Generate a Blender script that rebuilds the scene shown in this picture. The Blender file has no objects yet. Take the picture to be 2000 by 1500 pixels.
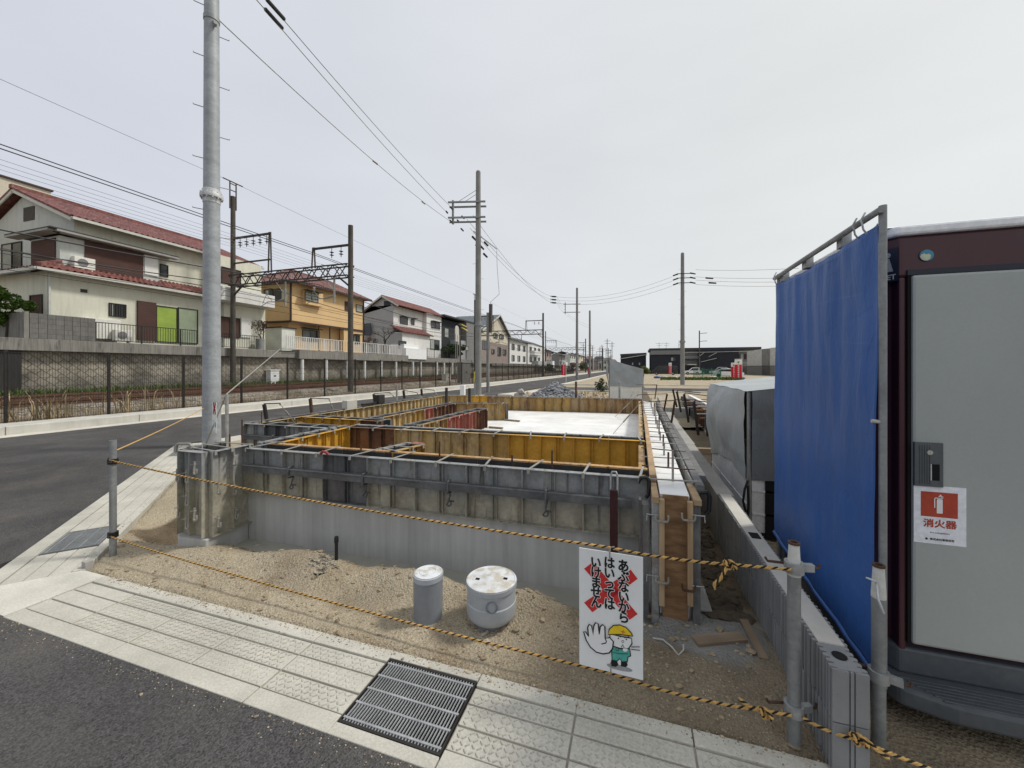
import bpy, bmesh, math, random
from mathutils import Vector, Matrix
R = math.radians
rnd = random.Random(7)
sc = bpy.context.scene
COL = sc.collection
# ---------------------------------------------------------------- camera
FPX, HZ, YAW, CH = 751.0, 718.0, R(17.7), 1.6      # focal length in px of the 2000 px photo, horizon row, yaw, eye height
cam = bpy.data.cameras.new('camera')
cam.sensor_width = 36.0
cam.lens = FPX/2000*36
cam.shift_y = -32/2000
cam.clip_start, cam.clip_end = 0.05, 6000
camo = bpy.data.objects.new('camera', cam)
COL.objects.link(camo)
camo.location = (0, 0, CH)
camo.rotation_euler = (R(90), 0, YAW)
sc.camera = camo
# ---------------------------------------------------------------- sky, sun, exposure
SUN_AZ, SUN_EL = R(62), R(52)        # azimuth measured from +Y towards +X
w = bpy.data.worlds.new('World'); sc.world = w; w.use_nodes = True
nt = w.node_tree; nt.nodes.clear()
sky = nt.nodes.new('ShaderNodeTexSky'); sky.sky_type = 'NISHITA'; sky.sun_disc = False
sky.sun_elevation = SUN_EL; sky.sun_rotation = SUN_AZ; sky.dust_density = 4; sky.air_density = 1.2
hs = nt.nodes.new('ShaderNodeHueSaturation'); hs.inputs['Saturation'].default_value = 0.35
tc = nt.nodes.new('ShaderNodeTexCoord')
nz = nt.nodes.new('ShaderNodeTexNoise'); nz.inputs['Scale'].default_value = 1.6; nz.inputs['Detail'].default_value = 5
mp = nt.nodes.new('ShaderNodeMapping'); mp.inputs['Scale'].default_value = (1, 1, 3.2)
vd = nt.nodes.new('ShaderNodeVectorMath'); vd.operation = 'DOT_PRODUCT'
vd.inputs[1].default_value = (math.cos(YAW), math.sin(YAW), 0.0)
mr = nt.nodes.new('ShaderNodeMapRange'); mr.inputs['From Min'].default_value = -0.75; mr.inputs['From Max'].default_value = 0.6
cl = nt.nodes.new('ShaderNodeMix'); cl.data_type = 'RGBA'          # overcast: bluish grey away from the sun, warmer towards it
cl.inputs[6].default_value = (6.95, 7.3, 8.2, 1); cl.inputs[7].default_value = (7.9, 8.15, 8.12, 1)
mr2 = nt.nodes.new('ShaderNodeMapRange'); mr2.inputs['From Min'].default_value = 0.3; mr2.inputs['From Max'].default_value = 0.7
mr2.inputs['To Min'].default_value = 0.95; mr2.inputs['To Max'].default_value = 1.04
mu = nt.nodes.new('ShaderNodeVectorMath'); mu.operation = 'SCALE'
mx = nt.nodes.new('ShaderNodeMix'); mx.data_type = 'RGBA'; mx.inputs[0].default_value = 0.9
bg = nt.nodes.new('ShaderNodeBackground'); bg.inputs['Strength'].default_value = 0.1
ow = nt.nodes.new('ShaderNodeOutputWorld')
L = nt.links.new
L(tc.outputs['Generated'], mp.inputs['Vector']); L(mp.outputs[0], nz.inputs['Vector'])
L(tc.outputs['Generated'], vd.inputs[0]); L(vd.outputs['Value'], mr.inputs['Value']); L(mr.outputs[0], cl.inputs[0])
L(nz.outputs['Fac'], mr2.inputs['Value']); L(cl.outputs[2], mu.inputs[0]); L(mr2.outputs[0], mu.inputs['Scale'])
L(sky.outputs[0], hs.inputs['Color']); L(hs.outputs[0], mx.inputs[6]); L(mu.outputs[0], mx.inputs[7])
L(mx.outputs[2], bg.inputs[0]); L(bg.outputs[0], ow.inputs[0])
sun = bpy.data.lights.new('sun', 'SUN'); sun.energy = 2.6; sun.angle = R(8); sun.color = (1, 0.955, 0.88)
suno = bpy.data.objects.new('sun', sun); COL.objects.link(suno)
suno.rotation_euler = Vector((-math.sin(SUN_AZ)*math.cos(SUN_EL), -math.cos(SUN_AZ)*math.cos(SUN_EL), -math.sin(SUN_EL))).to_track_quat('-Z', 'Y').to_euler()
suno.location = (20, 10, 40)
vs = sc.view_settings
vs.view_transform = 'Standard'; vs.look = 'None'; vs.gamma = 1; vs.exposure = 0.0

# ---------------------------------------------------------------- photo pixel -> world
SA, CA = math.sin(YAW), math.cos(YAW)
def _dir(px):
    xc = (px-1000)/FPX
    return (-SA+xc*CA, CA+xc*SA)
def G(px, py, z=0.0):
    D = (CH-z)*FPX/(py-HZ); d = _dir(px)
    return Vector((D*d[0], D*d[1], z))
def Dp(px, py, D):
    d = _dir(px)
    return Vector((D*d[0], D*d[1], CH+(HZ-py)/FPX*D))
def fx(px, py, X):
    return Dp(px, py, X/_dir(px)[0])
def fy(px, py, Y):
    return Dp(px, py, Y/_dir(px)[1])
# ---------------------------------------------------------------- mesh builder
class MB:
    def __init__(s): s.v = []; s.f = []; s.mi = []; s.cur = 0
    def face(s, ids): s.f.append(tuple(ids)); s.mi.append(s.cur)
    def add(s, pts):
        i = len(s.v); s.v += [tuple(p) for p in pts]; return i
    def quad(s, *pts):
        i = s.add(pts); s.face(range(i, i+len(pts))); return s
    def box(s, x0, x1, y0, y1, z0, z1):
        i = s.add([(x, y, z) for z in (z0, z1) for y in (y0, y1) for x in (x0, x1)])
        for q in ((0,2,3,1),(4,5,7,6),(0,1,5,4),(2,6,7,3),(0,4,6,2),(1,3,7,5)): s.face([i+k for k in q])
        return s
    def beam(s, p, q, w_, h_, up=(0, 0, 1)):
        p, q = Vector(p), Vector(q); d = (q-p).normalized(); up = Vector(up)
        if abs(d.dot(up)) > .98: up = Vector((1, 0, 0))
        a = d.cross(up).normalized(); b = a.cross(d)
        i = s.add([c+a*sx*w_/2+b*sy*h_/2 for c in (p, q) for sy in (-1, 1) for sx in (-1, 1)])
        for k in ((0,2,3,1),(4,5,7,6),(0,1,5,4),(2,6,7,3),(0,4,6,2),(1,3,7,5)): s.face([i+j for j in k])
        return s
    def tube(s, pts, r, n=8, caps=True):
        pts = [Vector(p) for p in pts]; m = len(pts)
        rs = r if isinstance(r, (list, tuple)) else [r]*m
        d0 = (pts[1]-pts[0]).normalized()
        a = d0.cross(Vector((0, 0, 1)) if abs(d0.z) < .9 else Vector((1, 0, 0))).normalized()
        i = len(s.v)
        for k in range(m):
            d = (pts[min(k+1, m-1)]-pts[max(k-1, 0)])
            d = d.normalized() if d.length > 1e-9 else d0
            a = (a-d*a.dot(d)).normalized(); b = d.cross(a)
            s.v += [tuple(pts[k]+(a*math.cos(2*math.pi*j/n)+b*math.sin(2*math.pi*j/n))*rs[k]) for j in range(n)]
        for k in range(m-1):
            for j in range(n):
                s.face((i+k*n+j, i+k*n+(j+1) % n, i+(k+1)*n+(j+1) % n, i+(k+1)*n+j))
        if caps:
            s.face([i+j for j in range(n)][::-1]); s.face([i+(m-1)*n+j for j in range(n)])
        return s
    def lathe(s, prof, c=(0, 0, 0), n=24):
        i = len(s.v); m = len(prof)
        for r, z in prof:
            s.v += [(c[0]+max(r, 1e-4)*math.cos(2*math.pi*j/n), c[1]+max(r, 1e-4)*math.sin(2*math.pi*j/n), c[2]+z) for j in range(n)]
        for k in range(m-1):
            for j in range(n): s.face((i+k*n+j, i+k*n+(j+1) % n, i+(k+1)*n+(j+1) % n, i+(k+1)*n+j))
        return s
    def prism(s, pts, vec):
        n = len(pts); vec = Vector(vec)
        i = s.add(pts); s.add([Vector(p)+vec for p in pts])
        s.face([i+k for k in range(n)][::-1]); s.face([i+n+k for k in range(n)])
        for k in range(n): s.face((i+k, i+(k+1) % n, i+n+(k+1) % n, i+n+k))
        return s
    def grid(s, fn, nu, nv):
        i = s.add([fn(u/nu, v/nv) for v in range(nv+1) for u in range(nu+1)])
        for v in range(nv):
            for u in range(nu):
                a = i+v*(nu+1)+u; s.face((a, a+1, a+nu+2, a+nu+1))
        return s
    def blob(s, c, rx, ry, rz, n=1, jit=.25):
        bm = bmesh.new(); bmesh.ops.create_icosphere(bm, subdivisions=n, radius=1)
        i = len(s.v); bm.verts.ensure_lookup_table()
        for v in bm.verts:
            k = 1+rnd.uniform(-jit, jit); s.v.append((c[0]+v.co.x*rx*k, c[1]+v.co.y*ry*k, c[2]+v.co.z*rz*k))
        for f in bm.faces: s.face([i+v.index for v in f.verts])
        bm.free(); return s
    def build(s, name, mats, parent=None, world=False, smooth=None, bevel=0, solid=0):
        V = s.v; loc = None
        if world and parent is not None:
            c, sn = math.cos(-parent.rotation_euler.z), math.sin(-parent.rotation_euler.z); lx, ly, lz = parent.location
            V = [((x-lx)*c-(y-ly)*sn, (x-lx)*sn+(y-ly)*c, z-lz) for x, y, z in V]
        elif parent is None:
            xs = [p[0] for p in V]; ys = [p[1] for p in V]; zs = [p[2] for p in V]
            loc = ((min(xs)+max(xs))/2, (min(ys)+max(ys))/2, min(zs))
            V = [(x-loc[0], y-loc[1], z-loc[2]) for x, y, z in V]
        me = bpy.data.meshes.new(name); me.from_pydata(V, [], s.f)
        if not isinstance(mats, (list, tuple)): mats = [mats]
        for m in mats: me.materials.append(m)
        if len(mats) > 1: me.polygons.foreach_set('material_index', s.mi)
        bm = bmesh.new(); bm.from_mesh(me); bmesh.ops.recalc_face_normals(bm, faces=bm.faces); bm.to_mesh(me); bm.free()
        if smooth:
            me.polygons.foreach_set('use_smooth', [True]*len(me.polygons)); me.set_sharp_from_angle(angle=R(smooth))
        o = bpy.data.objects.new(name, me); COL.objects.link(o)
        if parent is not None: o.parent = parent
        if loc: o.location = loc
        if solid:
            m = o.modifiers.new('thickness', 'SOLIDIFY'); m.thickness = solid; m.offset = 0
        if bevel:
            m = o.modifiers.new('bevel', 'BEVEL'); m.width = bevel; m.segments = 2; m.limit_method = 'ANGLE'; m.angle_limit = R(40)
        return o
def tag(o, label=None, cat=None, group=None, kind=None):
    for k, v_ in (('label', label), ('category', cat), ('group', group), ('kind', kind)):
        if v_: o[k] = v_
    return o
def thing(name, label, cat, loc=(0, 0, 0), rot=0, group=None):
    o = bpy.data.objects.new(name, None); COL.objects.link(o); o.empty_display_size = .1
    o.location = loc; o.rotation_euler = (0, 0, rot)
    return tag(o, label, cat, group)
def struct(o): o['kind'] = 'structure'; return o
def copy_tree(o, parent=None):
    c = o.copy(); COL.objects.link(c)
    if parent is not None: c.parent = parent
    for ch in [x for x in o.children]: copy_tree(ch, c)
    return c
def arc(c, r, a0, a1, n, plane='xz'):
    out = []
    for k in range(n+1):
        a = a0+(a1-a0)*k/n; u, v_ = r*math.cos(a), r*math.sin(a)
        out.append({'xz': (c[0]+u, c[1], c[2]+v_), 'yz': (c[0], c[1]+u, c[2]+v_), 'xy': (c[0]+u, c[1]+v_, c[2])}[plane])
    return out
# ---------------------------------------------------------------- materials
class NT:
    def __init__(s, name):
        s.m = bpy.data.materials.new(name); s.m.use_nodes = True; s.t = s.m.node_tree
        s.b = s.t.nodes['Principled BSDF']; s._c = None
    def n(s, typ, **kw):
        nd = s.t.nodes.new(typ)
        for k, v_ in kw.items():
            if k in nd.bl_rna.properties: setattr(nd, k, v_)
            else: nd.inputs[k].default_value = v_
        return nd
    def l(s, a, b): s.t.links.new(a, b)
    def coord(s):
        if s._c is None:
            t = s.n('ShaderNodeTexCoord'); oi = s.n('ShaderNodeObjectInfo'); m = s.n('ShaderNodeMath', operation='MULTIPLY'); m.inputs[1].default_value = 37
            a = s.n('ShaderNodeVectorMath', operation='ADD')
            s.l(oi.outputs['Random'], m.inputs[0]); s.l(t.outputs['Object'], a.inputs[0]); s.l(m.outputs[0], a.inputs[1]); s._c = a.outputs[0]
        return s._c
    def noise(s, scale, stretch=(1, 1, 1), detail=4, rough=.6, vec=None, seed=0):
        vec = vec or s.coord()
        if stretch != (1, 1, 1) or seed:
            mp_ = s.n('ShaderNodeMapping'); mp_.inputs['Scale'].default_value = stretch; mp_.inputs['Location'].default_value = (seed, seed*2, seed*3)
            s.l(vec, mp_.inputs['Vector']); vec = mp_.outputs[0]
        nz_ = s.n('ShaderNodeTexNoise', Scale=scale, Detail=detail, Roughness=rough); s.l(vec, nz_.inputs['Vector'])
        return nz_.outputs['Fac']
    def rng(s, f, a, b, c, d):
        m = s.n('ShaderNodeMapRange'); m.inputs[1].default_value = a; m.inputs[2].default_value = b; m.inputs[3].default_value = c; m.inputs[4].default_value = d
        s.l(f, m.inputs[0]); return m.outputs[0]
    def mix(s, f, a, b, mode='MIX'):
        m = s.n('ShaderNodeMix', data_type='RGBA', blend_type=mode)
        for sock, v_ in ((m.inputs[0], f), (m.inputs[6], a), (m.inputs[7], b)):
            if hasattr(v_, 'is_output'): s.l(v_, sock)
            elif isinstance(v_, (int, float)): sock.default_value = v_
            else: sock.default_value = (*v_[:3], 1)
        return m.outputs[2]
    def scale(s, colr, f):
        m = s.n('ShaderNodeVectorMath', operation='SCALE')
        if hasattr(colr, 'is_output'): s.l(colr, m.inputs[0])
        else: m.inputs[0].default_value = colr[:3]
        s.l(f, m.inputs['Scale']); return m.outputs[0]
    def bump(s, h, strength=.3, dist=.01, prev=None):
        b = s.n('ShaderNodeBump'); b.inputs['Strength'].default_value = strength; b.inputs['Distance'].default_value = dist
        s.l(h, b.inputs['Height'])
        if prev: s.l(prev, b.inputs['Normal'])
        return b.outputs[0]
    def out(s, colr, rough=.85, normal=None, metal=0, spec=.4):
        if hasattr(colr, 'is_output'): s.l(colr, s.b.inputs['Base Color'])
        else: s.b.inputs['Base Color'].default_value = (*colr[:3], 1)
        if hasattr(rough, 'is_output'): s.l(rough, s.b.inputs['Roughness'])
        else: s.b.inputs['Roughness'].default_value = rough
        s.b.inputs['Metallic'].default_value = metal; s.b.inputs['Specular IOR Level'].default_value = spec
        if normal: s.l(normal, s.b.inputs['Normal'])
        return s.m
def mat(name, col, rough=.85, var=.18, sc_=3, fine=.12, fsc=40, bump=.15, bdist=.004, bsc=70, metal=0, spec=.4, stains=()):
    t = NT(name)
    a = t.rng(t.noise(sc_), .3, .7, 1-var, 1+var)
    c = t.scale(col, a)
    if fine: c = t.scale(c, t.rng(t.noise(fsc, seed=3), .3, .7, 1-fine, 1+fine))
    for k, (scol, ssc, lo, hi, amt, st) in enumerate(stains):
        c = t.mix(t.rng(t.noise(ssc, stretch=st, seed=5+k*3, detail=6), lo, hi, 0, amt), c, scol)
    nm = t.bump(t.noise(bsc, seed=9), bump, bdist) if bump else None
    return t.out(c, rough, nm, metal, spec)
# ================================================================ material library
M = {}
def m_asphalt():
    t = NT('asphalt'); v = t.coord()
    c = t.scale((.062, .06, .06), t.rng(t.noise(.5, detail=6), .3, .7, .72, 1.25))
    sp = t.n('ShaderNodeTexVoronoi', Scale=150.0); t.l(v, sp.inputs['Vector'])
    c = t.scale(c, t.rng(sp.outputs['Color'], 0, 1, .4, 1.75))
    dust = t.rng(t.noise(1.3, seed=4, detail=8, rough=.75), .45, .75, 0, .55)
    c = t.mix(dust, c, (.15, .135, .115))
    sp2 = t.n('ShaderNodeTexVoronoi', Scale=38.0); t.l(v, sp2.inputs['Vector'])
    c = t.mix(t.rng(sp2.outputs['Distance'], .05, .11, .5, 0), c, (.2, .19, .17))
    h = t.n('ShaderNodeTexVoronoi', Scale=110.0); t.l(v, h.inputs['Vector'])
    return t.out(c, .9, t.bump(h.outputs['Distance'], .9, .006), spec=.25)
def m_dirt():
    t = NT('dirt'); v = t.coord()
    at = t.n('ShaderNodeAttribute'); at.attribute_name = 'mud'
    ag = t.n('ShaderNodeAttribute'); ag.attribute_name = 'slurry'
    c = t.mix(t.rng(t.noise(1.1, detail=6), .35, .65, 0, 1), (.35, .293, .205), (.435, .375, .275))
    c = t.mix(t.rng(t.noise(2.3, seed=7, detail=5), .55, .72, 0, .65), c, (.25, .185, .115))
    g = t.n('ShaderNodeTexVoronoi', Scale=150.0); t.l(v, g.inputs['Vector'])
    c = t.scale(c, t.rng(g.outputs['Color'], 0, 1, .62, 1.28))
    g2 = t.n('ShaderNodeTexVoronoi', Scale=34.0); t.l(v, g2.inputs['Vector'])
    c = t.mix(t.rng(g2.outputs['Distance'], .07, .13, .3, 0), c, (.55, .48, .37))
    wet = t.scale((.13, .098, .066), t.rng(t.noise(5, seed=2), .3, .7, .55, 1.35))
    c = t.mix(at.outputs['Fac'], c, wet)
    gr = t.scale((.25, .245, .225), t.rng(t.noise(3, seed=12), .3, .7, .7, 1.25))
    c = t.mix(ag.outputs['Fac'], c, gr)
    h = t.n('ShaderNodeTexVoronoi', Scale=70.0); t.l(v, h.inputs['Vector'])
    n1 = t.bump(t.noise(9, detail=8, rough=.7), .7, .03)
    return t.out(c, .95, t.bump(h.outputs['Distance'], .9, .008, n1), spec=.2)
def m_conc(name, col, streak=.25, sc_=2.5, stain=(.12, .115, .1), amt=.5, rough=.85):
    t = NT(name)
    c = t.scale(col, t.rng(t.noise(sc_, detail=7), .3, .7, .85, 1.13))
    c = t.scale(c, t.rng(t.noise(3, stretch=(6, 6, .25), seed=3, detail=6), .3, .7, 1-streak, 1+streak*.6))
    c = t.mix(t.rng(t.noise(1.6, stretch=(3, 3, .5), seed=8, detail=8), .56, .75, 0, amt), c, stain)
    pv = t.n('ShaderNodeTexVoronoi', Scale=45.0); t.l(t.coord(), pv.inputs['Vector'])
    c = t.scale(c, t.rng(pv.outputs['Distance'], .03, .09, .45, 1))
    nm = t.bump(t.noise(60, seed=2), .25, .004)
    return t.out(c, rough, nm, spec=.3)
def m_pave(name, col, tread):
    t = NT(name); v = t.coord()
    c = t.scale(col, t.rng(t.noise(2.2, detail=8, rough=.65), .3, .7, .8, 1.16))
    c = t.scale(c, t.rng(t.noise(90, seed=3), .3, .7, .86, 1.14))
    c = t.mix(t.rng(t.noise(4, seed=6, detail=8, rough=.7), .6, .78, 0, .35), c, (.3, .25, .18))
    return t.out(c, .9, t.bump(t.noise(120, seed=1), .35, .003), spec=.25)
def m_galv(name, col=(.36, .375, .38), rust=0):
    st = [((.2, .21, .215), 5, .5, .75, .6, (3, 3, .6))]
    if rust: st.append(((.16, .07, .03), 7, .55, .7, rust, (1, 1, 1)))
    return mat(name, col, .55, .2, 6, .15, 50, .08, .001, 60, .35, .5, st)
def m_form(name, col, splash=.0, rust=0.0, scol=(.36, .345, .3), rough=.65, streak=.75, band=None):
    t = NT(name)
    c = t.scale(col, t.rng(t.noise(3, detail=6), .3, .7, .78, 1.18))
    if splash: c = t.mix(t.rng(t.noise(2.6, stretch=(1, 1, .8), seed=4, detail=9, rough=.65), .47, .6, 0, splash), c, scol)
    if band:         # cement film left on the lower part of each panel by earlier pours
        tcb = t.n('ShaderNodeTexCoord'); spb = t.n('ShaderNodeSeparateXYZ'); t.l(tcb.outputs['Object'], spb.inputs[0])
        ad = t.n('ShaderNodeMath', operation='MULTIPLY_ADD'); ad.inputs[1].default_value = .28; t.l(t.noise(5, seed=31, detail=8), ad.inputs[0]); t.l(spb.outputs['Z'], ad.inputs[2])
        c = t.mix(t.rng(ad.outputs[0], band+.1, band+.24, .85, 0), c, t.scale((.335, .31, .235), t.rng(t.noise(7, seed=33, detail=6), .3, .7, .7, 1.25)))
    if rust: c = t.mix(t.rng(t.noise(3.4, stretch=(1.6, 1.6, .7), seed=14, detail=9, rough=.72), .52, .62, 0, rust), c, (.12, .055, .03))
    c = t.mix(t.rng(t.noise(4, stretch=(5, 5, .35), seed=9, detail=7), .56, .7, 0, streak), c, (.035, .03, .026))
    c = t.scale(c, t.rng(t.noise(30, seed=17), .3, .7, .85, 1.15))
    return t.out(c, rough, t.bump(t.noise(45, seed=2), .25, .003), 0.0, .4)
def m_wood(name, col, dark, ax=(1, 1, .06), sc_=14):
    t = NT(name)
    f = t.noise(sc_, stretch=ax, detail=8, rough=.65)
    c = t.mix(t.rng(f, .35, .65, 0, 1), col, dark)
    c = t.scale(c, t.rng(t.noise(3, seed=5), .3, .7, .8, 1.15))
    return t.out(c, .85, t.bump(f, .3, .002), spec=.25)
def m_stone():
    t = NT('stone_retaining_wall')
    tcn = t.n('ShaderNodeTexCoord'); sp = t.n('ShaderNodeSeparateXYZ'); t.l(tcn.outputs['Object'], sp.inputs[0])
    cb = t.n('ShaderNodeCombineXYZ'); t.l(sp.outputs['Y'], cb.inputs['X']); t.l(sp.outputs['Z'], cb.inputs['Y'])
    mp_ = t.n('ShaderNodeMapping'); mp_.inputs['Rotation'].default_value = (0, 0, R(42)); t.l(cb.outputs[0], mp_.inputs['Vector'])
    br = t.n('ShaderNodeTexBrick', Scale=1.0); br.inputs['Brick Width'].default_value = .42; br.inputs['Row Height'].default_value = .3
    br.inputs['Mortar Size'].default_value = .022; br.inputs['Mortar Smooth'].default_value = .3; br.offset = .5
    br.inputs['Color1'].default_value = (.36, .325, .265, 1); br.inputs['Color2'].default_value = (.31, .28, .23, 1); br.inputs['Mortar'].default_value = (.19, .17, .14, 1)
    t.l(mp_.outputs[0], br.inputs['Vector'])
    c = t.scale(br.outputs['Color'], t.rng(t.noise(1.2, detail=8), .3, .7, .65, 1.25))
    c = t.mix(t.rng(t.noise(.55, stretch=(1, 1, 1.6), seed=3, detail=7), .5, .68, 0, .75), c, (.05, .047, .042))
    c = t.mix(t.rng(t.noise(2.2, seed=8, detail=5), .66, .76, 0, .8), c, (.42, .38, .32))
    gz = t.rng(sp.outputs['Z'], .25, 1.3, .85, 0)      # darker towards the foot of the wall
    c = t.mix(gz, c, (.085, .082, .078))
    return t.out(c, .95, t.bump(br.outputs['Fac'], .7, .04), spec=.2)
def m_tile(name, col):
    return mat(name, col, .6, .3, 2.5, .45, 5, .1, .01, 20, 0, .35, [((.05, .018, .016), 1.2, .5, .72, .6, (1, 1, 1)), ((.36, .2, .17), 3.2, .55, .66, .5, (1, 1, 1))])
def m_siding(name, col, pitch=.3, axis='Z', var=.12):
    t = NT(name)
    tcn = t.n('ShaderNodeTexCoord'); sp = t.n('ShaderNodeSeparateXYZ'); t.l(tcn.outputs['Object'], sp.inputs[0])
    m = t.n('ShaderNodeMath', operation='MULTIPLY'); m.inputs[1].default_value = 1/pitch; t.l(sp.outputs[axis], m.inputs[0])
    fr = t.n('ShaderNodeMath', operation='FRACT'); t.l(m.outputs[0], fr.inputs[0])
    c = t.scale(col, t.rng(t.noise(1.5), .3, .7, 1-var, 1+var))
    c = t.scale(c, t.rng(fr.outputs[0], .0, .08, .6, 1))
    return t.out(c, .8, t.bump(fr.outputs[0], .4, .02), spec=.3)
def m_tarp(name, col, rough=.55, crease=.5, spec=.4, sc_=3.2, fold=.0):
    t = NT(name)
    c = t.scale(col, t.rng(t.noise(1.8, detail=5), .3, .7, .9, 1.1))
    c = t.mix(t.rng(t.noise(5, stretch=(1, 1, 1), seed=4, detail=9, rough=.75), .56, .8, 0, .1), c, tuple(min(1, x*1.9+.04) for x in col))
    nm = t.bump(t.noise(2.6, stretch=(1.2, 1.2, .45), seed=6, detail=5), crease, .05)
    nm = t.bump(t.rng(t.noise(3.1, stretch=(2.2, 2.2, .5), seed=21, detail=2, rough=.4), .485, .515, 0, 1), crease*.5, .006, nm)
    nm = t.bump(t.rng(t.noise(2.4, stretch=(.6, .6, 2.6), seed=27, detail=2, rough=.4), .485, .51, 0, 1), crease*.4, .005, nm)
    nm = t.bump(t.noise(9, stretch=(1.5, 1.5, .6), seed=1, detail=6), crease*.6, .015, nm)
    return t.out(c, rough, nm, spec=spec)
def m_glass(name, col=(.02, .025, .028)):
    t = NT(name); c = t.scale(col, t.rng(t.noise(.8), .3, .7, .6, 1.6))
    return t.out(c, .12, None, 0, .6)
def m_leaf(name, a, b):
    t = NT(name); c = t.mix(t.rng(t.noise(3), .35, .65, 0, 1), a, b)
    oi = t.n('ShaderNodeNewGeometry'); c = t.scale(c, t.rng(oi.outputs['Random Per Island'], 0, 1, .55, 1.5))
    return t.out(c, .7, None, 0, .2)
def m_island(name, col, lo=.6, hi=1.5, rough=.9, extra=None):
    t = NT(name); oi = t.n('ShaderNodeNewGeometry')
    c = t.scale(col, t.rng(oi.outputs['Random Per Island'], 0, 1, lo, hi))
    if extra:
        nf = t.noise(.8, detail=6); c = t.mix(t.rng(nf, .5, .65, 0, 1), c, extra)
    return t.out(c, rough, t.bump(t.noise(60), .3, .004), 0, .25)
M['asphalt'] = m_asphalt(); M['dirt'] = m_dirt()
M['conc'] = m_conc('fresh_concrete', (.43, .43, .415), .16, 1.2, (.28, .28, .272), .45)
M['conc_white'] = m_conc('white_concrete', (.8, .8, .78), .03, 2, (.5, .49, .46), .45, .4)
M['blind'] = m_conc('wet_blinding_concrete', (.35, .34, .295), .04, 2, (.22, .21, .17), .5, .6)
M['curb'] = m_conc('kerb_concrete', (.5, .485, .44), .05, 2, (.33, .3, .25), .4)
M['oldconc'] = m_conc('old_concrete', (.235, .225, .205), .35, 1.2, (.055, .052, .047), .9)
M['blockgrey'] = m_conc('grey_block', (.17, .165, .155), .2, 2, (.07, .067, .06), .8)
M['cmu'] = m_conc('split_block_concrete', (.24, .245, .25), .08, 4, (.15, .15, .15), .5)
M['smoothblock'] = m_conc('smooth_block_concrete', (.33, .32, .3), .1, 2, (.14, .135, .125), .5)
M['pole_conc'] = m_conc('pole_concrete', (.235, .235, .23), .15, 2, (.2, .2, .19), .4)
M['pave'] = m_pave('pavement_concrete', (.47, .452, .395), 1); M['apron'] = m_pave('apron_concrete', (.56, .54, .475), 0)
M['groove'] = mat('groove_mortar', (.3, .275, .225), .95)
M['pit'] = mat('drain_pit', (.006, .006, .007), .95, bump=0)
M['galv'] = m_galv('galvanised_steel', (.25, .26, .262)); M['galvrust'] = m_galv('galvanised_rusty', (.34, .35, .35), .8)
M['gratebar'] = m_galv('grate_bar_steel', (.36, .37, .375)); M['galvlight'] = m_galv('galvanised_light', (.5, .51, .52))
M['polesteel'] = mat('pole_steel', (.33, .35, .37), .6, .12, 2, .12, 20, .06, .002, 40, .2, .45, [((.22, .23, .24), 1.6, .45, .7, .7, (1, 1, 3)), ((.42, .44, .46), 9, .5, .7, .4, (1, 1, 3))])
M['black'] = mat('black_plastic', (.012, .012, .013), .45, .2); M['blacksteel'] = mat('black_steel', (.022, .02, .018), .6, .3, 5)
M['brownsteel'] = mat('brown_fence_steel', (.02, .016, .014), .6, .2); M['rust'] = mat('rusty_steel', (.075, .04, .026), .8, .4, 6, .2, 40, .3)
M['darkpole'] = mat('catenary_pole_paint', (.085, .074, .062), .8, .25, 2, .15, 20, .15, .004, 30, 0, .3, [((.03, .027, .024), 1.5, .5, .7, .7, (2, 2, .4))])
M['truss'] = mat('truss_steel', (.045, .04, .036), .7, .3); M['insul'] = mat('porcelain_brown', (.03, .025, .024), .3, .2)
M['wire'] = mat('wire', (.03, .03, .032), .6, .1, bump=0); M['wirelight'] = mat('wire_light', (.2, .2, .21), .6, .1, bump=0)
M['f_grey'] = m_form('form_grey', (.26, .27, .275), .8, .25, (.3, .295, .27), band=.58, streak=.97); M['f_dark'] = m_form('form_dark', (.1, .103, .108), .25, .15)
M['f_greyb'] = m_form('form_grey_bluish', (.26, .27, .275), .7, .08, (.32, .31, .28), band=.55)
M['f_yellow'] = m_form('form_yellow', (.52, .28, .03), 0, .1, streak=.2); M['f_ystain'] = m_form('form_yellow_stained', (.36, .22, .06), .6, .6, (.37, .3, .18))
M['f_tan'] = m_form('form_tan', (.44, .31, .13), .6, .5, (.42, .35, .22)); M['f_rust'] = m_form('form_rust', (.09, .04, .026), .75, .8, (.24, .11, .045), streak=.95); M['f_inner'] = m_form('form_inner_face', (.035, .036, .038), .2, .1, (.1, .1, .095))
M['f_red'] = m_form('form_red', (.36, .115, .085), .45, .6, (.36, .27, .21), streak=.95)
M['f_orange'] = m_form('form_orange_brown', (.29, .17, .06), .6, .75, (.33, .25, .16))
M['f_edge'] = m_form('form_edge_orange', (.45, .26, .1), .3, .5)
M['timber'] = m_wood('timber_light', (.46, .335, .205), (.33, .22, .125)); M['plywood'] = m_wood('plywood', (.29, .175, .09), (.16, .09, .047), (1, 1, 4), 8)
M['plank'] = m_wood('old_plank', (.33, .255, .18), (.21, .155, .105), (.07, 1, 1)); M['plankg'] = m_wood('grey_plank', (.2, .2, .195), (.11, .11, .11), (1, .07, 1))
M['waler'] = mat('dark_waler_steel', (.1, .103, .108), .55, .3, 4, .2, 30, .2, .003, 40, .2, .4, [((.24, .24, .23), 5, .56, .72, .6, (1, 1, 1))])
M['strap'] = mat('dark_red_strap', (.05, .012, .014), .6, .2); M['redclamp'] = mat('red_clamp', (.3, .045, .04), .6, .3)
M['clampgrey'] = mat('clamp_grey', (.3, .29, .26), .55, .25, 8, metal=.2)
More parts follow.
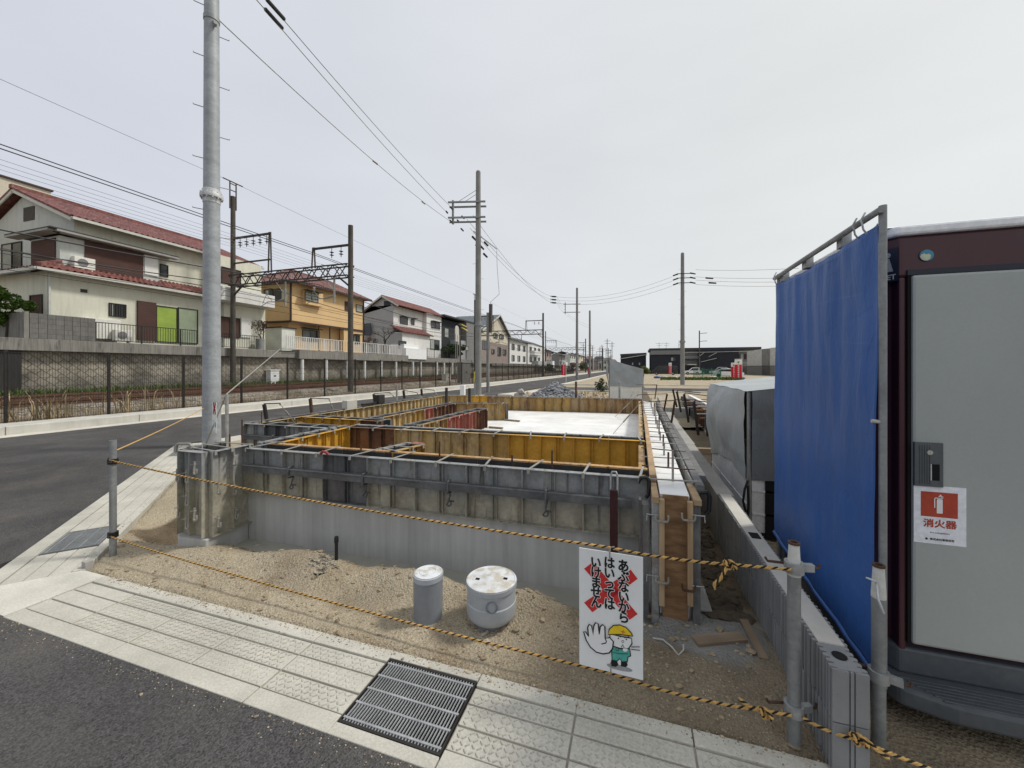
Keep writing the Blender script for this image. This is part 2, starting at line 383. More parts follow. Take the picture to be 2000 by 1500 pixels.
M['ropey'] = mat('rope_yellow', (.52, .315, .1), .7, .2, 30); M['ropeb'] = mat('rope_black', (.012, .011, .01), .8, .2)
M['whitepaint'] = mat('white_panel', (.78, .79, .79), .45, .03, 2, .02, 40, .02); M['redpaint'] = mat('sign_red', (.55, .03, .03), .5, .05, bump=0)
M['ink'] = mat('sign_black', (.008, .008, .008), .5, .05, bump=0); M['yellowpaint'] = mat('sign_yellow', (.75, .53, .02), .5, .05, bump=0)
M['teal'] = mat('sign_teal', (.08, .38, .32), .5, .05, bump=0); M['greyink'] = mat('sign_grey', (.3, .31, .33), .5, .05, bump=0)
M['posterred'] = mat('poster_red', (.42, .06, .03), .6, .05, bump=0); M['paper'] = mat('paper', (.8, .82, .86), .7, .02, bump=0)
M['pvc'] = mat('pvc_grey', (.2, .215, .24), .4, .06, 3, .05, 40, .03); M['pvclight'] = mat('pvc_light_grey', (.36, .385, .41), .45, .06, 3, .05)
M['pvclid'] = mat('pvc_lid', (.66, .68, .7), .5, .06, 4, .06, 30, .1, .002, 60, 0, .4, [((.46, .41, .31), 16, .48, .6, .75, (1, 1, 1)), ((.4, .36, .28), 4, .55, .7, .5, (1, 1, 1))])
M['bluesheet'] = m_tarp('blue_sheet', (.034, .11, .34), .5, .42); M['greytarp'] = m_tarp('grey_tarp', (.33, .355, .365), .45, .6)
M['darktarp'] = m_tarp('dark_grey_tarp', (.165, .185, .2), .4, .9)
M['maroon'] = mat('maroon_plastic', (.06, .017, .024), .38, .1, 2, .05, 30, .05, .004, 70, 0, .45, [((.13, .1, .09), 3, .58, .8, .3, (1, 1, .4))]); M['doorgrey'] = mat('toilet_door_grey', (.37, .395, .38), .45, .06, 1.2, .03, 80, .05, .001, 120, 0, .4, [((.27, .275, .26), 2.2, .58, .8, .35, (1, 1, .5)), ((.5, .52, .5), 14, .66, .72, .3, (1, 1, .15))])
M['basegrey'] = mat('toilet_base_grey', (.075, .085, .095), .5, .15, 4, .1, 30, .1, .002, 60, 0, .4, [((.2, .2, .19), 5, .55, .75, .35, (1, 1, 1))])
M['handle'] = mat('handle_grey', (.1, .11, .115), .45, .05, bump=0); M['rooflight'] = mat('toilet_roof', (.85, .86, .87), .35, .03, bump=.02)
M['navy'] = mat('toilet_sign_navy', (.012, .016, .03), .4, .05, bump=0); M['stickblue'] = mat('sticker_blue', (.06, .24, .36), .4, .05, bump=0); M['stickpale'] = mat('sticker_pale', (.5, .52, .36), .4, .05, bump=0)
M['gravel'] = m_island('gravel_stones', (.2, .205, .215), .5, 1.6); M['rubble'] = m_island('rubble', (.3, .29, .27), .5, 1.5)
M['chips'] = m_island('chips', (.42, .37, .31), .6, 1.4); M['stonechips'] = m_island('pebbles', (.38, .315, .225), .45, 1.35)
def m_ballast():
    t = NT('ballast'); v = t.coord()
    g = t.n('ShaderNodeTexVoronoi', Scale=14.0); t.l(v, g.inputs['Vector'])
    c = t.scale((.235, .205, .17), t.rng(g.outputs['Color'], 0, 1, .3, 1.8))
    c = t.mix(t.rng(t.noise(.6, detail=7), .45, .62, 0, .75), c, (.1, .078, .045))
    c = t.mix(t.rng(t.noise(1.1, seed=5, detail=7), .56, .68, 0, .6), c, (.06, .07, .025))
    return t.out(c, .95, t.bump(g.outputs['Distance'], 1, .05), spec=.2)
M['ballast'] = m_ballast(); M['rail'] = mat('rail_rust', (.1, .05, .03), .7, .3)
M['stone'] = m_stone()
M['cream'] = mat('cream_render', (.62, .615, .52), .9, .05, 1.2, .05, 20, .1, .01, 30, 0, .25, [((.4, .38, .3), 1.5, .5, .75, .42, (3, 3, .35))])
M['creamgrey'] = mat('pale_and_shaded_render', (.5, .52, .5), .9, .05, 1.2, .05, 20, .1, .01, 30, 0, .25, [((.3, .3, .28), 1.5, .5, .75, .42, (3, 3, .35))])  # pale render, also the shaded tone of the cream house walls
M['orange'] = mat('orange_render', (.66, .46, .24), .9, .05, 1, .04, 20, .1, .01, 30, 0, .25, [((.4, .26, .12), 1.5, .58, .75, .25, (3, 3, .4))])
M['white'] = mat('white_render', (.68, .68, .66), .9, .05, 1, .04, 20, .08, .01, 30, 0, .25, [((.4, .39, .37), 1.5, .5, .75, .45, (3, 3, .35))])
M['greywall'] = mat('grey_and_shaded_render', (.36, .37, .38), .9, .06, 1, .05, 20, .08); M['midgrey'] = mat('mid_grey_render', (.2, .2, .2), .9, .06, 1)  # grey render also carries the shade on white house sides
M['darkwall'] = m_siding('dark_siding', (.03, .033, .04), .35, 'Y'); M['darkwallx'] = m_siding('dark_siding_x', (.026, .029, .037), .6, 'X')
M['brownwall'] = m_siding('taupe_siding', (.27, .22, .2), .4); M['beige'] = mat('beige_render', (.55, .51, .41), .9, .05)
M['whitesiding'] = m_siding('white_siding', (.64, .66, .6), .16)
M['tilered'] = m_tile('red_roof_tile', (.165, .06, .052)); M['tiledull'] = m_tile('dull_red_tile', (.19, .095, .085)); M['slate'] = mat('slate_roof', (.11, .13, .145), .7, .15, 2)
M['darkroof'] = mat('dark_roof', (.045, .045, .05), .7, .2); M['canopy'] = mat('canopy_grey', (.3, .3, .28), .7, .1); M['eave'] = mat('eave_trim', (.52, .52, .48), .7, .08); M['darktrim'] = mat('brown_trim', (.05, .03, .025), .7, .15)
M['shutter'] = m_siding('brown_shutter', (.085, .045, .038), .17); M['frame'] = mat('window_frame', (.02, .018, .017), .5, .1, bump=0); M['framewhite'] = mat('white_frame', (.7, .7, .68), .5, .05, bump=0)
M['glass'] = m_glass('window_glass'); M['glasslight'] = mat('frosted_glass', (.32, .34, .31), .4, .12, 2, bump=0); M['greenblind'] = m_siding('green_blind', (.31, .43, .085), .16)
M['greenpale'] = m_siding('pale_green_blind', (.36, .42, .3), .12); M['acwhite'] = mat('appliance_white', (.7, .69, .64), .5, .05)
M['leaf'] = m_leaf('leaves', (.03, .065, .012), (.075, .12, .02)); M['leafdark'] = m_leaf('dark_leaves', (.018, .03, .012), (.035, .055, .02)); M['leafdry'] = m_leaf('dry_leaves', (.09, .06, .045), (.14, .09, .07))
M['bark'] = mat('bark', (.05, .04, .035), .95, .3, 8); M['grass'] = m_leaf('green_grass', (.05, .085, .018), (.1, .13, .035)); M['drygrass'] = m_leaf('dry_grass', (.3, .23, .13), (.42, .34, .21))
M['flagred'] = mat('flag_red', (.55, .02, .035), .8, .08); M['flagwhite'] = mat('flag_white', (.75, .75, .74), .8, .04); M['flaggreen'] = mat('flag_green', (.03, .2, .1), .8, .05)
M['carwhite'] = mat('car_paint_white', (.7, .71, .72), .3, .03, bump=0, spec=.6); M['carblack'] = mat('car_paint_black', (.012, .012, .014), .25, .03, bump=0, spec=.6); M['carsilver'] = mat('car_paint_silver', (.4, .41, .42), .3, .03, bump=0, metal=.4)
M['tyre'] = mat('tyre', (.012, .012, .012), .85, .1); M['lamp'] = mat('lamp_lens', (.6, .58, .55), .2, .05, bump=0); M['yellowbox'] = mat('yellow_plastic', (.62, .5, .08), .5, .1)
M['greennet'] = mat('green_net', (.03, .16, .1), .8, .2); M['bluestuff'] = mat('blue_plastic', (.03, .09, .3), .6, .2)
# ================================================================ ground sheet
SITE_Y = 1.86
def west_edge(y):            # west kerb line of the side road
    P = [(-40, -15.6), (5, -14.1), (10, -13.85), (20, -12.95), (31, -12.3), (62, -12.0), (400, -12)]
    for (a, xa), (b, xb) in zip(P, P[1:]):
        if y <= b: return xa+(xb-xa)*(max(y, a)-a)/(b-a)
    return -12
def bump2(x, y, cx, cy, rx, ry): return math.exp(-((x-cx)/rx)**2-((y-cy)/ry)**2)
def sstep(a, b, x):
    t = min(1, max(0, (x-a)/(b-a))); return t*t*(3-2*t)
def noise2(x, y, s=1.0):
    from mathutils import noise as N
    return N.noise(Vector((x*s, y*s, 3.3)))
CUT0, CUTD, CUTN = Vector((-4.13, 1.86)), Vector((-.747, .665)), Vector((-.665, -.747))   # inner corner, direction along the cut, outward normal
def ground_h(x, y):
    h = -.06
    s = CUTD.x*(x-CUT0.x)+CUTD.y*(y-CUT0.y); nrm = CUTN.x*(x-CUT0.x)+CUTN.y*(y-CUT0.y)
    inside = y > SITE_Y+.012 and nrm < -.012 and x > -8.3
    if inside and y < 14 and x < 6:
        edge = min((y-SITE_Y), -nrm, 1.0)
        h = -.012+.03*sstep(0, .5, edge)*(1 if y < 4 else .6)
        h += .012*noise2(x, y, 2.2)+.007*noise2(x, y, 7)+.004*noise2(x, y, 19)
        k = sstep(0, .22, edge)
        h += k*(.125*bump2(x, y, -2.5, 2.4, .48, .17)-.1*bump2(x, y, -2.95, 2.52, .25, .07)+.1*bump2(x, y, -1.5, 2.48, .4, .14)+.1*bump2(x, y, -.68, 2.45, .28, .12)+.06*bump2(x, y, -3.35, 2.25, .4, .15)-.03*bump2(x, y, -1.95, 2.2, .3, .2)-.03*bump2(x, y, -1.05, 2.3, .2, .2)+.03*bump2(x, y, .1, 2.15, .4, .12))
        h -= k*.03*bump2(x, y, -1.85, 2.28, .12, .1)
        if y < 3.1 and -3.6 < x < .12:
            yt = 2.62+.05*noise2(x, 0, 3)+.035*noise2(x, 5, 9)
            h -= .17*sstep(yt-.12, yt+.02, y)
        h -= .38*bump2(x, y, -4.5, 2.82, .38, .27)+.12*bump2(x, y, -4.15, 2.62, .35, .2)
        if x > .3: h += (-.05-.02*noise2(x, y, 5))*sstep(.3, .45, x)*sstep(2.55, 3.0, y)
        if x > .95: h -= .03
    elif x > -7 and y > 14:
        h = -.02+.03*noise2(x, y, .3)+.02*noise2(x, y, 1.1)
    if -1.30 < x < -.74 and 1.40 < y < 1.80: h = -.5
    if -5.2 < x < -4.4 and .05 < nrm < .5 and .55 < s < 1.1: h = -.5
    if -8.4 < x < -7.5 and .05 < nrm < .5 and 4.75 < s < 5.3: h = -.5
    if x < west_edge(y)-.3: h = -.08
    return h
def axis(lo, hi, f0, f1, step):
    a = [f0+step*k for k in range(int((f1-f0)/step)+1)]
    out = list(a); x, d = f0, step
    while x > lo: d *= 1.28; x -= d; out.append(max(x, lo))
    x, d = a[-1], step
    while x < hi: d *= 1.28; x += d; out.append(min(x, hi))
    return sorted(set(out))
gx = axis(-2500, 2500, -8.6, 1.6, .035); gy = axis(-2500, 2500, 1.34, 4.0, .035)
mb = MB(); mb.v = [(x, y, ground_h(x, y)) for y in gy for x in gx]
nx = len(gx)
for j in range(len(gy)-1):
    for i in range(nx-1): mb.face((j*nx+i, j*nx+i+1, (j+1)*nx+i+1, (j+1)*nx+i))
mud = []; slu = []
for x, y, z in mb.v:
    m_ = 0; s_ = 0
    if .25 < x < .75 and y > 2.3: m_ = sstep(2.5, 3.2, y+.3*noise2(x, y, 3))*.95
    if -4.9 < x < -4 and 2.5 < y < 3.6: m_ = max(m_, .95*sstep(-.0, -.1, z))
    m_ = max(m_, .5*bump2(x, y, -3.1, 2.55, .4, .08))
    if -1.2 < x < 1 and y < 4: m_ = max(m_, .5*sstep(-1.0, .5, x+.5*noise2(x, y, 2.5))+.25*noise2(x, y, 3.5))
    if .95 < x < 6 and y < 16: m_ = .6*sstep(6, 3, x)*sstep(16, 12, y)
    if x > -3.7 and x < 1 and y > 2.1 and y < 5:
        m_ = max(m_, .85*sstep(.45, -.1, abs(y-2.62-.05*noise2(x, 0, 3))*8-.25), .9*bump2(x, y, -2.95, 2.54, .3, .09), .6*bump2(x, y, -1.05, 2.36, .12, .1), .5*bump2(x, y, -1.9, 2.2, .15, .12), .35*sstep(.15, .5, noise2(x, y, 1.7)))
    s_ = 1.05*bump2(x, y, .5, 2.62, .3, .3)+.9*bump2(x, y, .12, 2.5, .45, .17)+.5*bump2(x, y, .5, 3.3, .15, .5)+.35*noise2(x, y, 4)
    mud.append(min(1, max(0, m_))); slu.append(min(1, max(0, sstep(.45, .8, s_))) if x < .72 and x > -1 and y < 6 else 0)
go = mb.build('ground', M['dirt'], smooth=60)
for nm_, vals in (('mud', mud), ('slurry', slu)):
    at = go.data.attributes.new(nm_, 'FLOAT', 'POINT'); at.data.foreach_set('value', vals)
struct(go)
# ================================================================ roads
def sheet(name, pts, z0, z1, m):
    b = MB(); b.prism([(p[0], p[1], z0) for p in pts], (0, 0, z1-z0)); return struct(b.build(name, m))
cut = lambda s, n: CUT0+CUTD*s+CUTN*n
c1 = cut(6.15, .585)
ys = [-40, -5, 5, 10, 20, 31, 62, 200]
road = [(60, 1.365), (-4.86, 1.365), tuple(cut(.55, .585)), tuple(c1), (-8.85, 6.6), (-8.5, 12), (-7.75, 21), (-7.0, 34), (-6.5, 55), (-6.5, 200)]
road += [(west_edge(y)+.42, y) for y in ys[::-1]] + [(60, -40)]
sheet('road', road, -.05, .0, M['asphalt'])
b = MB()        # far cross street and a strip of pale kerbs
sheet('far_road', [(-6.3, 26.5), (40, 31), (40, 35.5), (-6.3, 30.6)], -.02, .035, M['asphalt'])
def strip(name, pts, wd, z0, z1, m):
    b = MB()
    for (p, q) in zip(pts, pts[1:]):
        p, q = Vector((*p, 0)), Vector((*q, 0)); d = (q-p).normalized(); n = Vector((d.y, -d.x, 0))*wd
        b.prism([p+Vector((0, 0, z0)), q+Vector((0, 0, z0)), q+n+Vector((0, 0, z0)), p+n+Vector((0, 0, z0))], (0, 0, z1-z0))
    return struct(b.build(name, m, bevel=.008 if z1 > .1 else 0))
yy = [-40, -10, 0, 5, 10, 15, 20, 25, 31, 45, 62, 110, 200]
strip('gutter', [(west_edge(y), y) for y in yy], .42, -.05, .006, M['apron'])
wk = MB()
for k in range(len(yy)-1):
    n = max(1, int((yy[k+1]-yy[k])/2.0))
    for j in range(n):
        ya, yb = yy[k]+(yy[k+1]-yy[k])*j/n, yy[k]+(yy[k+1]-yy[k])*(j+1)/n-.012
        xa, xb = west_edge(ya), west_edge(yb)
        wk.prism([(xa, ya, -.05), (xb, yb, -.05), (xb-.2, yb, -.05), (xa-.2, ya, -.05)], (0, 0, .26))
        wk.prism([(xa-.2, ya, -.05), (xb-.2, yb, -.05), (xb-1.35, yb, -.05), (xa-1.35, ya, -.05)], (0, 0, .22))
struct(wk.build('kerb', M['curb'], bevel=.012))
strip('far_kerb', [(-6.3, 36), (-6.0, 55), (-6.0, 90)], -.45, -.05, .05, M['apron'])
strip('far_kerb', [(-6.3, 36), (40, 41)], .3, -.05, .06, M['apron']); strip('far_kerb', [(-7.65, 21.2), (-6.4, 26.4)], 1.0, -.05, .05, M['apron'])
strip('far_kerb', [(-6.3, 26.3), (40, 30.8)], .3, -.05, .06, M['apron'])
# ================================================================ pavement along the front and the cut corner
pv = MB(); gv = MB(); tr = MB()
XJ = [-3.86, -3.355, -2.81, -2.29, -1.785, -1.285, -.76, -.26, .24, .74, 1.24, 1.74, 2.24]
ROWS = [(1.455, 1.562), (1.572, 1.676), (1.686, 1.775)]
for x0, x1 in zip(XJ, XJ[1:]):
    g = 0.0045 if x0 > -2 else .0065
    if abs(x0+1.285) < .01: continue
    for (y0, y1) in ROWS:
        pv.box(x0+g, x1-g, y0, y1, -.08, .0+rnd.uniform(-.0015, .0015))
        k = 0
        nxs = int((x1-x0-.05)/.027); nys = int((y1-y0-.02)/.027)
        for i in range(nxs+1):
            for j in range(nys+1):
                if rnd.random() < .05 or x0 < -3.8: continue
                cx, cy = x0+.03+i*.027, y0+.013+j*.027; a = .8 if (i+j) % 2 else -.8
                d = Vector((math.cos(a), math.sin(a), 0))*.0105; p = Vector((-d.y, d.x, 0)).normalized()*.0035; c = Vector((cx, cy, .0005))
                zt = Vector((0, 0, .0035))
                i0 = tr.add([c-d-p, c+d-p, c+d+p, c-d+p, c-d*.8-p*.5+zt, c+d*.8-p*.5+zt, c+d*.8+p*.5+zt, c-d*.8+p*.5+zt])
                for q in ((4,5,6,7),(0,1,5,4),(1,2,6,5),(2,3,7,6),(3,0,4,7)): tr.face([i0+u for u in q])
    gv.box(x0, x1, 1.445, 1.785, -.09, -.008)
for i_, (x0, x1) in enumerate(zip(XJ, XJ[1:])):
    cell = abs(x0+1.285) < .01; ga = .003 if i_ % 2 == 0 else .0002; gb = .003 if i_ % 2 else .0002
    pv.box(x0+ga, x1-gb, 1.355, 1.413 if cell else 1.447, -.1, .004); pv.box(x0+ga, x1-gb, 1.811 if cell else 1.783, 1.862, -.1, .006)
for xa, xb in ((XJ[0], -1.29), (-.755, XJ[-1])): gv.box(xa, xb, 1.36, 1.444, -.11, -.012); gv.box(xa, xb, 1.786, 1.858, -.11, -.012)
def cbox(bm_, s0, s1, n0, n1, z0, z1):
    pts = [cut(s0, n0), cut(s1, n0), cut(s1, n1), cut(s0, n1)]
    bm_.prism([(p.x, p.y, z0) for p in pts], (0, 0, z1-z0))
SJ = [.02, .55, 1.1, 1.65, 2.2, 2.75, 3.3, 3.85, 4.4, 4.78, 5.28, 5.7, 6.12]
for s0, s1 in zip(SJ, SJ[1:]):
    hole = abs(s0-.55) < .01 or abs(s0-4.78) < .01
    if not hole:
        for n0, n1 in ((.085, .205), (.212, .33), (.337, .45)): cbox(pv, s0+.004, s1-.004, n0, n1, -.08, rnd.uniform(-.001, .001))
        cbox(gv, s0, s1, .08, .455, -.09, -.008)
    cbox(pv, s0+.003, s1-.003, 0, .077, -.1, .005); cbox(pv, s0+.003, s1-.003, .46, .585, -.1, .004)
cbox(gv, .02, 6.12, .002, .078, -.11, -.012); cbox(gv, .02, 6.12, .459, .58, -.11, -.012)
ap = [(-4.87, 1.362), (-3.864, 1.362), (-3.864, 1.862), (-4.125, 1.862), tuple(cut(.012, .02)), tuple(cut(.012, .58)), (-5.1, 1.42)]
pv.box(-8.9, -8.32, 6.05, 21, -.1, .003)
struct(pv.build('pavement', M['pave'], bevel=.004)); struct(gv.build('pavement_joints', M['groove'])); struct(tr.build('pavement_tread', M['pave']))
sheet('apron', ap, -.1, .003, M['apron'])
# drain gratings
def grating(name, label, c, ux, uy, w_, d_, nb, nc, mbar):
    t = thing(name, label, 'drain grating', (c[0], c[1], -.03), math.atan2(ux[1], ux[0]))
    f = MB(); a, q = w_/2, d_/2
    for x0, x1, y0, y1 in ((-a, a, -q, -q+.012), (-a, a, q-.012, q), (-a, -a+.008, -q+.012, q-.012), (a-.008, a, -q+.012, q-.012)): f.box(x0, x1, y0, y1, 0, .034)
    f.build('frame', M['blacksteel'] if mbar == 'gratebar' else M['galv'], t)
    bb = MB()
    for k in range(nb): x = -a+.02+(w_-.04)*k/(nb-1); bb.box(x-.0021, x+.0021, -q+.013, q-.013, .024, .032)
    bb.build('bars', M[mbar], t)
    cc = MB()
    for k in range(nc): y = -q+.03+(d_-.06)*k/(nc-1); cc.box(-a+.009, a-.009, y-.005, y+.005, .022, .0335)
    cc.build('cross_bars', M[mbar], t)
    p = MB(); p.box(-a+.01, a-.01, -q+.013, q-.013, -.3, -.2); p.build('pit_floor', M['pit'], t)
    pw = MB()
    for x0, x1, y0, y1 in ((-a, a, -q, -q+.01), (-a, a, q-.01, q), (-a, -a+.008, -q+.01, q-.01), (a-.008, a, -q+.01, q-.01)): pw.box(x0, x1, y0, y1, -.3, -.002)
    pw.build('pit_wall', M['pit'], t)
    return t
grating('drain_grate', 'large slotted steel drain grating in the front pavement, light bars over a black pit', (-1.022, 1.612), (1, 0), (0, 1), .516, .392, 32, 5, 'gratebar')
for s, lab in ((.825, 'grey fine slotted drain grating in the diagonal pavement behind the left rope post'), (5.03, 'small grey drain grating far along the diagonal pavement near the steel pole')):
    p = cut(s, .268); grating('drain_grate', lab, p, CUTD, CUTN, .5, .36, 60, 4, 'galv')
# ================================================================ foundation and steel formwork
def line_thing(name, label, cat, p0, p1, group=None, z=0):
    p0, p1 = Vector((*p0, 0)), Vector((*p1, 0)); d = p1-p0
    return thing(name, label, cat, (p0.x, p0.y, z), math.atan2(d.y, d.x), group), d.length
def form_face(t, L_, y, sgn, z0, z1, mats, pw, name='panel'):
    n = max(1, round(L_/pw)); w_ = L_/n
    for k in range(n):
        b = MB(); x0, x1 = k*w_+.001, (k+1)*w_-.001; dep = .05
        ya, yb = (y-.004, y) if sgn < 0 else (y, y+.004)
        b.box(x0, x1, ya, yb, z0, z1)
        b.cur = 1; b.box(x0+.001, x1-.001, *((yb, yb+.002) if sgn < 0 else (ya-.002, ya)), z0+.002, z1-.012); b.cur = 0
        def rib(xa, xb, d): b.box(xa, xb, *( (ya-d, ya) if sgn < 0 else (yb, yb+d)), z0+.006, z1-.006)
        rib(x0, x0+.005, dep); rib(x1-.005, x1, dep)
        if w_ > .2:
            m = 2 if w_ > .5 else 1
            for j in range(1, m+1):
                xm = x0+(x1-x0)*j/(m+1); rib(xm-.018, xm-.014, .03); rib(xm+.014, xm+.018, .03); 
        fy = (ya-dep, ya) if sgn < 0 else (yb, yb+dep)
        b.box(x0, x1, *fy, z1-.005, z1); b.box(x0, x1, *fy, z0, z0+.005)
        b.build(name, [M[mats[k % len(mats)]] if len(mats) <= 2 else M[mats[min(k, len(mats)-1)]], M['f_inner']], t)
def formwork(label, p0, p1, zo, zi, z1, th, om, im, pw=.6, spac=.45, waler=None, hooks=True, end0=None, end1=None, group='steel formwork walls of the foundation', edge=None):
    t, L_ = line_thing('formwork_wall', label, 'formwork', p0, p1, group)
    form_face(t, L_, 0, -1, zo, z1, om, pw); form_face(t, L_, th, 1, zi, z1, im, pw)
    n = max(2, round(L_/spac))
    for k in range(n+1):
        x = .05+(L_-.1)*k/n; s = MB(); sk = rnd.uniform(-.03, .03)
        s.beam((x-sk, -.065, z1+.004), (x+sk, th+.065, z1+.004), .016, .006)
        s.box(x-sk-.01, x-sk+.01, -.068, -.06, z1-.03, z1+.007); s.box(x+sk-.01, x+sk+.01, th+.06, th+.068, z1-.03, z1+.007)
        s.build('spacer_bar', M['clampgrey'] if k % 3 else M['galvrust'], t)
    if waler:
        wz = waler; b = MB(); b.box(.05, L_-.12, -.112, -.056, wz-.03, wz+.03); b.box(.05, L_*.52, -.118, -.112, wz+.018, wz+.03); b.build('waler', M['waler'], t, bevel=.004)
        for k in range(1, int(L_/.8)+1):
            x = k*.78-.28+.1; h = MB()
            h.tube([(x, -.06, wz+.045), (x, -.12, wz+.045), (x, -.125, wz-.045), (x, -.06, wz-.05)], .008, 6)
            h.tube([(x, -.06, wz-.05), (x-.01, -.075, wz-.12)]+[(x-.012+.022*math.sin(a), -.075, wz-.14-.02*math.cos(a)+.0) for a in (-.9, -.3, .3, .9, 1.6, 2.2)], .007, 6)
            h.box(x-.012, x+.03, -.07, -.06, wz-.13, wz-.118)
            h.build('waler_hook', M['waler'], t)
    for on, x in ((end0, 0), (end1, L_)):
        if on:
            b = MB(); s = -1 if x == 0 else 1
            xa, xb = (x-.004, x) if s < 0 else (x, x+.004)
            b.box(xa, xb, 0, th, min(zo, zi), z1)
            for yy_ in (0.0, th/2, th-.005): b.box(*((xa-.05, xa) if s < 0 else (xb, xb+.05)), yy_, yy_+.005, min(zo, zi)+.006, z1-.006)
            b.box(*((xa-.05, xa) if s < 0 else (xb, xb+.05)), 0, th, z1-.005, z1)
            b.build('end_panel', M[on], t)
    return t, L_
ZT = .83
FG = thing('foundation', 'pale grey concrete house foundation rising from the dirt under steel formwork', 'foundation', (-1.7, 2.8, 0))
b = MB(); d = Vector((3.66, .11, 0)).normalized(); nn = Vector((-d.y, d.x, 0))
q0, q1 = Vector((-3.6, 2.775, 0)), Vector((.12, 2.885, 0))
b.prism([q0+Vector((0, 0, -.1)), q1+Vector((0, 0, -.1)), q1+nn*.2+Vector((0, 0, -.1)), q0+nn*.2+Vector((0, 0, -.1))], (0, 0, .515))
for k in range(9):      # fins left by the joints of the struck panels
    p = q0+d*(.28+.4*k); p = p-nn*.0012; b.prism([p+Vector((0, 0, -.1)), p+d*.004+Vector((0, 0, -.1)), p+d*.004+nn*.003+Vector((0, 0, -.1)), p+nn*.003+Vector((0, 0, -.1))], (0, 0, .505))
b.build('stem_wall', M['conc'], FG, world=True)
b = MB(); b.prism([(-3.93, 2.39, -.1), (-3.83, 2.33, -.1), (-3.545, 2.37, -.1), (-3.56, 2.773, -.1), (-3.93, 2.77, -.1)], (0, 0, .205)); b.build('pier_base', M['conc'], FG, world=True, bevel=.01)
b = MB(); b.prism([(.155, 2.66, -.1), (.33, 2.66, -.1), (.42, 9.9, -.1), (.19, 9.9, -.1)], (0, 0, .885)); b.build('side_wall', M['conc_white'], FG, world=True)
b = MB(); b.prism([(-3.4, 4.35, .2), (.11, 4.5, .2), (.17, 9.88, .2), (-5.0, 9.55, .2)], (0, 0, .27)); b.build('slab', M['conc_white'], FG, world=True)
b = MB(); b.prism([(-5.0, 4.1, -.1), (-3.4, 3.0, -.1), (.12, 3.1, -.1), (.12, 4.3, -.1)], (0, 0, .25)); b.build('lower_slab', M['conc'], FG, world=True)
b = MB()
def blind(u, v):
    x = -3.75+4.0*u; y0 = 2.5+.03*noise2(x, 2, 2.3); y1 = 2.86+.02*u
    return (x, y0+(y1-y0)*v, -.055+.004*noise2(x, v, 5))
b.grid(blind, 60, 4); o = b.build('blinding_concrete', M['blind'], smooth=60); struct(o)
formwork('grey concrete-splashed steel formwork along the front wall, dark waler bar across it', (-3.56, 2.77), (.1, 2.88), .41, .25, ZT, .2,
         ['f_grey', 'f_grey', 'f_dark', 'f_grey', 'f_greyb', 'f_grey', 'f_greyb', 'f_greyb', 'f_greyb'], ['f_edge'], .46, .42, waler=.66)
formwork('tall narrow grey steel formwork box standing out at the front left corner', (-3.575, 2.41), (-3.575, 2.79), .11, .11, .86, .31,
         ['f_grey', 'f_greyb'], ['f_dark'], .2, .18, end0='f_grey')
formwork('bright yellow steel formwork wall running back from the front left corner', (-3.5, 2.98), (-3.56, 4.1), .25, .25, ZT, .15, ['f_yellow'], ['f_grey'], .28, .25)
formwork('long middle formwork wall, rusty on its left and plain mustard yellow on its right', (-3.6, 4.14), (.1, 4.31), .25, .45, ZT, .16,
         ['f_rust', 'f_rust', 'f_tan', 'f_tan', 'f_tan', 'f_ystain', 'f_yellow', 'f_yellow', 'f_yellow', 'f_yellow'], ['f_grey'], .37, .4)
formwork('short formwork stub with a reddish end panel behind the front wall', (-2.15, 3.02), (-2.05, 3.42), .2, .2, ZT, .14, ['f_ystain'], ['f_grey'], .2, .2, end1='f_red')
formwork('grey steel formwork of the set-back left wall with a pale waler', (-5.15, 3.97), (-3.62, 4.0), .2, .25, ZT, .16, ['f_grey', 'f_dark', 'f_greyb', 'f_grey'], ['f_dark'], .38, .4, waler=.66)
formwork('left outer formwork wall along the side road, stained yellow inside', (-5.02, 3.98), (-5.06, 9.55), .2, .2, ZT, .16, ['f_tan', 'f_ystain', 'f_tan', 'f_tan'], ['f_dark'], .5, .55)
formwork('yellow inner formwork wall with a dark right end behind the grey left wall', (-4.95, 4.78), (-3.45, 4.72), .25, .3, ZT, .15, ['f_yellow', 'f_yellow', 'f_yellow', 'f_rust'], ['f_dark'], .36, .4)
formwork('yellow-brown striped inner formwork wall running back beside the left rooms', (-3.75, 5.0), (-3.72, 7.5), .3, .3, ZT, .15, ['f_ystain', 'f_tan', 'f_ystain', 'f_ystain', 'f_red', 'f_rust'], ['f_dark'], .3, .4)
formwork('inner formwork wall with bright red end panels beside the white slab', (-2.78, 4.5), (-2.68, 6.73), .45, .3, ZT, .15, ['f_ystain', 'f_ystain', 'f_orange', 'f_red', 'f_red', 'f_red', 'f_red', 'f_rust'], ['f_dark'], .24, .35, end1='f_dark')
formwork('dark-ended brown formwork wall across the back of the white slab', (-3.9, 7.55), (-2.65, 7.8), .45, .3, ZT, .15, ['f_orange', 'f_orange', 'f_ystain', 'f_rust'], ['f_dark'], .4, .4, end1='f_dark')
formwork('rear formwork wall, brown rust-stained panels closing the far side of the slab', (-5.1, 9.6), (.2, 9.92), .45, .1, ZT, .16,
         ['f_tan', 'f_ystain', 'f_yellow', 'f_orange', 'f_ystain', 'f_orange', 'f_ystain', 'f_ystain', 'f_orange', 'f_orange'], ['f_grey'], .44, .5)
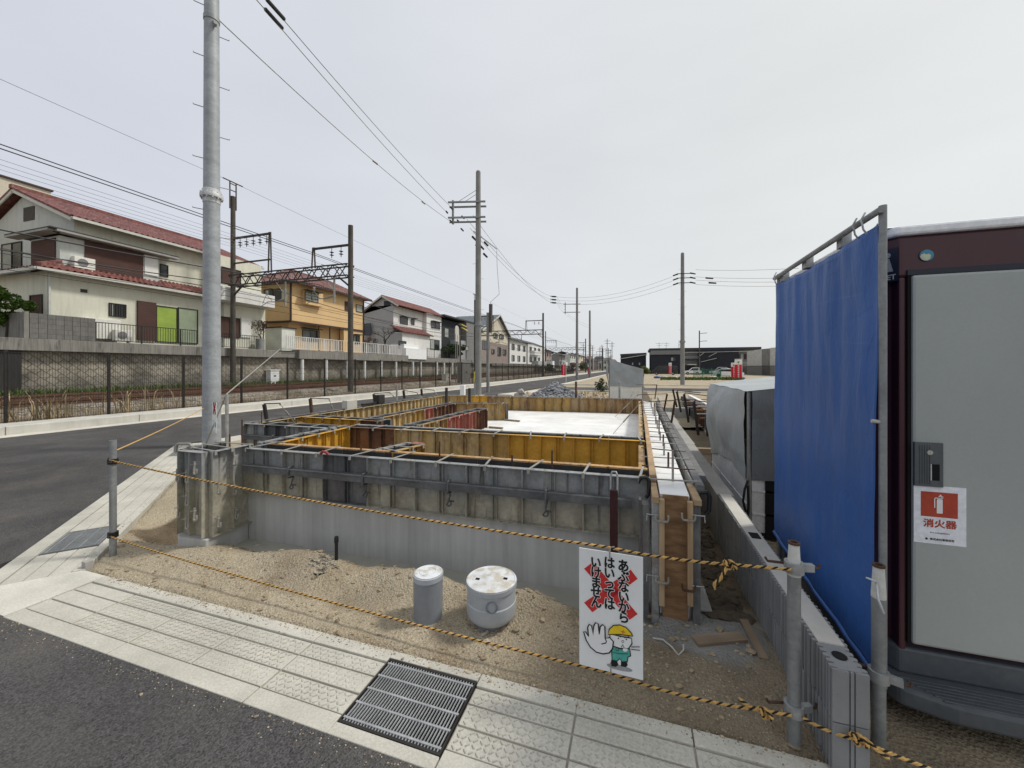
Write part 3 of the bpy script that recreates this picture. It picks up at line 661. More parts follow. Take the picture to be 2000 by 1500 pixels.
# right wall: timber strip, grey walers, separators, starter bars
t, L_ = line_thing('side_formwork', 'right-hand formwork with orange timber strip and grey planks along white concrete top', 'formwork', (.10, 2.9), (.165, 9.85), 'steel formwork walls of the foundation')
form_face(t, L_, 0.02, 1, .45, .79, ['f_ystain', 'f_orange', 'f_tan'], .6)
b = MB(); b.box(0, L_*.55, -.045, .0, .79, ZT+.01); b.build('timber_strip', M['timber'], t, bevel=.003)
b = MB(); b.box(L_*.56, L_, -.03, .0, .72, ZT-.01); b.build('timber_strip', M['plank'], t, bevel=.003)
b = MB()
for k in range(12): b.box(k*.58, k*.58+.57, -.285-k*.004, -.275-k*.004, .1, ZT-.02)
b.build('outer_panels', M['f_greyb'], t)
b = MB(); b.box(-.1, 2.6, -.34, -.29, .765, .825); b.box(.25, 3.1, -.4, -.345, .74, .80); b.box(2.65, 6.8, -.36, -.31, .755, .815); b.build('outer_planks', M['plankg'], t, bevel=.004)
for k in range(20):
    x = -.05+k*.345; s = MB(); a = rnd.uniform(-.03, .03)
    s.beam((x-a, .05, ZT+.0), (x+a, -.33-k*.003, ZT-.005), .012, .008)
    s.build('spacer_bar', M['rust'] if k % 2 else M['clampgrey'], t)
for k in range(15):
    x = .1+k*.42+rnd.uniform(-.1, .1); h = rnd.choice([.08, .1, .12, .22]); y = -.14-.03*rnd.random()-k*.002
    s = MB(); s.tube([(x, y, .77), (x+rnd.uniform(-.01, .01), y, .785+h)], .008, 6); s.build('starter_bar', M['rust'] if k % 2 else M['clampgrey'], t)
# timber end form
t = thing('end_form', 'plywood end form with timber battens and steel uprights, at the right end', 'formwork', (.245, 2.64, 0))
b = MB(); b.box(-.075, .075, -.014, 0, -.02, .79); b.build('plywood_face', M['plywood'], t)
b = MB(); b.box(-.098, -.066, -.055, -.0145, .1, .77); b.build('batten', M['timber'], t, bevel=.003)
b = MB(); b.box(.066, .098, -.055, -.0145, .13, .77); b.build('batten', M['timber'], t, bevel=.003)
for x0, x1, m in ((-.142, -.1, 'galvrust'), (.1, .142, 'f_dark')):
    b = MB(); b.box(x0, x1, -.03, -.024, -.03, .75); b.box(x0, x0+.005, -.024, .05, -.03, .75); b.box(x1-.005, x1, -.024, .05, -.03, .75)
    for k in range(6): z = .05+k*.12; b.tube([((x0+x1)/2, -.0305, z), ((x0+x1)/2, -.034, z)], .006, 8)
    b.build('upright', M[m], t)
b = MB(); b.box(-.2, -.16, -.03, .06, 0, .72); b.box(-.22, -.205, -.01, .06, 0, .74); b.build('upright', M['f_dark'], t)
for q in ((-.14, -.1, -.075, .25, .75, .79), (.1, .145, -.06, .3, .755, .79)): b = MB(); b.box(*q); b.build('top_batten', M['timber'], t, bevel=.003)
def c_clamp(name, label, loc, rot, s=1.0, m='clampgrey', flip=1):
    t = thing(name, label, 'clamp', loc, rot, 'screw clamps on the formwork')
    b = MB(); pts = [(-.055, 0, .03), (-.055, 0, -.01), (-.045, 0, -.03), (.045, 0, -.03), (.055, 0, -.01), (.055, 0, .03)]
    for p, q in zip(pts, pts[1:]): b.beam([v_*s for v_ in p], [v_*s for v_ in q], .016*s, .022*s, (0, 1, 0))
    b.build('clamp_body', M[m], t, bevel=.002)
    b = MB(); b.tube([(.03*s*flip, 0, .022*s), (.135*s*flip, 0, .022*s)], .006*s, 8); b.build('screw', M['galvrust'], t)
    b = MB(); b.tube([(.13*s*flip, 0, .03*s), (.134*s*flip, -.002, -.035*s)], .0035*s, 6); b.build('tommy_bar', M['galvlight'], t)
    return t
c_clamp('screw_clamp', 'grey screw clamp gripping the upper left batten of the plywood end form', tuple(fy(1293, 1012, 2.575)), 0, .68, flip=-1)
c_clamp('screw_clamp', 'grey screw clamp gripping the upper right batten of the plywood end form', tuple(fy(1345, 1010, 2.575)), 0, .68, flip=1)
c_clamp('screw_clamp', 'grey screw clamp gripping the lower left batten of the plywood end form', tuple(fy(1293, 1132, 2.575)), 0, .68, flip=-1)
c_clamp('screw_clamp', 'dull screw clamp low on the right batten of the plywood end form', tuple(fy(1345, 1148, 2.575)), .1, .66, 'rust', flip=1)
t = c_clamp('screw_clamp', 'large grey screw clamp hooked over the top of the left corner form box', (-3.95, 2.45, .86), R(200), 1.25)
t.rotation_euler = (R(180), 0, R(20))
for lab, x, y, z in (('black hook clamp at the right end of the front formwork', .06, 2.8, .8), ('black hook clamp on the right side planks behind the plywood end form', .42, 2.72, .76)):
    b = MB(); b.tube([(x-.03, y, z+.0), (x-.02, y, z+.04), (x+.02, y, z+.045), (x+.035, y, z+.02), (x+.03, y-.01, z-.07), (x+.012, y-.015, z-.09)], [.006, .013, .014, .014, .013, .012], 8)
    o = b.build('hook_clamp', M['black'], smooth=50); tag(o, lab, 'clamp', 'screw clamps on the formwork')
# U hooks on the corner box
for k, (x, y, z) in enumerate([(-3.52, 2.46, .2), (-3.52, 2.62, .22), (-3.72, 2.33, .22), (-3.72, 2.33, .42), (-3.52, 2.6, .72), (-3.84, 2.33, .62), (-3.52, 2.46, .5), (-3.84, 2.34, .3), (-3.52, 2.6, .45), (-3.72, 2.33, .62), (-3.62, 2.33, .3), (-3.62, 2.33, .7)]):
    b = MB(); b.tube([(x, y, z+.09), (x, y-.005, z)]+[(x+.018-.018*math.cos(a), y-.008, z-.018*math.sin(a)) for a in (.5, 1.2, 1.9, 2.6, 3.1)]+[(x+.036, y-.008, z+.03)], .0085, 6)
    b.beam((x-.03, y-.01, z+.06), (x+.04, y-.02, z+.075), .016, .006)
    o = b.build('form_pin', M['clampgrey'], smooth=50); tag(o, 'bent steel U pin hooked into the left corner form box', 'form pin', 'U pins on the corner form box')
b = MB(); b.tube([(-2.62, 2.70, .845), (-2.59, 2.69, .87), (-2.55, 2.69, .865), (-2.54, 2.70, .845)], .012, 8); tag(b.build('form_clip', M['redclamp'], smooth=50), 'small red clip on the top flange of the front formwork', 'clip')
t = thing('turnbuckle_strap', 'dark red ribbed bar hanging from a steel loop over the front formwork', 'hanging bar', (-.135, 2.735, .2))
b = MB()
for k in range(5): b.box(-.026+k*.0105, -.0165+k*.0105, -.05, -.025-.004*(k % 2), -.2, .57)
b.build('ribbed_bar', M['strap'], t)
b = MB(); b.tube([(-.022, -.03, .55), (-.022, .0, .66), (-.012, .01, .68), (.012, .01, .68), (.022, 0, .66), (.022, -.03, .55)], .007, 8); b.build('loop', M['galvrust'], t, smooth=50)
for x, z in ((-.9, .86), (-1.35, .90), (-.35, .9)):
    pass
for k, (x, y, h) in enumerate([(-1.62, 3.0, .13), (-.62, 2.98, .12), (-.95, 2.98, .06), (-2.4, 2.95, .04), (-4.9, 4.0, .16), (-3.75, 2.85, .25), (-2.55, 5.5, .06)]):
    b = MB(); b.tube([(x, y, .7), (x, y, ZT+h)], .0075, 6); tag(b.build('rebar', M['rust'], None), 'bare starter bar standing up out of the foundation formwork', 'rebar', 'starter bars of the foundation')
# braces that align the forms: leaning leg, thin rod, turnbuckle diagonal
def brace(label, foot, top, tip, anchor, thick=.03, m='rust', diag=True):
    t = thing('form_brace', label, 'brace', foot, 0, 'formwork alignment braces')
    V = lambda p: Vector(p)-Vector(foot)
    b = MB(); b.beam(V(foot), V(top), thick, thick*.6, (0, 1, 0)); b.build('leg', M[m], t)
    b = MB(); b.tube([V(top)+Vector((0, 0, -.01)), V(top)+Vector((0, 0, .012)), V(tip)+Vector((0, 0, .01)), V(tip)+Vector((0, 0, -.02))], .008, 6); b.build('rod', M['rust'], t)
    if diag:
        b = MB(); a, c = V(tip), V(anchor); b.tube([a, a.lerp(c, .35), a.lerp(c, .36), a.lerp(c, .6), a.lerp(c, .61), c], [.005, .005, .012, .012, .005, .005], 6); b.build('turnbuckle', M['clampgrey'], t)
    return t
for lab, fp, tp, ti, an in [
    ('brown form brace in front of the orange house, nearest on the left wall', (445, 880, .5), (319, 806, 0), (410, 803, 0), (468, 832, .83)),]:
    pass
def pz(px, py, X): return fx(px, py, X)
def br_left(lab, px0, py0, px1, py1, X, tipx, tipy, ax_, ay_, XA, m='rust'):
    brace(lab, tuple(fx(px0, py0, X)), tuple(fx(px1, py1, X)), tuple(fx(tipx, tipy, XA)), tuple(fx(ax_, ay_, XA)), .05, m)
br_left('dark form brace nearest the camera on the left outer formwork', 521, 822, 516, 790, -5.3, 547, 789, 575, 825, -4.75, 'blacksteel')
br_left('red-brown form brace, second along the left outer formwork', 609, 808, 606, 779, -5.3, 643, 780, 655, 812, -4.8)
br_left('slim rusty form brace, third along the left outer formwork', 732, 786, 730, 770, -5.3, 762, 767, 777, 783, -4.8)
br_left('dark form brace, fourth along the left outer formwork', 790, 778, 788, 763, -5.3, 815, 768, 830, 783, -4.8, 'blacksteel')
br_left('dark form brace near the grey post on the left outer formwork', 824, 772, 823, 760, -5.3, 848, 763, 858, 779, -4.8, 'blacksteel')
for lab, a, bq, cc_, dd, X in [
    ('tall bent brown form brace nearest on the right side wall, turnbuckle to the slab', (1308, 847), (1318, 783), (1250, 787), (1195, 850), .62),
    ('bent brown form brace, middle one of three on the right side wall', (1293, 820), (1303, 770), (1245, 772), (1200, 815), .64),
    ('bent brown form brace farthest on the right side wall', (1279, 779), (1283, 752), (1243, 752), (1225, 790), .68)]:
    brace(lab, tuple(fx(*a, X)), tuple(fx(*bq, X+.06)), tuple(Dp(*cc_, fx(*bq, X+.06).dot(Vector((-SA, CA, 0)))-.15)), tuple(Dp(*dd, fx(*a, X).dot(Vector((-SA, CA, 0)))-.6)), .035)
# posts on the rear wall
for lab, px, y0, y1, m in (('short black stake behind the rear formwork, left of the gravel heap', 917, 780, 758, 'blacksteel'), ('rusty red stake behind the rear formwork, right of the gravel heap', 1125, 778, 745, 'rust'),
                           ('thin dark stake behind the rear formwork near the steel pole', 872, 775, 757, 'blacksteel'), ('grey stake behind the rear formwork in front of the far covered cage', 1210, 780, 746, 'galvrust')):
    p0 = Dp(px, y0+14, 9.9); p1 = Dp(px, y1, 9.9); b = MB(); b.beam((p0.x, p0.y, p0.z), (p1.x, p1.y, p1.z), .07, .05); tag(b.build('stake', M[m], bevel=.004), lab, 'stake')
p = fx(675, 803, -5.2); b = MB(); b.box(p.x-.06, p.x+.06, p.y-.03, p.y+.25, .7, .98); tag(b.build('form_block', M['curb'], bevel=.01), 'pale block standing on the left outer formwork', 'block')
p = fx(735, 783, -5.2); b = MB(); b.box(p.x-.07, p.x+.07, p.y, p.y+.2, .8, 1.02); b.box(p.x-.03, p.x+.03, p.y-.45, p.y, .84, .88); tag(b.build('form_block', M['blacksteel'], bevel=.01), 'black block on a bar on the left outer formwork', 'block')
# loose battens on the slab
for k, (p, q) in enumerate([(G(950, 818, .47), G(1015, 824, .47)), (G(955, 836, .47), G(982, 838, .47))]):
    b = MB(); b.beam(p+Vector((0, 0, .02)), q+Vector((0, 0, .02)), .05, .025); tag(b.build('batten', M['plank']), ('longer' if k == 0 else 'shorter')+' loose batten lying on the white slab', 'batten')
# ================================================================ concrete block wall on the right
t = thing('block_wall', 'long grey concrete block wall with ribbed split faces and hollow near end', 'wall', (.8, 1.84, 0))
def ribbed(x0, x1, y0, y1, z0, z1, name, m):
    b = MB(); n = int((y1-y0)/.0285); prof = (0, .05, .95, 1.0, 1.0, .9); N = n*len(prof)
    jj = [rnd.uniform(.75, 1.1) for _ in range(n+1)]
    off = lambda k: .026*(prof[k % len(prof)]*jj[k//len(prof)])-.019
    yv = lambda k: y0+(y1-y0)*k/N
    for side, xs in ((-1, x0), (1, x1)):
        b.grid(lambda u, v: (xs+side*off(round(u*N)), yv(round(u*N)), z0+(z1-z0)*v), N, 1)
    b.grid(lambda u, v: (x0-off(round(u*N)) if v == 0 else x1+off(round(u*N)), yv(round(u*N)), z1), N, 1)
    b.quad((x0, y1, z0), (x1, y1, z0), (x1, y1, z1), (x0, y1, z1))
    for xa, xb in ((x0-.004, x0+.05), (x0+.056, x0+.066), (x0+.072, x1+.004)): b.box(xa, xb, y0-.008, y0+.002, z0, z1-.001)
    b.box(x0+.002, x1-.002, y0-.001, y0+.004, z0, z1-.002)
    return b.build(name, m, t, world=True)
for zc, za in ((-.1, .0), (.004, .2), (.204, .41)):
    y = 1.84
    while y < 3.9:
        yb = min(y+.396, 4.04); ribbed(.748, .86, y, yb, zc, za, 'block', M['cmu']); y += .4
b = MB(); b.box(.757, .851, 1.99, 4.03, .41, .416); b.build('mortar_top', M['curb'], t, world=True)
b = MB(); b.lathe([(.0, .004), (.026, .004), (.026, .001)], (.804, 1.92, .4105), 12); b.build('core_hole', M['pit'], t, world=True)
b = MB(); b.box(.775, .835, 3.05, 3.15, .4165, .4185); b.build('core_hole', M['pit'], t, world=True)
for (x0, x1, y0, y1, z) in ((.738, .885, 4.045, 6.6, .405), (.75, .9, 6.6, 9.2, .405)):
    y = y0
    while y < y1-.01: b = MB(); b.box(x0, x1, y+.003, min(y+1.3, y1)-.003, -.15, z); b.build('smooth_block', M['smoothblock'], t, world=True, bevel=.004); y += 1.3
t = thing('low_block_wall', 'pale low concrete block wall farther along the right boundary', 'wall', (.9, 9.9, 0))
for k in range(7): b = MB(); b.box(.84+k*.02, 1.0+k*.02, 9.9+k*1.2, 11.08+k*1.2, -.1, .3); b.build('smooth_block', M['smoothblock'], t, world=True, bevel=.004)
# ================================================================ neighbour's formwork with dark props
t = thing('neighbour_formwork', 'neighbouring plot formwork of dark rusty frames behind the covered cage', 'formwork', (1.6, 9, 0))
for j in range(7):
    b = MB(); y = 6.3+j*1.17; b.box(1.55, 1.6, y, y+1.16, .2, .62)
    for k in range(4): b.box(1.5, 1.555, y+.05+k*.29, y+.07+k*.29, .2, .62)
    b.build('panel', M['f_rust' if j % 2 else 'f_dark'], t, world=True)
b = MB(); b.box(1.75, 1.85, 7.5, 14.5, -.1, .66); b.build('stem_wall', M['conc_white'], t, world=True)
for k in range(9):
    b = MB(); y = 6.6+k*.75; b.beam((1.2+rnd.uniform(-.04, .04), y, .63), (3.2, y+.3, .66), .05, .02); b.build('spacer_bar', M['clampgrey'] if k % 2 else M['f_rust'], t, world=True)
for k, (px, py, px1, py1) in enumerate([(1383, 852, 1380, 815), (1364, 850, 1355, 785), (1345, 825, 1336, 770), (1330, 805, 1322, 765), (1322, 795, 1314, 761)]):
    D = [6.6, 7.5, 8.8, 10.2, 11.5][k]
    p, q = Dp(px, py, D), Dp(px1, py1, D); b = MB(); b.beam(p, q, .05, .03, (0, 1, 0)); b.build('prop', M['blacksteel'], t, world=True)
    b = MB(); r_ = Dp(px1+70-8*k, py1+8-2*k, D+.6); b.tube([q, q+Vector((.03, 0, .03)), r_], .012, 6); b.build('prop_rod', M['rust'], t, world=True)
b = MB(); a = G(1350, 862, .2); b.beam((.95, 7.1, .2), (1.7, 7.2, .2), .1, .1); b.build('sleeper', M['plank'], t, world=True)
# ================================================================ posts and striped ropes
def rope(name, label, pts, r=.0068, pitch=.042, cat='rope', group='striped safety ropes'):
    P = [Vector(p) for p in pts]; dense = []
    seg = [0]
    for a, c in zip(P, P[1:]): seg.append(seg[-1]+(c-a).length)
    n = max(8, int(seg[-1]/(pitch/7))); b = MB()
    def at(s):
        for k in range(len(P)-1):
            if s <= seg[k+1]+1e-9: return P[k].lerp(P[k+1], (s-seg[k])/max(1e-9, seg[k+1]-seg[k]))
        return P[-1]
    cs = [at(seg[-1]*k/n) for k in range(n+1)]
    for st in range(3):
        b.cur = 0 if st < 2 else 1; q = []
        for k in range(n+1):
            d = (cs[min(k+1, n)]-cs[max(k-1, 0)]).normalized(); a = d.cross(Vector((0, 0, 1)))
            a = a.normalized() if a.length > .1 else Vector((1, 0, 0)); c = a.cross(d)
            ph = 2*math.pi*(seg[-1]*k/n/pitch+st/3); q.append(cs[k]+(a*math.cos(ph)+c*math.sin(ph))*r*.52)
        b.tube(q, r*.56, 5)
    o = b.build(name, [M['ropey'], M['ropeb']], None, smooth=60)
    return tag(o, label, cat, group) if label else o
def sag(p, q, s, n=14):
    p, q = Vector(p), Vector(q)
    return [p.lerp(q, k/n)-Vector((0, 0, s*4*(k/n)*(1-k/n))) for k in range(n+1)]
def swivel(t, z, ang, m, lever=True):
    b = MB(); b.lathe([(.025, z-.022), (.036, z-.022), (.036, z+.022), (.025, z+.022)], n=20)
    c, s_ = math.cos(ang), math.sin(ang)
    b.beam((c*.03, s_*.03, z), (c*.075, s_*.075, z), .022, .03)
    b.build('clamp', M[m], t, smooth=40)
    if lever:
        b = MB(); b.tube([(c*.04, s_*.04, z), (c*.095, s_*.095, z), (c*.1, s_*.1, z+.018)], .0055, 6); b.tube([(-c*.02-s_*.03, -s_*.02+c*.03, z), (-c*.09-s_*.03, -s_*.09+c*.03, z+.004), (-c*.1-s_*.03, -s_*.1+c*.03, z+.02)], .0055, 6)
        b.build('clamp_bolt', M['rust' if m != 'black' else 'black'], t)
M['sleeve'] = mat('pale_sleeve', (.56, .56, .53), .7, .1, 8)
def scaf_post(label, loc, h, taper, clamps, m='galv', cm='galvrust', group='scaffold tube posts of the rope barrier', z0=-.15):
    t = thing('rope_post', label, 'post', (*loc, 0), 0, group)
    b = MB(); zt = h-(.135 if taper else 0)
    b.lathe([(.0243, z0), (.0243, zt), (.021, zt), (.021, zt-.1)], n=20); b.build('tube', M[m], t, smooth=40)
    if taper:
        b = MB(); b.lathe([(.0255, zt-.005), (.0255, zt+.005), (.0195, h-.012), (.0215, h-.01), (.0215, h), (.015, h), (.015, h-.05)], n=20); b.build('sleeve', M['sleeve'], t, smooth=40)
        b = MB(); b.lathe([(.0222, h-.008), (.0222, h+.001), (.0145, h+.001), (.0145, h-.01)], n=20); b.build('rim', M['rust'], t, smooth=40)
    for z, a in clamps: swivel(t, z, a, cm)
    return t
PL = (-4.25, 2.095); PR = (.648, 1.93); PT = (1.002, 2.06)
scaf_post('galvanised rope post at the pavement corner, on the left', PL, .98, False, [(.80, R(170)), (.175, R(160))], cm='black')
scaf_post('thick rope post with tapered pale sleeve beside the block wall end', PR, .855, True, [(.75, R(10)), (.145, R(20))])
scaf_post('second sleeved post, standing between the block wall and the toilet', PT, .75, True, [(.275, R(-20))], group='scaffold tube posts of the rope barrier')
b = MB(); p = Vector((.985, 2.04, .68)); b.tube([p, p+Vector((-.02, -.03, .02)), p+Vector((-.05, -.03, .03))], .004, 5); b.tube([p, p+Vector((-.01, -.03, -.05)), p+Vector((.01, -.032, -.11))], .005, 5)
tag(b.build('wire_tie', M['galvlight'], smooth=50), 'twisted pale tie wrapped on the post by the toilet', 'tie')
up = [Vector((PL[0]+.02, PL[1]-.03, .815))]+sag((PL[0]+.02, PL[1]-.03, .815), (-.12, 1.955, .712), .035, 20)[1:]+sag((-.12, 1.955, .712), (.43, 1.905, .735), .012, 8)[1:]+[Vector((PR[0]-.02, PR[1]-.03, .75))]
rope('rope', 'upper yellow and black rope between the left post and sleeved post', up)
lo = sag((PL[0]+.02, PL[1]-.03, .17), (-.12, 1.962, .088), .035, 20)+sag((-.12, 1.962, .088), (.5, 1.9, .125), .02, 8)[1:]+[Vector((PR[0]-.02, PR[1]-.035, .14))]
rope('rope', 'lower yellow and black rope just above the dirt', lo)
rope('rope', 'short rope running off to the right past the block wall end', sag((PR[0]+.02, PR[1]-.035, .14), (.815, 1.80, .18), .012, 6)+sag((.815, 1.80, .18), (1.14, 1.84, .09), .005, 6)[1:]+[Vector((1.45, 1.8, -.0))])
def knot(label, c, tail):
    c = Vector(c); pts = []
    for k in range(26):
        a = k/25*4*math.pi; pts.append(c+Vector((.03*(k/25-.5)*1.6+.006*math.sin(a*1.5), .014*math.cos(a), .016*math.sin(a))))
    rope('rope_knot', label, pts+[Vector(p) for p in tail], .0075)
knot('yellow and black rope knot with loose tail below, at the sleeved post', (.40, 1.897, .735), [(.38, 1.885, .72), (.36, 1.88, .68), (.335, 1.875, .655), (.33, 1.875, .63)])
knot('yellow and black rope knot low on the sleeved post', (.53, 1.885, .13), [(.47, 1.88, .145), (.43, 1.88, .17)])
knot('yellow and black rope knot against the block wall end', (.815, 1.797, .182), [(.86, 1.79, .17), (.9, 1.79, .145)])
# thin yellow cord from the left post to the big pole
def cable(name, label, pts, r, m, cat='cable', group=None, n=6):
    b = MB(); b.tube(pts, r, n); return tag(b.build(name, M[m], None, smooth=60), label, cat, group)
cable('cord', 'thin yellow cord from the left rope post up to the steel pole', sag((PL[0], PL[1], .88), fx(398, 797, -8.2), .02), .006, 'ropey', 'cord')
cable('rebar', 'bent pale wire end lying in the mud right of the sign', [G(1275, 1253, 0)+Vector((0, 0, .02)), G(1295, 1258, 0)+Vector((0, 0, .025)), G(1313, 1275, 0)+Vector((0, 0, .03)), G(1325, 1287, 0)+Vector((0, 0, .02)), G(1335, 1280, 0)+Vector((0, 0, .03)), G(1335, 1273, 0)+Vector((0, 0, .04))], .005, 'curb', 'wire')
# ================================================================ flat artwork helpers
class Art:
    """paint layers on a board: u to the right, v up, layers step out along n"""
    def __init__(s, parent, o, U, N_, world=False): s.p = parent; s.o = Vector(o); s.U = Vector(U).normalized(); s.N = Vector(N_).normalized(); s.V = s.N.cross(s.U); s.w = world
    def P(s, u, v, k): return s.o+s.U*u+s.V*v+s.N*(.0006*k)
    def poly(s, name, m, polys, k=1):
        b = MB()
        for pl in polys: b.prism([s.P(u, v, k) for u, v in pl], s.N*.0004)
        return b.build(name, M[m], s.p)
    def stroke(s, name, m, lines, wd, k=2, closed=False):
        b = MB()
        for ln in lines:
            pts = [Vector((u, v, 0)) for u, v in ln]
            if closed: pts = pts+[pts[0]]
            n = len(pts); lft = []; rgt = []
            for i in range(n):
                a = pts[max(i-1, 0)] if not closed or i > 0 else pts[-2]; c = pts[min(i+1, n-1)] if not closed or i < n-1 else pts[1]
                d = (c-a).normalized(); q = Vector((-d.y, d.x, 0))*wd/2; lft.append(pts[i]+q); rgt.append(pts[i]-q)
            for i in range(n-1):
                b.prism([s.P(p.x, p.y, k) for p in (lft[i], lft[i+1], rgt[i+1], rgt[i])], s.N*.0004)
        return b.build(name, M[m], s.p)
    def text(s, name, m, txt, u, v, size, k=3, bold=.0, sx=1.0, align='CENTER'):
        cu = bpy.data.curves.new(name, 'FONT'); cu.body = txt; cu.size = size; cu.align_x = align; cu.align_y = 'CENTER'; cu.resolution_u = 3
        to = bpy.data.objects.new(name, cu); COL.objects.link(to); dg = bpy.context.evaluated_depsgraph_get()
        m0 = bpy.data.meshes.new_from_object(to.evaluated_get(dg)); bpy.data.objects.remove(to)
        vv, ff = [], []           # bold weight: the outline laid down a few times, each a hair in front of the last
        offs = [(0, 0)] if bold <= 0 else [(bold*math.cos(R(45*j)), bold*math.sin(R(45*j))) for j in range(8)]+[(0, 0)]
        for j, (du, dv) in enumerate(offs):
            base = len(vv)
            for q in m0.vertices: vv.append(tuple(s.P(u+q.co.x*sx+du, v+q.co.y+dv, k+j*.06)))
            for q in m0.polygons: ff.append([base+i_ for i_ in q.vertices])
        me = bpy.data.meshes.new(name); me.from_pydata(vv, [], ff)
        me.materials.clear(); me.materials.append(M[m])
        o = bpy.data.objects.new(name, me); COL.objects.link(o); o.parent = s.p; return o
def ell(cx, cy, rx, ry, a0=0, a1=360, n=20, rot=0):
    out = []
    for k in range(n+1):
        a = R(a0+(a1-a0)*k/n); x, y = rx*math.cos(a), ry*math.sin(a); c, s_ = math.cos(R(rot)), math.sin(R(rot)); out.append((cx+x*c-y*s_, cy+x*s_+y*c))
    return out
# warning board: frame in photo pixels of the 1500 px zoom, 400 px -> 1500
def warn(label, loc, rot, tilt, full=True):
    t = thing('warning_sign', label, 'sign', loc, rot, 'hanging warning signs')
    W, H = .3, .585
    b = MB(); b.box(0, W, -.002, .002, 0, H); b.build('board', M['whitepaint'], t, bevel=.001)
    A = Art(t, (0, -.0022, 0), (1, 0, 0), (0, -1, 0))
    def px(x, y):           # zoom pixel -> board coordinates (board corners: TL 100,112  TR 570,168  BL 122,985  BR 588,1080)
        v = ((y-112)-(x-100)*.12)/(873+ (x-100)*.083); u = (x-100-22*v)/(470-4*v); return (u*W, H*(1-v))
    if full:
        A.poly('red_cross', 'redpaint', [[px(*p) for p in ((142, 268), (210, 215), (540, 590), (485, 635))], [px(*p) for p in ((485, 262), (535, 328), (212, 592), (148, 522))]], 1)
        for col, (x0, y0, x1, y1) in (('あぶないから', (432, 240, 443, 625)), ('はいっては', (330, 222, 338, 530)), ('いけません', (230, 222, 240, 520))):
            n = len(col)
            for i, ch in enumerate(col):
                f = i/(n-1); u, v = px(x0+(x1-x0)*f, y0+(y1-y0)*f); u0, v0 = px(x0+(x1-x0)*f-34, y0+(y1-y0)*f-4)
                A.text('letter', 'whitepaint', ch, u, v, .061, 2, .0048, .88); A.text('letter', 'ink', ch, u, v, .061, 3.2, .0022, .88)
        # plain cartoon worker holding out a hand
        hand = [(150, 735), (165, 735), (188, 770), (180, 700), (192, 678), (210, 690), (222, 755), (226, 690), (238, 664), (258, 672), (268, 750), (275, 690), (292, 676), (308, 690), (312, 780), (345, 770), (372, 800), (368, 850), (345, 885), (300, 895), (250, 885), (205, 850), (172, 800)]
        H_ = [px(*p) for p in hand]
        body = [(362, 830), (400, 850), (455, 860), (490, 850), (498, 905), (478, 915), (475, 950), (440, 955), (420, 930), (400, 950), (365, 945), (362, 890)]
        A.poly('suit', 'teal', [[px(*p) for p in body]], 1); A.stroke('suit_outline', 'ink', [[px(*p) for p in body]], .0045, 2, True)
        A.poly('boots', 'ink', [[px(*p) for p in ((362, 940), (400, 945), (412, 975), (395, 992), (362, 988), (355, 965))], [px(*p) for p in ((430, 950), (470, 945), (478, 975), (465, 990), (430, 985))]], 3)
        A.poly('shadow_mark', 'greyink', [[px(x, y) for x, y in ell(420, 998, 95, 20, n=20, rot=11)]], 1)
        face = [(345, 745), (420, 760), (500, 770), (505, 810), (480, 850), (420, 850), (370, 835), (350, 790)]
        A.poly('face', 'whitepaint', [[px(*p) for p in face]], 4); A.stroke('face_outline', 'ink', [[px(*p) for p in face]], .005, 5, True)
        helm = [(332, 750), (340, 710), (370, 680), (415, 674), (460, 690), (495, 725), (510, 755), (500, 752), (420, 745)]
        A.poly('helmet', 'yellowpaint', [[px(*p) for p in helm]], 6); A.stroke('helmet_outline', 'ink', [[px(*p) for p in helm]], .0045, 7, True)
        A.stroke('helmet_cross', 'redpaint', [[px(425, 722), px(455, 726)], [px(441, 710), px(438, 738)]], .003, 8)
        A.stroke('eyebrows', 'ink', [[px(390, 752), px(425, 765)], [px(450, 770), px(485, 758)]], .0025, 6); A.poly('eyes', 'ink', [[px(x, y) for x, y in ell(408, 775, 5, 6, n=8)], [px(x, y) for x, y in ell(465, 780, 5, 6, n=8)]], 6)
        A.stroke('nose', 'ink', [[px(x, y) for x, y in ell(440, 797, 8, 8, n=10)]], .002, 6)
        A.stroke('whistle', 'ink', [[px(430, 840), px(440, 820), px(450, 845), px(470, 850)], [px(500, 835), px(560, 830)], [px(500, 853), px(562, 856)]], .0035, 6); A.poly('whistle_hand', 'whitepaint', [[px(x, y) for x, y in ell(458, 858, 18, 14, n=12)]], 6)
        A.stroke('belt', 'ink', [[px(372, 885), px(420, 892), px(478, 890)], [px(390, 855), px(395, 870), px(408, 872), px(412, 858)]], .0025, 3)
        A.poly('hand', 'whitepaint', [H_], 9); A.stroke('hand_outline', 'ink', [H_, ], .006, 10, True); A.stroke('palm_line', 'ink', [[px(312, 780), px(322, 800), px(318, 812), px(285, 822)]], .005, 10)
    else:
        A.poly('red_cross', 'redpaint', [[(.04, .56), (.09, .6), (.26, .38), (.21, .34)], [(.26, .56), (.21, .6), (.04, .38), (.09, .34)]], 1)
        for j, col in enumerate(('あぶない', 'いけない')):
            for i, ch in enumerate(col): A.text('letter', 'ink', ch, .2-.1*j, .57-.07*i, .06, 3, .002, .9)
        A.poly('suit', 'teal', [[(.17, .1), (.26, .1), (.25, .2), (.18, .2)]], 1); A.stroke('hand_outline', 'ink', [ell(.1, .17, .05, .06, n=14)], .006, 3)
    b = MB(); b.tube([(.148, -.004, H-.035), (.148, -.005, H+.003), (.15, .006, H+.02), (.168, -.002, H+.03)], .0032, 6); b.build('hanger_wire', M['clampgrey'], t)
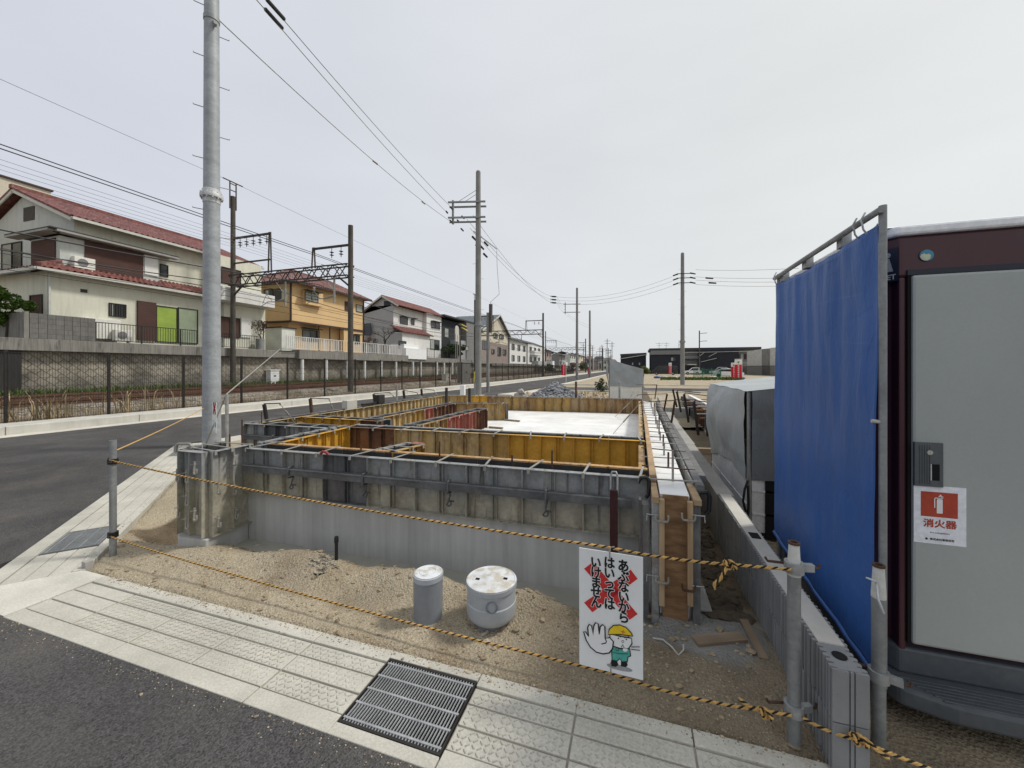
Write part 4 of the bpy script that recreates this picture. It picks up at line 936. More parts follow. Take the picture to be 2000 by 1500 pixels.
    b = MB(); b.tube([(.152, -.004, .045), (.152, -.005, .005), (.155, .004, -.02)], .0028, 6); b.build('hanger_wire', M['clampgrey'], t)
    t.rotation_euler = (R(tilt), 0, rot)
    return t
warn('white warning board with a red cross and cartoon worker, hung on the ropes in front', (-.262, 1.925, .125), R(-1.5), 1.0)
p = fx(425, 848, -8.02)
warn('distant white warning board with a red cross, tied to the big steel pole', (p.x, p.y-.1, .33), R(-22), 0, False)
# ================================================================ drain covers and buried pipes
t = thing('drain_pipe', 'narrow grey plastic drain riser with a round pale lid', 'drain pipe', (-1.27, 2.2, .015))
b = MB(); b.lathe([(.09, -.1), (.093, .09), (.0935, .245), (.08, .245)], n=32); b.build('riser', M['pvc'], t, smooth=40)
b = MB(); b.lathe([(.0965, .232), (.0965, .262), (.094, .264), (.0, .264)], n=32); b.build('collar', M['pvclight'], t, smooth=40)
b = MB(); b.lathe([(.085, .264), (.088, .268), (.08, .27), (.078, .267), (.055, .267), (.053, .27), (.05, .27), (.048, .267), (.02, .267), (.018, .27), (0, .27)], n=32); b.build('lid', M['pvclid'], t, smooth=30)
t = thing('inspection_chamber', 'wide grey plastic inspection chamber with a dusty round white lid', 'drain cover', (-.86, 2.27, -.06)); t.scale = (1.14, 1.14, 1.08)
b = MB(); b.lathe([(.085, -.1), (.09, .07), (.1, .1), (.125, .112)], n=36); b.build('shaft', M['pvc'], t, smooth=40)
b = MB(); b.lathe([(.12, .10), (.131, .112), (.136, .13), (.137, .195), (.133, .2), (.134, .27), (.14, .275), (.141, .3), (.1, .3)], n=40); b.build('body', M['pvclight'], t, smooth=35)
b = MB()
for k in range(20):
    a = 2*math.pi*k/20; a2 = 2*math.pi*(k+1)/20
    c = Vector((.05, -.126, .225)); ux, uz = Vector((.93, .36, 0)), Vector((0, 0, 1))
    q = lambda a, r: c+ux*math.cos(a)*r+uz*math.sin(a)*r
    b.beam(q(a, .03), q(a2, .03), .004, .01, (0.36, -.93, 0))
b.build('boss_ring', M['pvc'], t)
b = MB(); b.lathe([(.136, .3), (.138, .306), (.131, .309), (.128, .306), (.05, .307), (.045, .309), (0, .309)], n=40); b.build('lid', M['pvclid'], t, smooth=30)
for x, y in ((-.07, -.03), (.075, .02)): b = MB(); b.box(x-.011, x+.011, y-.008, y+.008, .3082, .3100); b.build('key_hole', M['pit'], t)
p = Vector((-2.35, 2.31, -.03))
t = thing('black_pipe', 'upright slim black pipe with a capped top, in the dirt', 'pipe', G(657, 1102, .065))
b = MB(); b.lathe([(.0125, -.1), (.0125, .175)], n=16); b.build('tube', M['black'], t, smooth=40)
b = MB(); b.lathe([(.0165, .17), (.0165, .205), (.012, .218), (0, .22)], n=16); b.build('cap', M['black'], t, smooth=40)
M['chipsdull'] = m_island('dull_rubble', (.3, .27, .22), .5, 1.5)
p = G(626, 1133, 0)
t = thing('buried_pipe', 'broken black pipe mouth half buried among pale rubble', 'pipe', (p.x, p.y, .03), 0)
b = MB(); b.lathe([(.045, -.08), (.05, .04), (.043, .04), (.04, -.02), (0, -.02)], n=20); b.build('pipe_mouth', M['black'], t, smooth=40)
b = MB()
for k in range(75):
    a = rnd.uniform(0, 6.28); r = rnd.uniform(.02, .17)*rnd.uniform(.4, 1); x, y = p.x+r*math.cos(a)-.02, p.y+.8*r*math.sin(a)+.05; s = rnd.uniform(.003, .013)
    b.blob((x, y, ground_h(x, y)+s*.5), s*rnd.uniform(.7, 1.8), s, s*.6, 0)
tag(b.build('rubble', M['chipsdull']), kind='stuff')
for k, (dx, dy, dz, l_, a) in enumerate([(-.05, .0, .06, .07, 2.2), (.03, .0, .06, .08, .6), (.02, -.06, .02, .07, 1.2)]):
    b = MB(); c, s_ = math.cos(a), math.sin(a); b.beam((p.x+dx-c*l_/2, p.y+dy, p.z+.035+dz-s_*l_/3), (p.x+dx+c*l_/2, p.y+dy, p.z+.035+dz+s_*l_/3), .014, .008); tag(b.build('concrete_shard', M['rubble'], bevel=.002), 'pale shard sticking out of the broken black pipe', 'shard', 'shards in the broken pipe')
b = MB(); p = G(165, 1110, 0); b.box(p.x-.02, p.x+.03, p.y-.01, p.y+.04, -.05, .055); tag(b.build('boundary_peg', M['smoothblock'], bevel=.004), 'short square concrete boundary peg at the pavement corner', 'peg')
M['clod'] = mat('soil_clod', (.3, .24, .16), .95, .3, 9, .3, 60, .5, .004, 90)
# planks and scraps
def plank(label, p, q, wd, th, m='plank', tilt=0):
    b = MB(); p, q = Vector(p), Vector(q); L_ = (q-p).length; b.box(-L_/2, L_/2, -wd/2, wd/2, 0, th)
    o = b.build('plank', M[m], bevel=.002); c = (p+q)/2; o.location = (c.x, c.y, c.z); d = q-p; o.rotation_euler = (tilt, -math.atan2(d.z, math.hypot(d.x, d.y)), math.atan2(d.y, d.x)); return tag(o, label, 'plank', 'plank offcuts in the mud')
plank('short thick plank offcut lying level in the mud before the end form', G(1357, 1258, .0), G(1452, 1250, .0), .075, .028)
plank('longer plank offcut leaning along the foot of the block wall', G(1452, 1215, .0), G(1492, 1292, .0), .05, .02)
plank('grey scrap board lying flat in slurry beside the end form', G(1362, 1150, .0), G(1375, 1195, .0), .1, .012, 'smoothblock')
plank('pale scrap of wood with a red end left of the end form', G(1268, 1180, .0), G(1276, 1208, .0), .07, .015)
for k, (x, y, a, l_) in enumerate([(940, 1245, 1.0, .05), (950, 1252, -.7, .04), (230, 1135, .3, .04), (498, 1068, .5, .04)]):
    p = G(x, y, .0); b = MB(); b.beam(p+Vector((0, 0, .01)), p+Vector((l_*math.cos(a), l_*math.sin(a), .016)), .016, .006); tag(b.build('wood_chip', M['chips']), 'small flat wood chip lying on the bare dirt', 'wood chip', 'wood chips on the dirt')
# pebbles scattered through the dirt
b = MB()
for k in range(5200):
    x = rnd.uniform(-5.8, .68); y = 1.87+abs(rnd.gauss(0, .38))
    if (CUTN.x*(x-CUT0.x)+CUTN.y*(y-CUT0.y)) > -.02 or y > 3.2 or (-3.6 < x < .4 and y > 2.62) or (x > .0 and y > 2.3): continue
    s = rnd.uniform(.0018, .0042)*(2.4 if rnd.random() < .05 else 1); b.blob((x, y, ground_h(x, y)+s*.3), s*rnd.uniform(.8, 1.5), s*rnd.uniform(.8, 1.3), s*.7, 0, .2)
tag(b.build('gravel', M['stonechips']), kind='stuff')
b = MB()     # clods of the same soil
for k in range(520):
    x = rnd.uniform(-5.6, .66); y = 1.9+abs(rnd.gauss(0, .4)) if rnd.random() < .5 else 2.5+rnd.gauss(0, .09)
    if (CUTN.x*(x-CUT0.x)+CUTN.y*(y-CUT0.y)) > -.03 or y > 3.1 or (-3.6 < x < .4 and y > 2.66): continue
    s = rnd.uniform(.005, .016)*(1.6 if rnd.random() < .1 else 1); b.blob((x, y, ground_h(x, y)+s*.15), s*rnd.uniform(.9, 1.6), s*rnd.uniform(.8, 1.3), s*.65, 1, .3)
tag(b.build('soil_clods', M['clod'], smooth=40), kind='stuff')
b = MB()     # grit swept on to the pavement and along the road edge
for k in range(1500):
    if rnd.random() < .55: x, y, z = rnd.uniform(-3.8, .9), 1.862-abs(rnd.gauss(0, .035)), .006
    elif rnd.random() < .5: x, y, z = rnd.uniform(-3.8, .9), 1.352-abs(rnd.gauss(0, .05)), .0
    else:
        s_ = rnd.uniform(.1, 5.5); q = cut(s_, abs(rnd.gauss(0, .05))+.0); x, y, z = q.x, q.y, .005
    if -1.29 < x < -.75 and 1.4 < y < 1.815: continue
    s = rnd.uniform(.0015, .004)*(2 if rnd.random() < .04 else 1); b.blob((x, y, z+s*.4), s*1.2, s, s*.7, 0, .25)
tag(b.build('grit', M['stonechips']), kind='stuff')
b = MB()     # muddy lumps along the foundation corridor
for k in range(420):
    y = 2.75+rnd.random()**1.5*4; x = rnd.uniform(.43, .69); s = rnd.uniform(.01, .04)
    b.blob((x, y, ground_h(x, y)+s*.1), s*1.4, s*1.2, s*.6, 1, .3)
tag(b.build('mud_lumps', mat('mud', (.085, .066, .045), .9, .3, 6), smooth=60), kind='stuff')
# gravel heap and rubble behind the foundation
def heap(name, label, c, rx, ry, h, n, smin, smax, m):
    t = thing(name, label, 'gravel heap', (c[0], c[1], -.05)); b = MB()
    b.grid(lambda u, v: (rx*v*math.cos(u*2*math.pi), ry*v*math.sin(u*2*math.pi), h*(1-v)**1.1*(1+.12*noise2(u*9, v*5, 1))), 32, 10); b.build('mound', M[m], t, smooth=60)
    b = MB()
    for k in range(n):
        v = rnd.random()**.6; a = rnd.uniform(0, 6.28); s = rnd.uniform(smin, smax); b.blob((rx*v*math.cos(a)*1.05, ry*v*math.sin(a)*1.05, h*(1-v)**1.1+s*.2), s*1.2, s, s*.8, 0, .35)
    tag(b.build('stones', M[m], t), kind='stuff')
p = Dp(1085, 775, 14.0); heap('gravel_heap', 'cone of dark grey gravel behind the rear formwork', (p.x, p.y), 2.0, 1.6, 1.12, 2400, .03, .07, 'gravel')
p = Dp(1020, 778, 13.5); heap('rubble_heap', 'low scatter of broken concrete left of the gravel cone', (p.x, p.y), .9, .6, .8, 220, .04, .12, 'rubble')
# ================================================================ blue sheet on its tube frame
t = thing('tube_frame', 'scaffold tube frame that carries the blue sheet beside the toilet', 'tube frame', (1.0, 2.12, 0))
XN, YN, XF, YF, ZS = 1.036, 2.1, 1.045, 3.4, 2.29
def tub(name, pts, r=.0145, m='galv'): b = MB(); b.tube(pts, r, 12); return b.build(name, M[m], t, world=True, smooth=50)
tub('tube', [(XN, YN, .2), (XN, YN, 2.31)], .0145); tub('tube', [(XF, YF, -.1), (XF, YF, 2.31)], .0145)
tub('tube', [(XN-.02, YN-.03, 2.285), (XF-.02, YF+.03, 2.285)], .0145)
tub('tube', [(XF+.03, YF, .0), (XF+.03, YF+.01, .9)], .0215)
for y in (2.45, 2.9, 3.3): b = MB(); b.box(XN-.0, XN+.045, y, y+.06, 2.235, 2.31); b.build('coupler', M['galvrust'], t, world=True, bevel=.004)
b = MB(); b.tube([(XN, YN, 1.36), (XN-.04, YN, 1.365)], .008, 8); b.build('pin', M['curb'], t, world=True)
b = MB()
def bl(u, v):
    y = YN+.002+(YF-YN-.02)*u; x = XN+.012+(XF-XN)*u; z = 2.235-(1.98-.1*u)*v-.03*math.sin(u*3.1)*(1-v)
    f = .0045*math.sin(u*23+v*2.2+1.2*math.sin(v*5+u*3))*(1-.65*v)+.004*math.sin(u*51+v*3)*(1-v)**2+.014*noise2(u*2.6, v*2.2, 1)+.007*noise2(u*9, v*5, 1)+.003*noise2(u*22, v*9, 1)
    return (x-.03+f-.02*v, y, z)
b.grid(bl, 90, 70); o = b.build('blue_sheet', M['bluesheet'], None, smooth=80, solid=.003); tag(o, 'creased blue tarpaulin hung as a screen beside the toilet', 'tarpaulin')
b = MB(); b.tube([bl(k/12, 1) for k in range(13)], .014, 8); o2 = b.build('hem', M['bluesheet'], None, smooth=60); 
o2.location = o2.location-o.location; o2.parent = o
for y, dz in ((2.24, .0), (3.33, .0), (2.17, .01)):
    b = MB(); b.tube([(XN-.03, y, 2.31), (XN-.045, y, 2.28), (XN-.035, y+.005, 2.235), (XN-.02, y+.01, 2.215)], .004, 6); tag(b.build('sheet_hook', M['galvlight'], smooth=50), 'thin wire hook hanging the blue sheet from the top tube', 'hook', 'wire hooks of the blue sheet')
# ================================================================ portable toilet
TX0, TX1, TY = 1.10, 2.02, 2.31
t = thing('portable_toilet', 'dark maroon portable toilet with a pale grey door and white roof', 'portable toilet', (1.55, 2.7, 0))
def tb(name, q, m, bev=.006): b = MB(); b.box(*q); return b.build(name, M[m], t, world=True, bevel=bev)
def wall_poly(z0, z1, ins, m, name):
    b = MB(); pts = [(TX0+ins, TY+.13, z0), (TX0+.105+ins, TY+ins, z0), (TX1-.1, TY+ins, z0), (TX1, TY+.12, z0), (TX1, TY+1.15, z0), (TX0+ins, TY+1.15, z0)]
    b.prism(pts, (0, 0, z1-z0)); return b.build(name, M[m], t, world=True, bevel=.012)
wall_poly(.23, 2.22, .03, 'maroon', 'body'); wall_poly(2.03, 2.225, -.004, 'maroon', 'header'); wall_poly(2.226, 2.272, -.02, 'rooflight', 'roof_edge')
b = MB(); b.prism([(TX0, TY+.1, 2.266), (TX1, TY+.1, 2.266), (TX1-.1, TY+.3, 2.4), (TX0+.1, TY+.3, 2.4)], (0, 0, .001)); b.add([])
b = MB(); i = b.add([(TX0-.01, TY+.0, 2.27), (TX1, TY+.0, 2.27), (TX1, TY+1.15, 2.27), (TX0-.01, TY+1.15, 2.27), (TX0+.2, TY+.35, 2.375), (TX1-.2, TY+.35, 2.375), (TX1-.2, TY+.8, 2.375), (TX0+.2, TY+.8, 2.375)])
for q in ((0,1,5,4),(1,2,6,5),(2,3,7,6),(3,0,4,7),(4,5,6,7)): b.face([i+k for k in q])
b.build('roof', M['rooflight'], t, world=True, bevel=.01)
tb('jamb', (TX0+.10, TX0+.128, TY-.004, TY+.06, .25, 2.03), 'maroon', .008)
d = tb('door', (1.242, 1.93, TY-.02, TY+.012, .30, 2.035), 'doorgrey', .012)
tb('door_gap', (1.228, 1.2415, TY-.012, TY+.03, .30, 2.03), 'pit', 0); tb('door_gap', (1.228, 1.93, TY-.012, TY+.029, 2.036, 2.062), 'navy', 0)
h = thing('latch', None, None); h.name = 'door_latch'
bpy.data.objects.remove(h)
hx0, hz0, hx1, hz1 = 1.243, 1.05, 1.347, 1.253
b = MB(); b.box(hx0, hx1, TY-.032, TY-.0205, hz0, hz1); L_ = b.build('door_latch', M['handle'], d); L_.location = (0, 0, 0)
def rel(o, par):            # put a part built in world space under a part that sits under a thing at t
    for v in o.data.vertices: v.co -= t.location
for k in range(5): b.box(hx0+.018+k*.009, hx0+.0215+k*.009, TY-.0345, TY-.032, hz0+.012, hz1-.012)
b.v = [(x-t.location.x, y-t.location.y, z-t.location.z) for x, y, z in b.v]
bpy.data.objects.remove(L_); L_ = b.build('door_latch', M['handle'], d, bevel=.003)
def sub(name, q, m): b = MB(); b.box(*q); b.v = [(x-t.location.x, y-t.location.y, z-t.location.z) for x, y, z in b.v]; return b.build(name, M[m], d, bevel=.002)
sub('finger_pull', (hx0+.062, hx0+.09, TY-.0335, TY-.0325, hz0+.03, hz0+.105), 'pit'); sub('pull_bar', (hx0+.056, hx0+.061, TY-.036, TY-.033, hz0+.03, hz0+.105), 'galvlight')
b = MB(); b.prism([Vector((hx0+.055+.011*math.cos(a), TY-.0335, hz1-.045+.011*math.sin(a)))-t.location for a in [2*math.pi*k/14 for k in range(14)]], (0, -.001, 0)); b.build('lock_window', M['curb'], d)
# plastic base with a grooved step
b = MB(); pts = [(TX0-.0, TY-.02), (TX0+.05, TY-.11), (TX0+.22, TY-.165), (TX1, TY-.18), (TX1, TY+1.1), (TX0, TY+1.1)]
b.prism([(x, y, .065) for x, y in pts], (0, 0, .085)); b.build('step', M['basegrey'], t, world=True, bevel=.015)
b = MB(); b.prism([(TX0-.005, TY+.12, .15), (TX0+.1, TY-.006, .15), (TX1, TY-.006, .15), (TX1, TY+1.1, .15), (TX0-.005, TY+1.1, .15)], (0, 0, .12)); b.build('base', M['basegrey'], t, world=True, bevel=.012)
for k in range(6): y = TY-.04-k*.021; tb('step_rib', (TX0+.08+k*.02, TX1-.02, y-.006, y+.002, .149, .1545), 'basegrey', .002)
for x in (1.25, 1.85): tb('foot', (x, x+.1, TY+.1, TY+.9, -.06, .065), 'pit', 0)
# sign on the chamfered corner, sticker on the header
ch0, ch1 = Vector((TX0-.004, TY+.13, 0)), Vector((TX0+.101, TY-.004, 0)); U = (ch1-ch0).normalized(); Nn = Vector((U.y, -U.x, 0))
A = Art(t, Vector((ch0.x, ch0.y, 1.985))-t.location+Nn*.004, U, Nn)
sgn = A.poly('toilet_plate', 'navy', [[(.045, .03), (.169, .03), (.169, .19), (.045, .19)]], 1)
A.text('letter', 'curb', 'TOILET', .107, .05, .034, 3, .0006, .95)
A.poly('figure_mark', 'greyink', [ell(.128, .158, .013, .013, n=14), [(.112, .078), (.15, .078), (.135, .142), (.12, .142)], ell(.08, .158, .013, .013, n=14), [(.067, .078), (.092, .078), (.092, .142), (.067, .142)]], 3)
A2 = Art(t, Vector((1.30, TY-.008, 2.125))-t.location, (1, 0, 0), (0, -1, 0))
A2.poly('round_sticker', 'stickblue', [ell(0, 0, .0265, .0265, n=24)], 1); A2.poly('sticker_emblem', 'stickpale', [[(-.024, -.006), (-.02, .006), (-.008, .01), (-.004, .004), (.008, .007), (.016, -.002), (.012, -.018), (0, -.0245), (-.016, -.02)]], 2)
# poster on the door
t2 = thing('poster', 'white fire extinguisher notice with a red pictogram, stuck on the toilet door', 'poster', (1.245, TY-.0215, .785))
b = MB(); b.box(0, .188, -.0006, 0, 0, .268); b.build('paper', M['paper'], t2)
A = Art(t2, (0, -.0007, 0), (1, 0, 0), (0, -1, 0))
A.poly('red_panel', 'posterred', [[(.026, .125), (.158, .125), (.158, .24), (.026, .24)]], 1)
A.poly('extinguisher_mark', 'whitepaint', [[(.083, .143), (.104, .143), (.104, .205), (.098, .211), (.089, .211), (.083, .205)], [(.09, .209), (.098, .209), (.098, .219), (.09, .219)], [(.09, .217), (.104, .21), (.106, .213), (.096, .219), (.107, .218), (.106, .222), (.09, .224)], ell(.0965, .226, .0035, .0035, n=10)], 2)
A.stroke('hose_mark', 'whitepaint', [[(.089, .213), (.077, .213), (.0755, .208), (.0755, .167)]], .0035, 2)
A.text('letter', 'posterred', '消火器', .094, .092, .04, 2, .0012, 1.0); A.text('letter', 'ink', 'Fire extinguishers', .094, .052, .0085, 2, .0001, 1.15)
A.text('letter', 'ink', '株式会社東栄住宅', .102, .021, .0115, 2, .0003, .95); A.poly('company_emblem', 'ink', [ell(.046, .0215, .0048, .0048, n=14)], 2)
# ================================================================ covered waste cages
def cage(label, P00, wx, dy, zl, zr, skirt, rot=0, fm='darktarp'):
    t = thing('covered_cage', label, 'waste cage', (P00[0], P00[1], 0), rot, 'tarpaulin covered waste cages')
    for x in (0, wx):
        for y in (0, dy): b = MB(); b.tube([(x, y, -.1), (x, y, zl if x == 0 else zr)], .021, 10); b.build('post', M['galv'], t, smooth=50)
    for (x0, x1, y0, y1) in ((.02, wx-.02, -.012, -.002), (.02, wx-.02, dy, dy+.01), (-.012, -.002, .02, dy-.02), (wx, wx+.01, .02, dy-.02)):
        b = MB(); b.box(x0, x1, y0, y1, .0, skirt+.1)
        if x1-x0 > .5:
            for z in (skirt*.35, skirt*.8): b.box(x0, x1, y0-.008, y0, z-.008, z+.008)
        else:
            for z in (skirt*.5,): b.box(x0-.008, x0, y0, y1, z-.006, z+.006)
            for k in (1, 2): b.box(x0-.008, x0, y0+(y1-y0)*k/3-.008, y0+(y1-y0)*k/3+.008, 0, skirt+.1)
        b.build('side_panel', M['acwhite' if zl > 1.6 else 'greytarpanel'], t)
    b = MB(); sg = lambda x, y: (zl+(zr-zl)*x/wx+.012+.012*noise2(x*3+P00[0], y*3, 1)-.02*math.sin(math.pi*min(1, y/dy))*math.sin(math.pi*x/wx))
    b.grid(lambda u, v: (-.03+(wx+.06)*u, -.03+(dy+.06)*v, sg(u*wx, v*dy)), 24, 24); b.build('tarp_top', M['greytarp'], t, smooth=80)
    def side(name, m, p0, p1, bottom, bulge):
        b = MB(); p0, p1 = Vector(p0), Vector(p1); d = (p1-p0); n = Vector((d.y, -d.x, 0)).normalized()
        def f(u, v):
            p = p0.lerp(p1, u); zt = sg(min(max(p.x, 0), wx), min(max(p.y, 0), dy))-.004*v; zb = bottom(u)
            o = bulge*math.sin(math.pi*min(1, v*1.15))*(.7+.3*math.sin(u*3))*(1-.85*u**5)+.03*noise2(u*4+p0.x*5, v*3, 1)+.018*math.sin(u*17+v*5+2*math.sin(v*3))*v*.8+.012*noise2(u*11, v*5, 1)
            return (p.x+n.x*(.0+o), p.y+n.y*(.0+o), zt+(zb-zt)*v)
        b.grid(f, 30, 24); b.build(name, M[m], t, smooth=80)
    side('tarp_side', 'greytarp', (-.03, dy+.03, 0), (-.03, .03, 0), lambda u: skirt-.14+.12*u+.1*math.sin(u*3), .09)
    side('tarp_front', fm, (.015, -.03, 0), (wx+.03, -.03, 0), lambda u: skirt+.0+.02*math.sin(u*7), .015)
    side('tarp_side', 'greytarp', (wx+.03, -.03, 0), (wx+.03, dy+.03, 0), lambda u: skirt, .02); side('tarp_back', 'greytarp', (wx+.03, dy+.03, 0), (-.03, dy+.03, 0), lambda u: skirt, .02)
    return t
M['greytarpanel'] = mat('cage_panel', (.66, .67, .68), .5, .08, 2)
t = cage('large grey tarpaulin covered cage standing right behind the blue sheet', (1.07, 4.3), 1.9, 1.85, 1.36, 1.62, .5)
b = MB(); b.tube([(-.02, -.03, .5), (-.05, -.05, .42), (-.065, -.05, .3), (-.04, -.045, .2), (-.02, -.04, .16), (-.015, -.04, .3), (-.02, -.035, .45)], .011, 8); b.build('hanging_strap', M['black'], t, smooth=60)
b = MB(); b.box(.13, .27, -.02, -.0125, -.05, .56); b.build('panel_gap', M['pit'], t)
p = Dp(1190, 800, 14.0)
t = cage('smaller grey tarpaulin covered cage far behind the rear formwork', (p.x, p.y), 1.15, 1.3, 1.88, 1.55, .92, R(3), 'greytarp')
# ================================================================ railway: ballast, tracks, fence
b = MB(); ya = [-30, -5, 5, 15, 25, 40, 62, 110, 220]
def bal(u, v):
    y = -30+250*v**1.6; xe = west_edge(y)-1.36; x = xe+(-28.2-xe)*u
    z = .1+.03*noise2(x, y, .8)-.25*bump2(x, 0, xe-.2, 0, .6, 1)
    for xt in (-19.4, -23.4): z += .22*sstep(1.9, 1.2, abs(x-xt))
    return (x, y, z)
b.grid(bal, 60, 160); struct(b.build('railway_ballast', M['ballast'], smooth=60))
for xt, lab in ((-19.4, 'nearer rusty railway track on dark ballast behind the fence'), (-23.4, 'farther rusty railway track, beside the stone retaining wall')):
    t = thing('railway_track', lab, 'railway track', (xt, 0, .3), 0, 'railway tracks')
    for s in (-.535, .535):
        r = MB(); r.box(s-.035, s+.035, -25, 200, .13, .18); r.box(s-.008, s+.008, -25, 200, .03, .135); r.box(s-.06, s+.06, -25, 200, .02, .04); r.build('rail', M['rail'], t)
    b = MB()
    for k in range(150): y = -8+k*.75; b.box(-1.05, 1.05, y, y+.2, -.05, .025)
    tag(b.build('sleepers', M['blockgrey'], t), kind='stuff')
# mesh fence along the road
t = thing('mesh_fence', 'dark brown wire mesh fence along the railway behind the pale kerb', 'fence', (-15.9, 8, 0))
FZ0, FZ1 = .12, 2.03
fy_ = [7.58-2.02*k for k in range(4, 0, -1)]+[7.58+2.02*k for k in range(0, 42)]
fp = [(west_edge(y)-1.62, y) for y in fy_]
for x, y in fp: b = MB(); b.box(x-.027, x+.027, y-.027, y+.027, 0.1, FZ1+.04); b.build('post', M['brownsteel'], t, world=True)
for (p, q), k in zip(zip(fp, fp[1:]), range(99)):
    b = MB(); p, q = Vector((*p, 0)), Vector((*q, 0)); d = (q-p); L_ = d.length; d.normalize(); nv = int(L_/.055)
    wv = .006 if q.y < 32 else .0065
    for j in range(nv): c = p+d*(L_*(j+.5)/nv)+Vector((.045, 0, 0)); b.box(c.x-wv/2, c.x+wv/2, c.y-wv/2, c.y+wv/2, FZ0+.05, FZ1)
    for j in range(9): z = FZ0+.06+(FZ1-FZ0-.08)*j/8; h_ = .007 if j not in (0, 8) else .014; b.beam(p+Vector((.05, 0, z)), q+Vector((.05, 0, z)), .007, h_)
    b.build('mesh_panel', M['brownsteel'], t, world=True)
# grass along the line
def blades(name, n, fpos, hmin, hmax, m, lean=.5, w_=.012, per=5):
    b = MB()
    for k in range(n):
        x, y, z = fpos()
        for j in range(per):
            h = rnd.uniform(hmin, hmax); a = rnd.uniform(0, 6.28); l_ = rnd.uniform(.1, lean)*h; px, py = x+rnd.uniform(-.06, .06), y+rnd.uniform(-.06, .06)
            ca, s_ = math.cos(a), math.sin(a); pw = w_*rnd.uniform(.7, 1.4)
            i = b.add([(px-s_*pw, py+ca*pw, z), (px+s_*pw, py-ca*pw, z), (px+ca*l_*.4+s_*pw*.7, py+s_*l_*.4-ca*pw*.7, z+h*.65), (px+ca*l_*.4-s_*pw*.7, py+s_*l_*.4+ca*pw*.7, z+h*.65), (px+ca*l_, py+s_*l_, z+h*rnd.uniform(.75, 1))])
            b.face((i, i+1, i+2, i+3)); b.face((i+3, i+2, i+4))
    return tag(b.build(name, M[m]), kind='stuff')
blades('grass', 1500, lambda: (-26.9+abs(rnd.gauss(0, .7)), 8+rnd.random()**1.3*60, .1), .25, .7, 'grass', .6, .02, 6)
blades('weeds', 1500, lambda: (lambda y: (west_edge(y)-1.9-abs(rnd.gauss(0, 1.1)), y, .02))(3+rnd.random()**1.4*70), .1, .36, 'drygrass', .8, .007, 4)
blades('dry_reeds', 22, lambda: (lambda y: (west_edge(y)-2.1-rnd.random()*.9, y, .05))(rnd.choice([6.0, 7.0, 8.6, 9.0, 6.6])+rnd.gauss(0, .35)), .5, 1.1, 'drygrass', 1.1, .014, 6)
blades('weeds', 260, lambda: (rnd.uniform(-27, -20), rnd.uniform(24, 60), .2), .2, .5, 'leafdry', .8, .02, 5)
# ================================================================ retaining wall and the terrace of the houses
WX, LX = -27.6, -27.15
M['darkwallplain'] = m_conc('very_dark_concrete', (.035, .035, .034), .3, 1.5, (.09, .088, .08), .5)  # very dark concrete colour for the buttress
t = thing('stone_wall', 'long stained retaining wall of diagonal stones across the tracks', 'retaining wall', (WX, 9, 0))
b = MB(); y = -12
while y < 120: b.box(WX-.5, WX, y, min(y+44, 120), -.1, 2.5); y += 44.003
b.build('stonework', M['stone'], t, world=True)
b = MB(); b.box(WX-.6, WX+.32, -12, fx(42, 740, WX+.32).y, -.1, 2.38); b.build('dark_buttress', M['darkwallplain'], t, world=True)
def deck(label, y0, y1, z0, z1, xl=LX, m='oldconc'):
    t = thing('terrace_edge', label, 'terrace', (xl, (y0+y1)/2, z0), 0, 'concrete terrace edges above the railway'); b = MB(); b.box(xl-6, xl, y0, y1, z0, z1); b.build('beam', M[m], t, world=True, bevel=.02); return t
deck('old concrete terrace edge under the cream house with red tiles', -12, 23.6, 2.4, 2.98)
deck('deep concrete terrace edge under the orange house', 25.4, 41.8, 2.35, 3.12, LX+.25)
deck('narrow concrete terrace edge between cream and orange houses', 23.6, 25.4, 2.42, 2.9, LX-.1)
deck('concrete terrace edge under the white and dark grey houses', 41.8, 72, 2.3, 3.0)
deck('far low concrete terrace edge beyond the slate roof house', 72, 119, 2.0, 2.6)
for lab, ys_ in (('slender white round column holding up the terrace', [fx(px, 740, LX+.1).y for px in (591, 638, 679, 713, 745, 774, 807, 822, 854, 868, 884, 895)]),):
    for y in ys_:
        b = MB(); b.tube([(LX+.05, y, .05), (LX+.05, y, 2.36)], .14, 12); tag(b.build('column', M['whitepaint'], smooth=50), 'slender white round column under the concrete terrace edge', 'column', 'white columns under the terrace')
b = MB(); b.box(-120, -32.9, -40, 119, -.1, 2.9); struct(b.build('terrace_ground', M['dirt']))
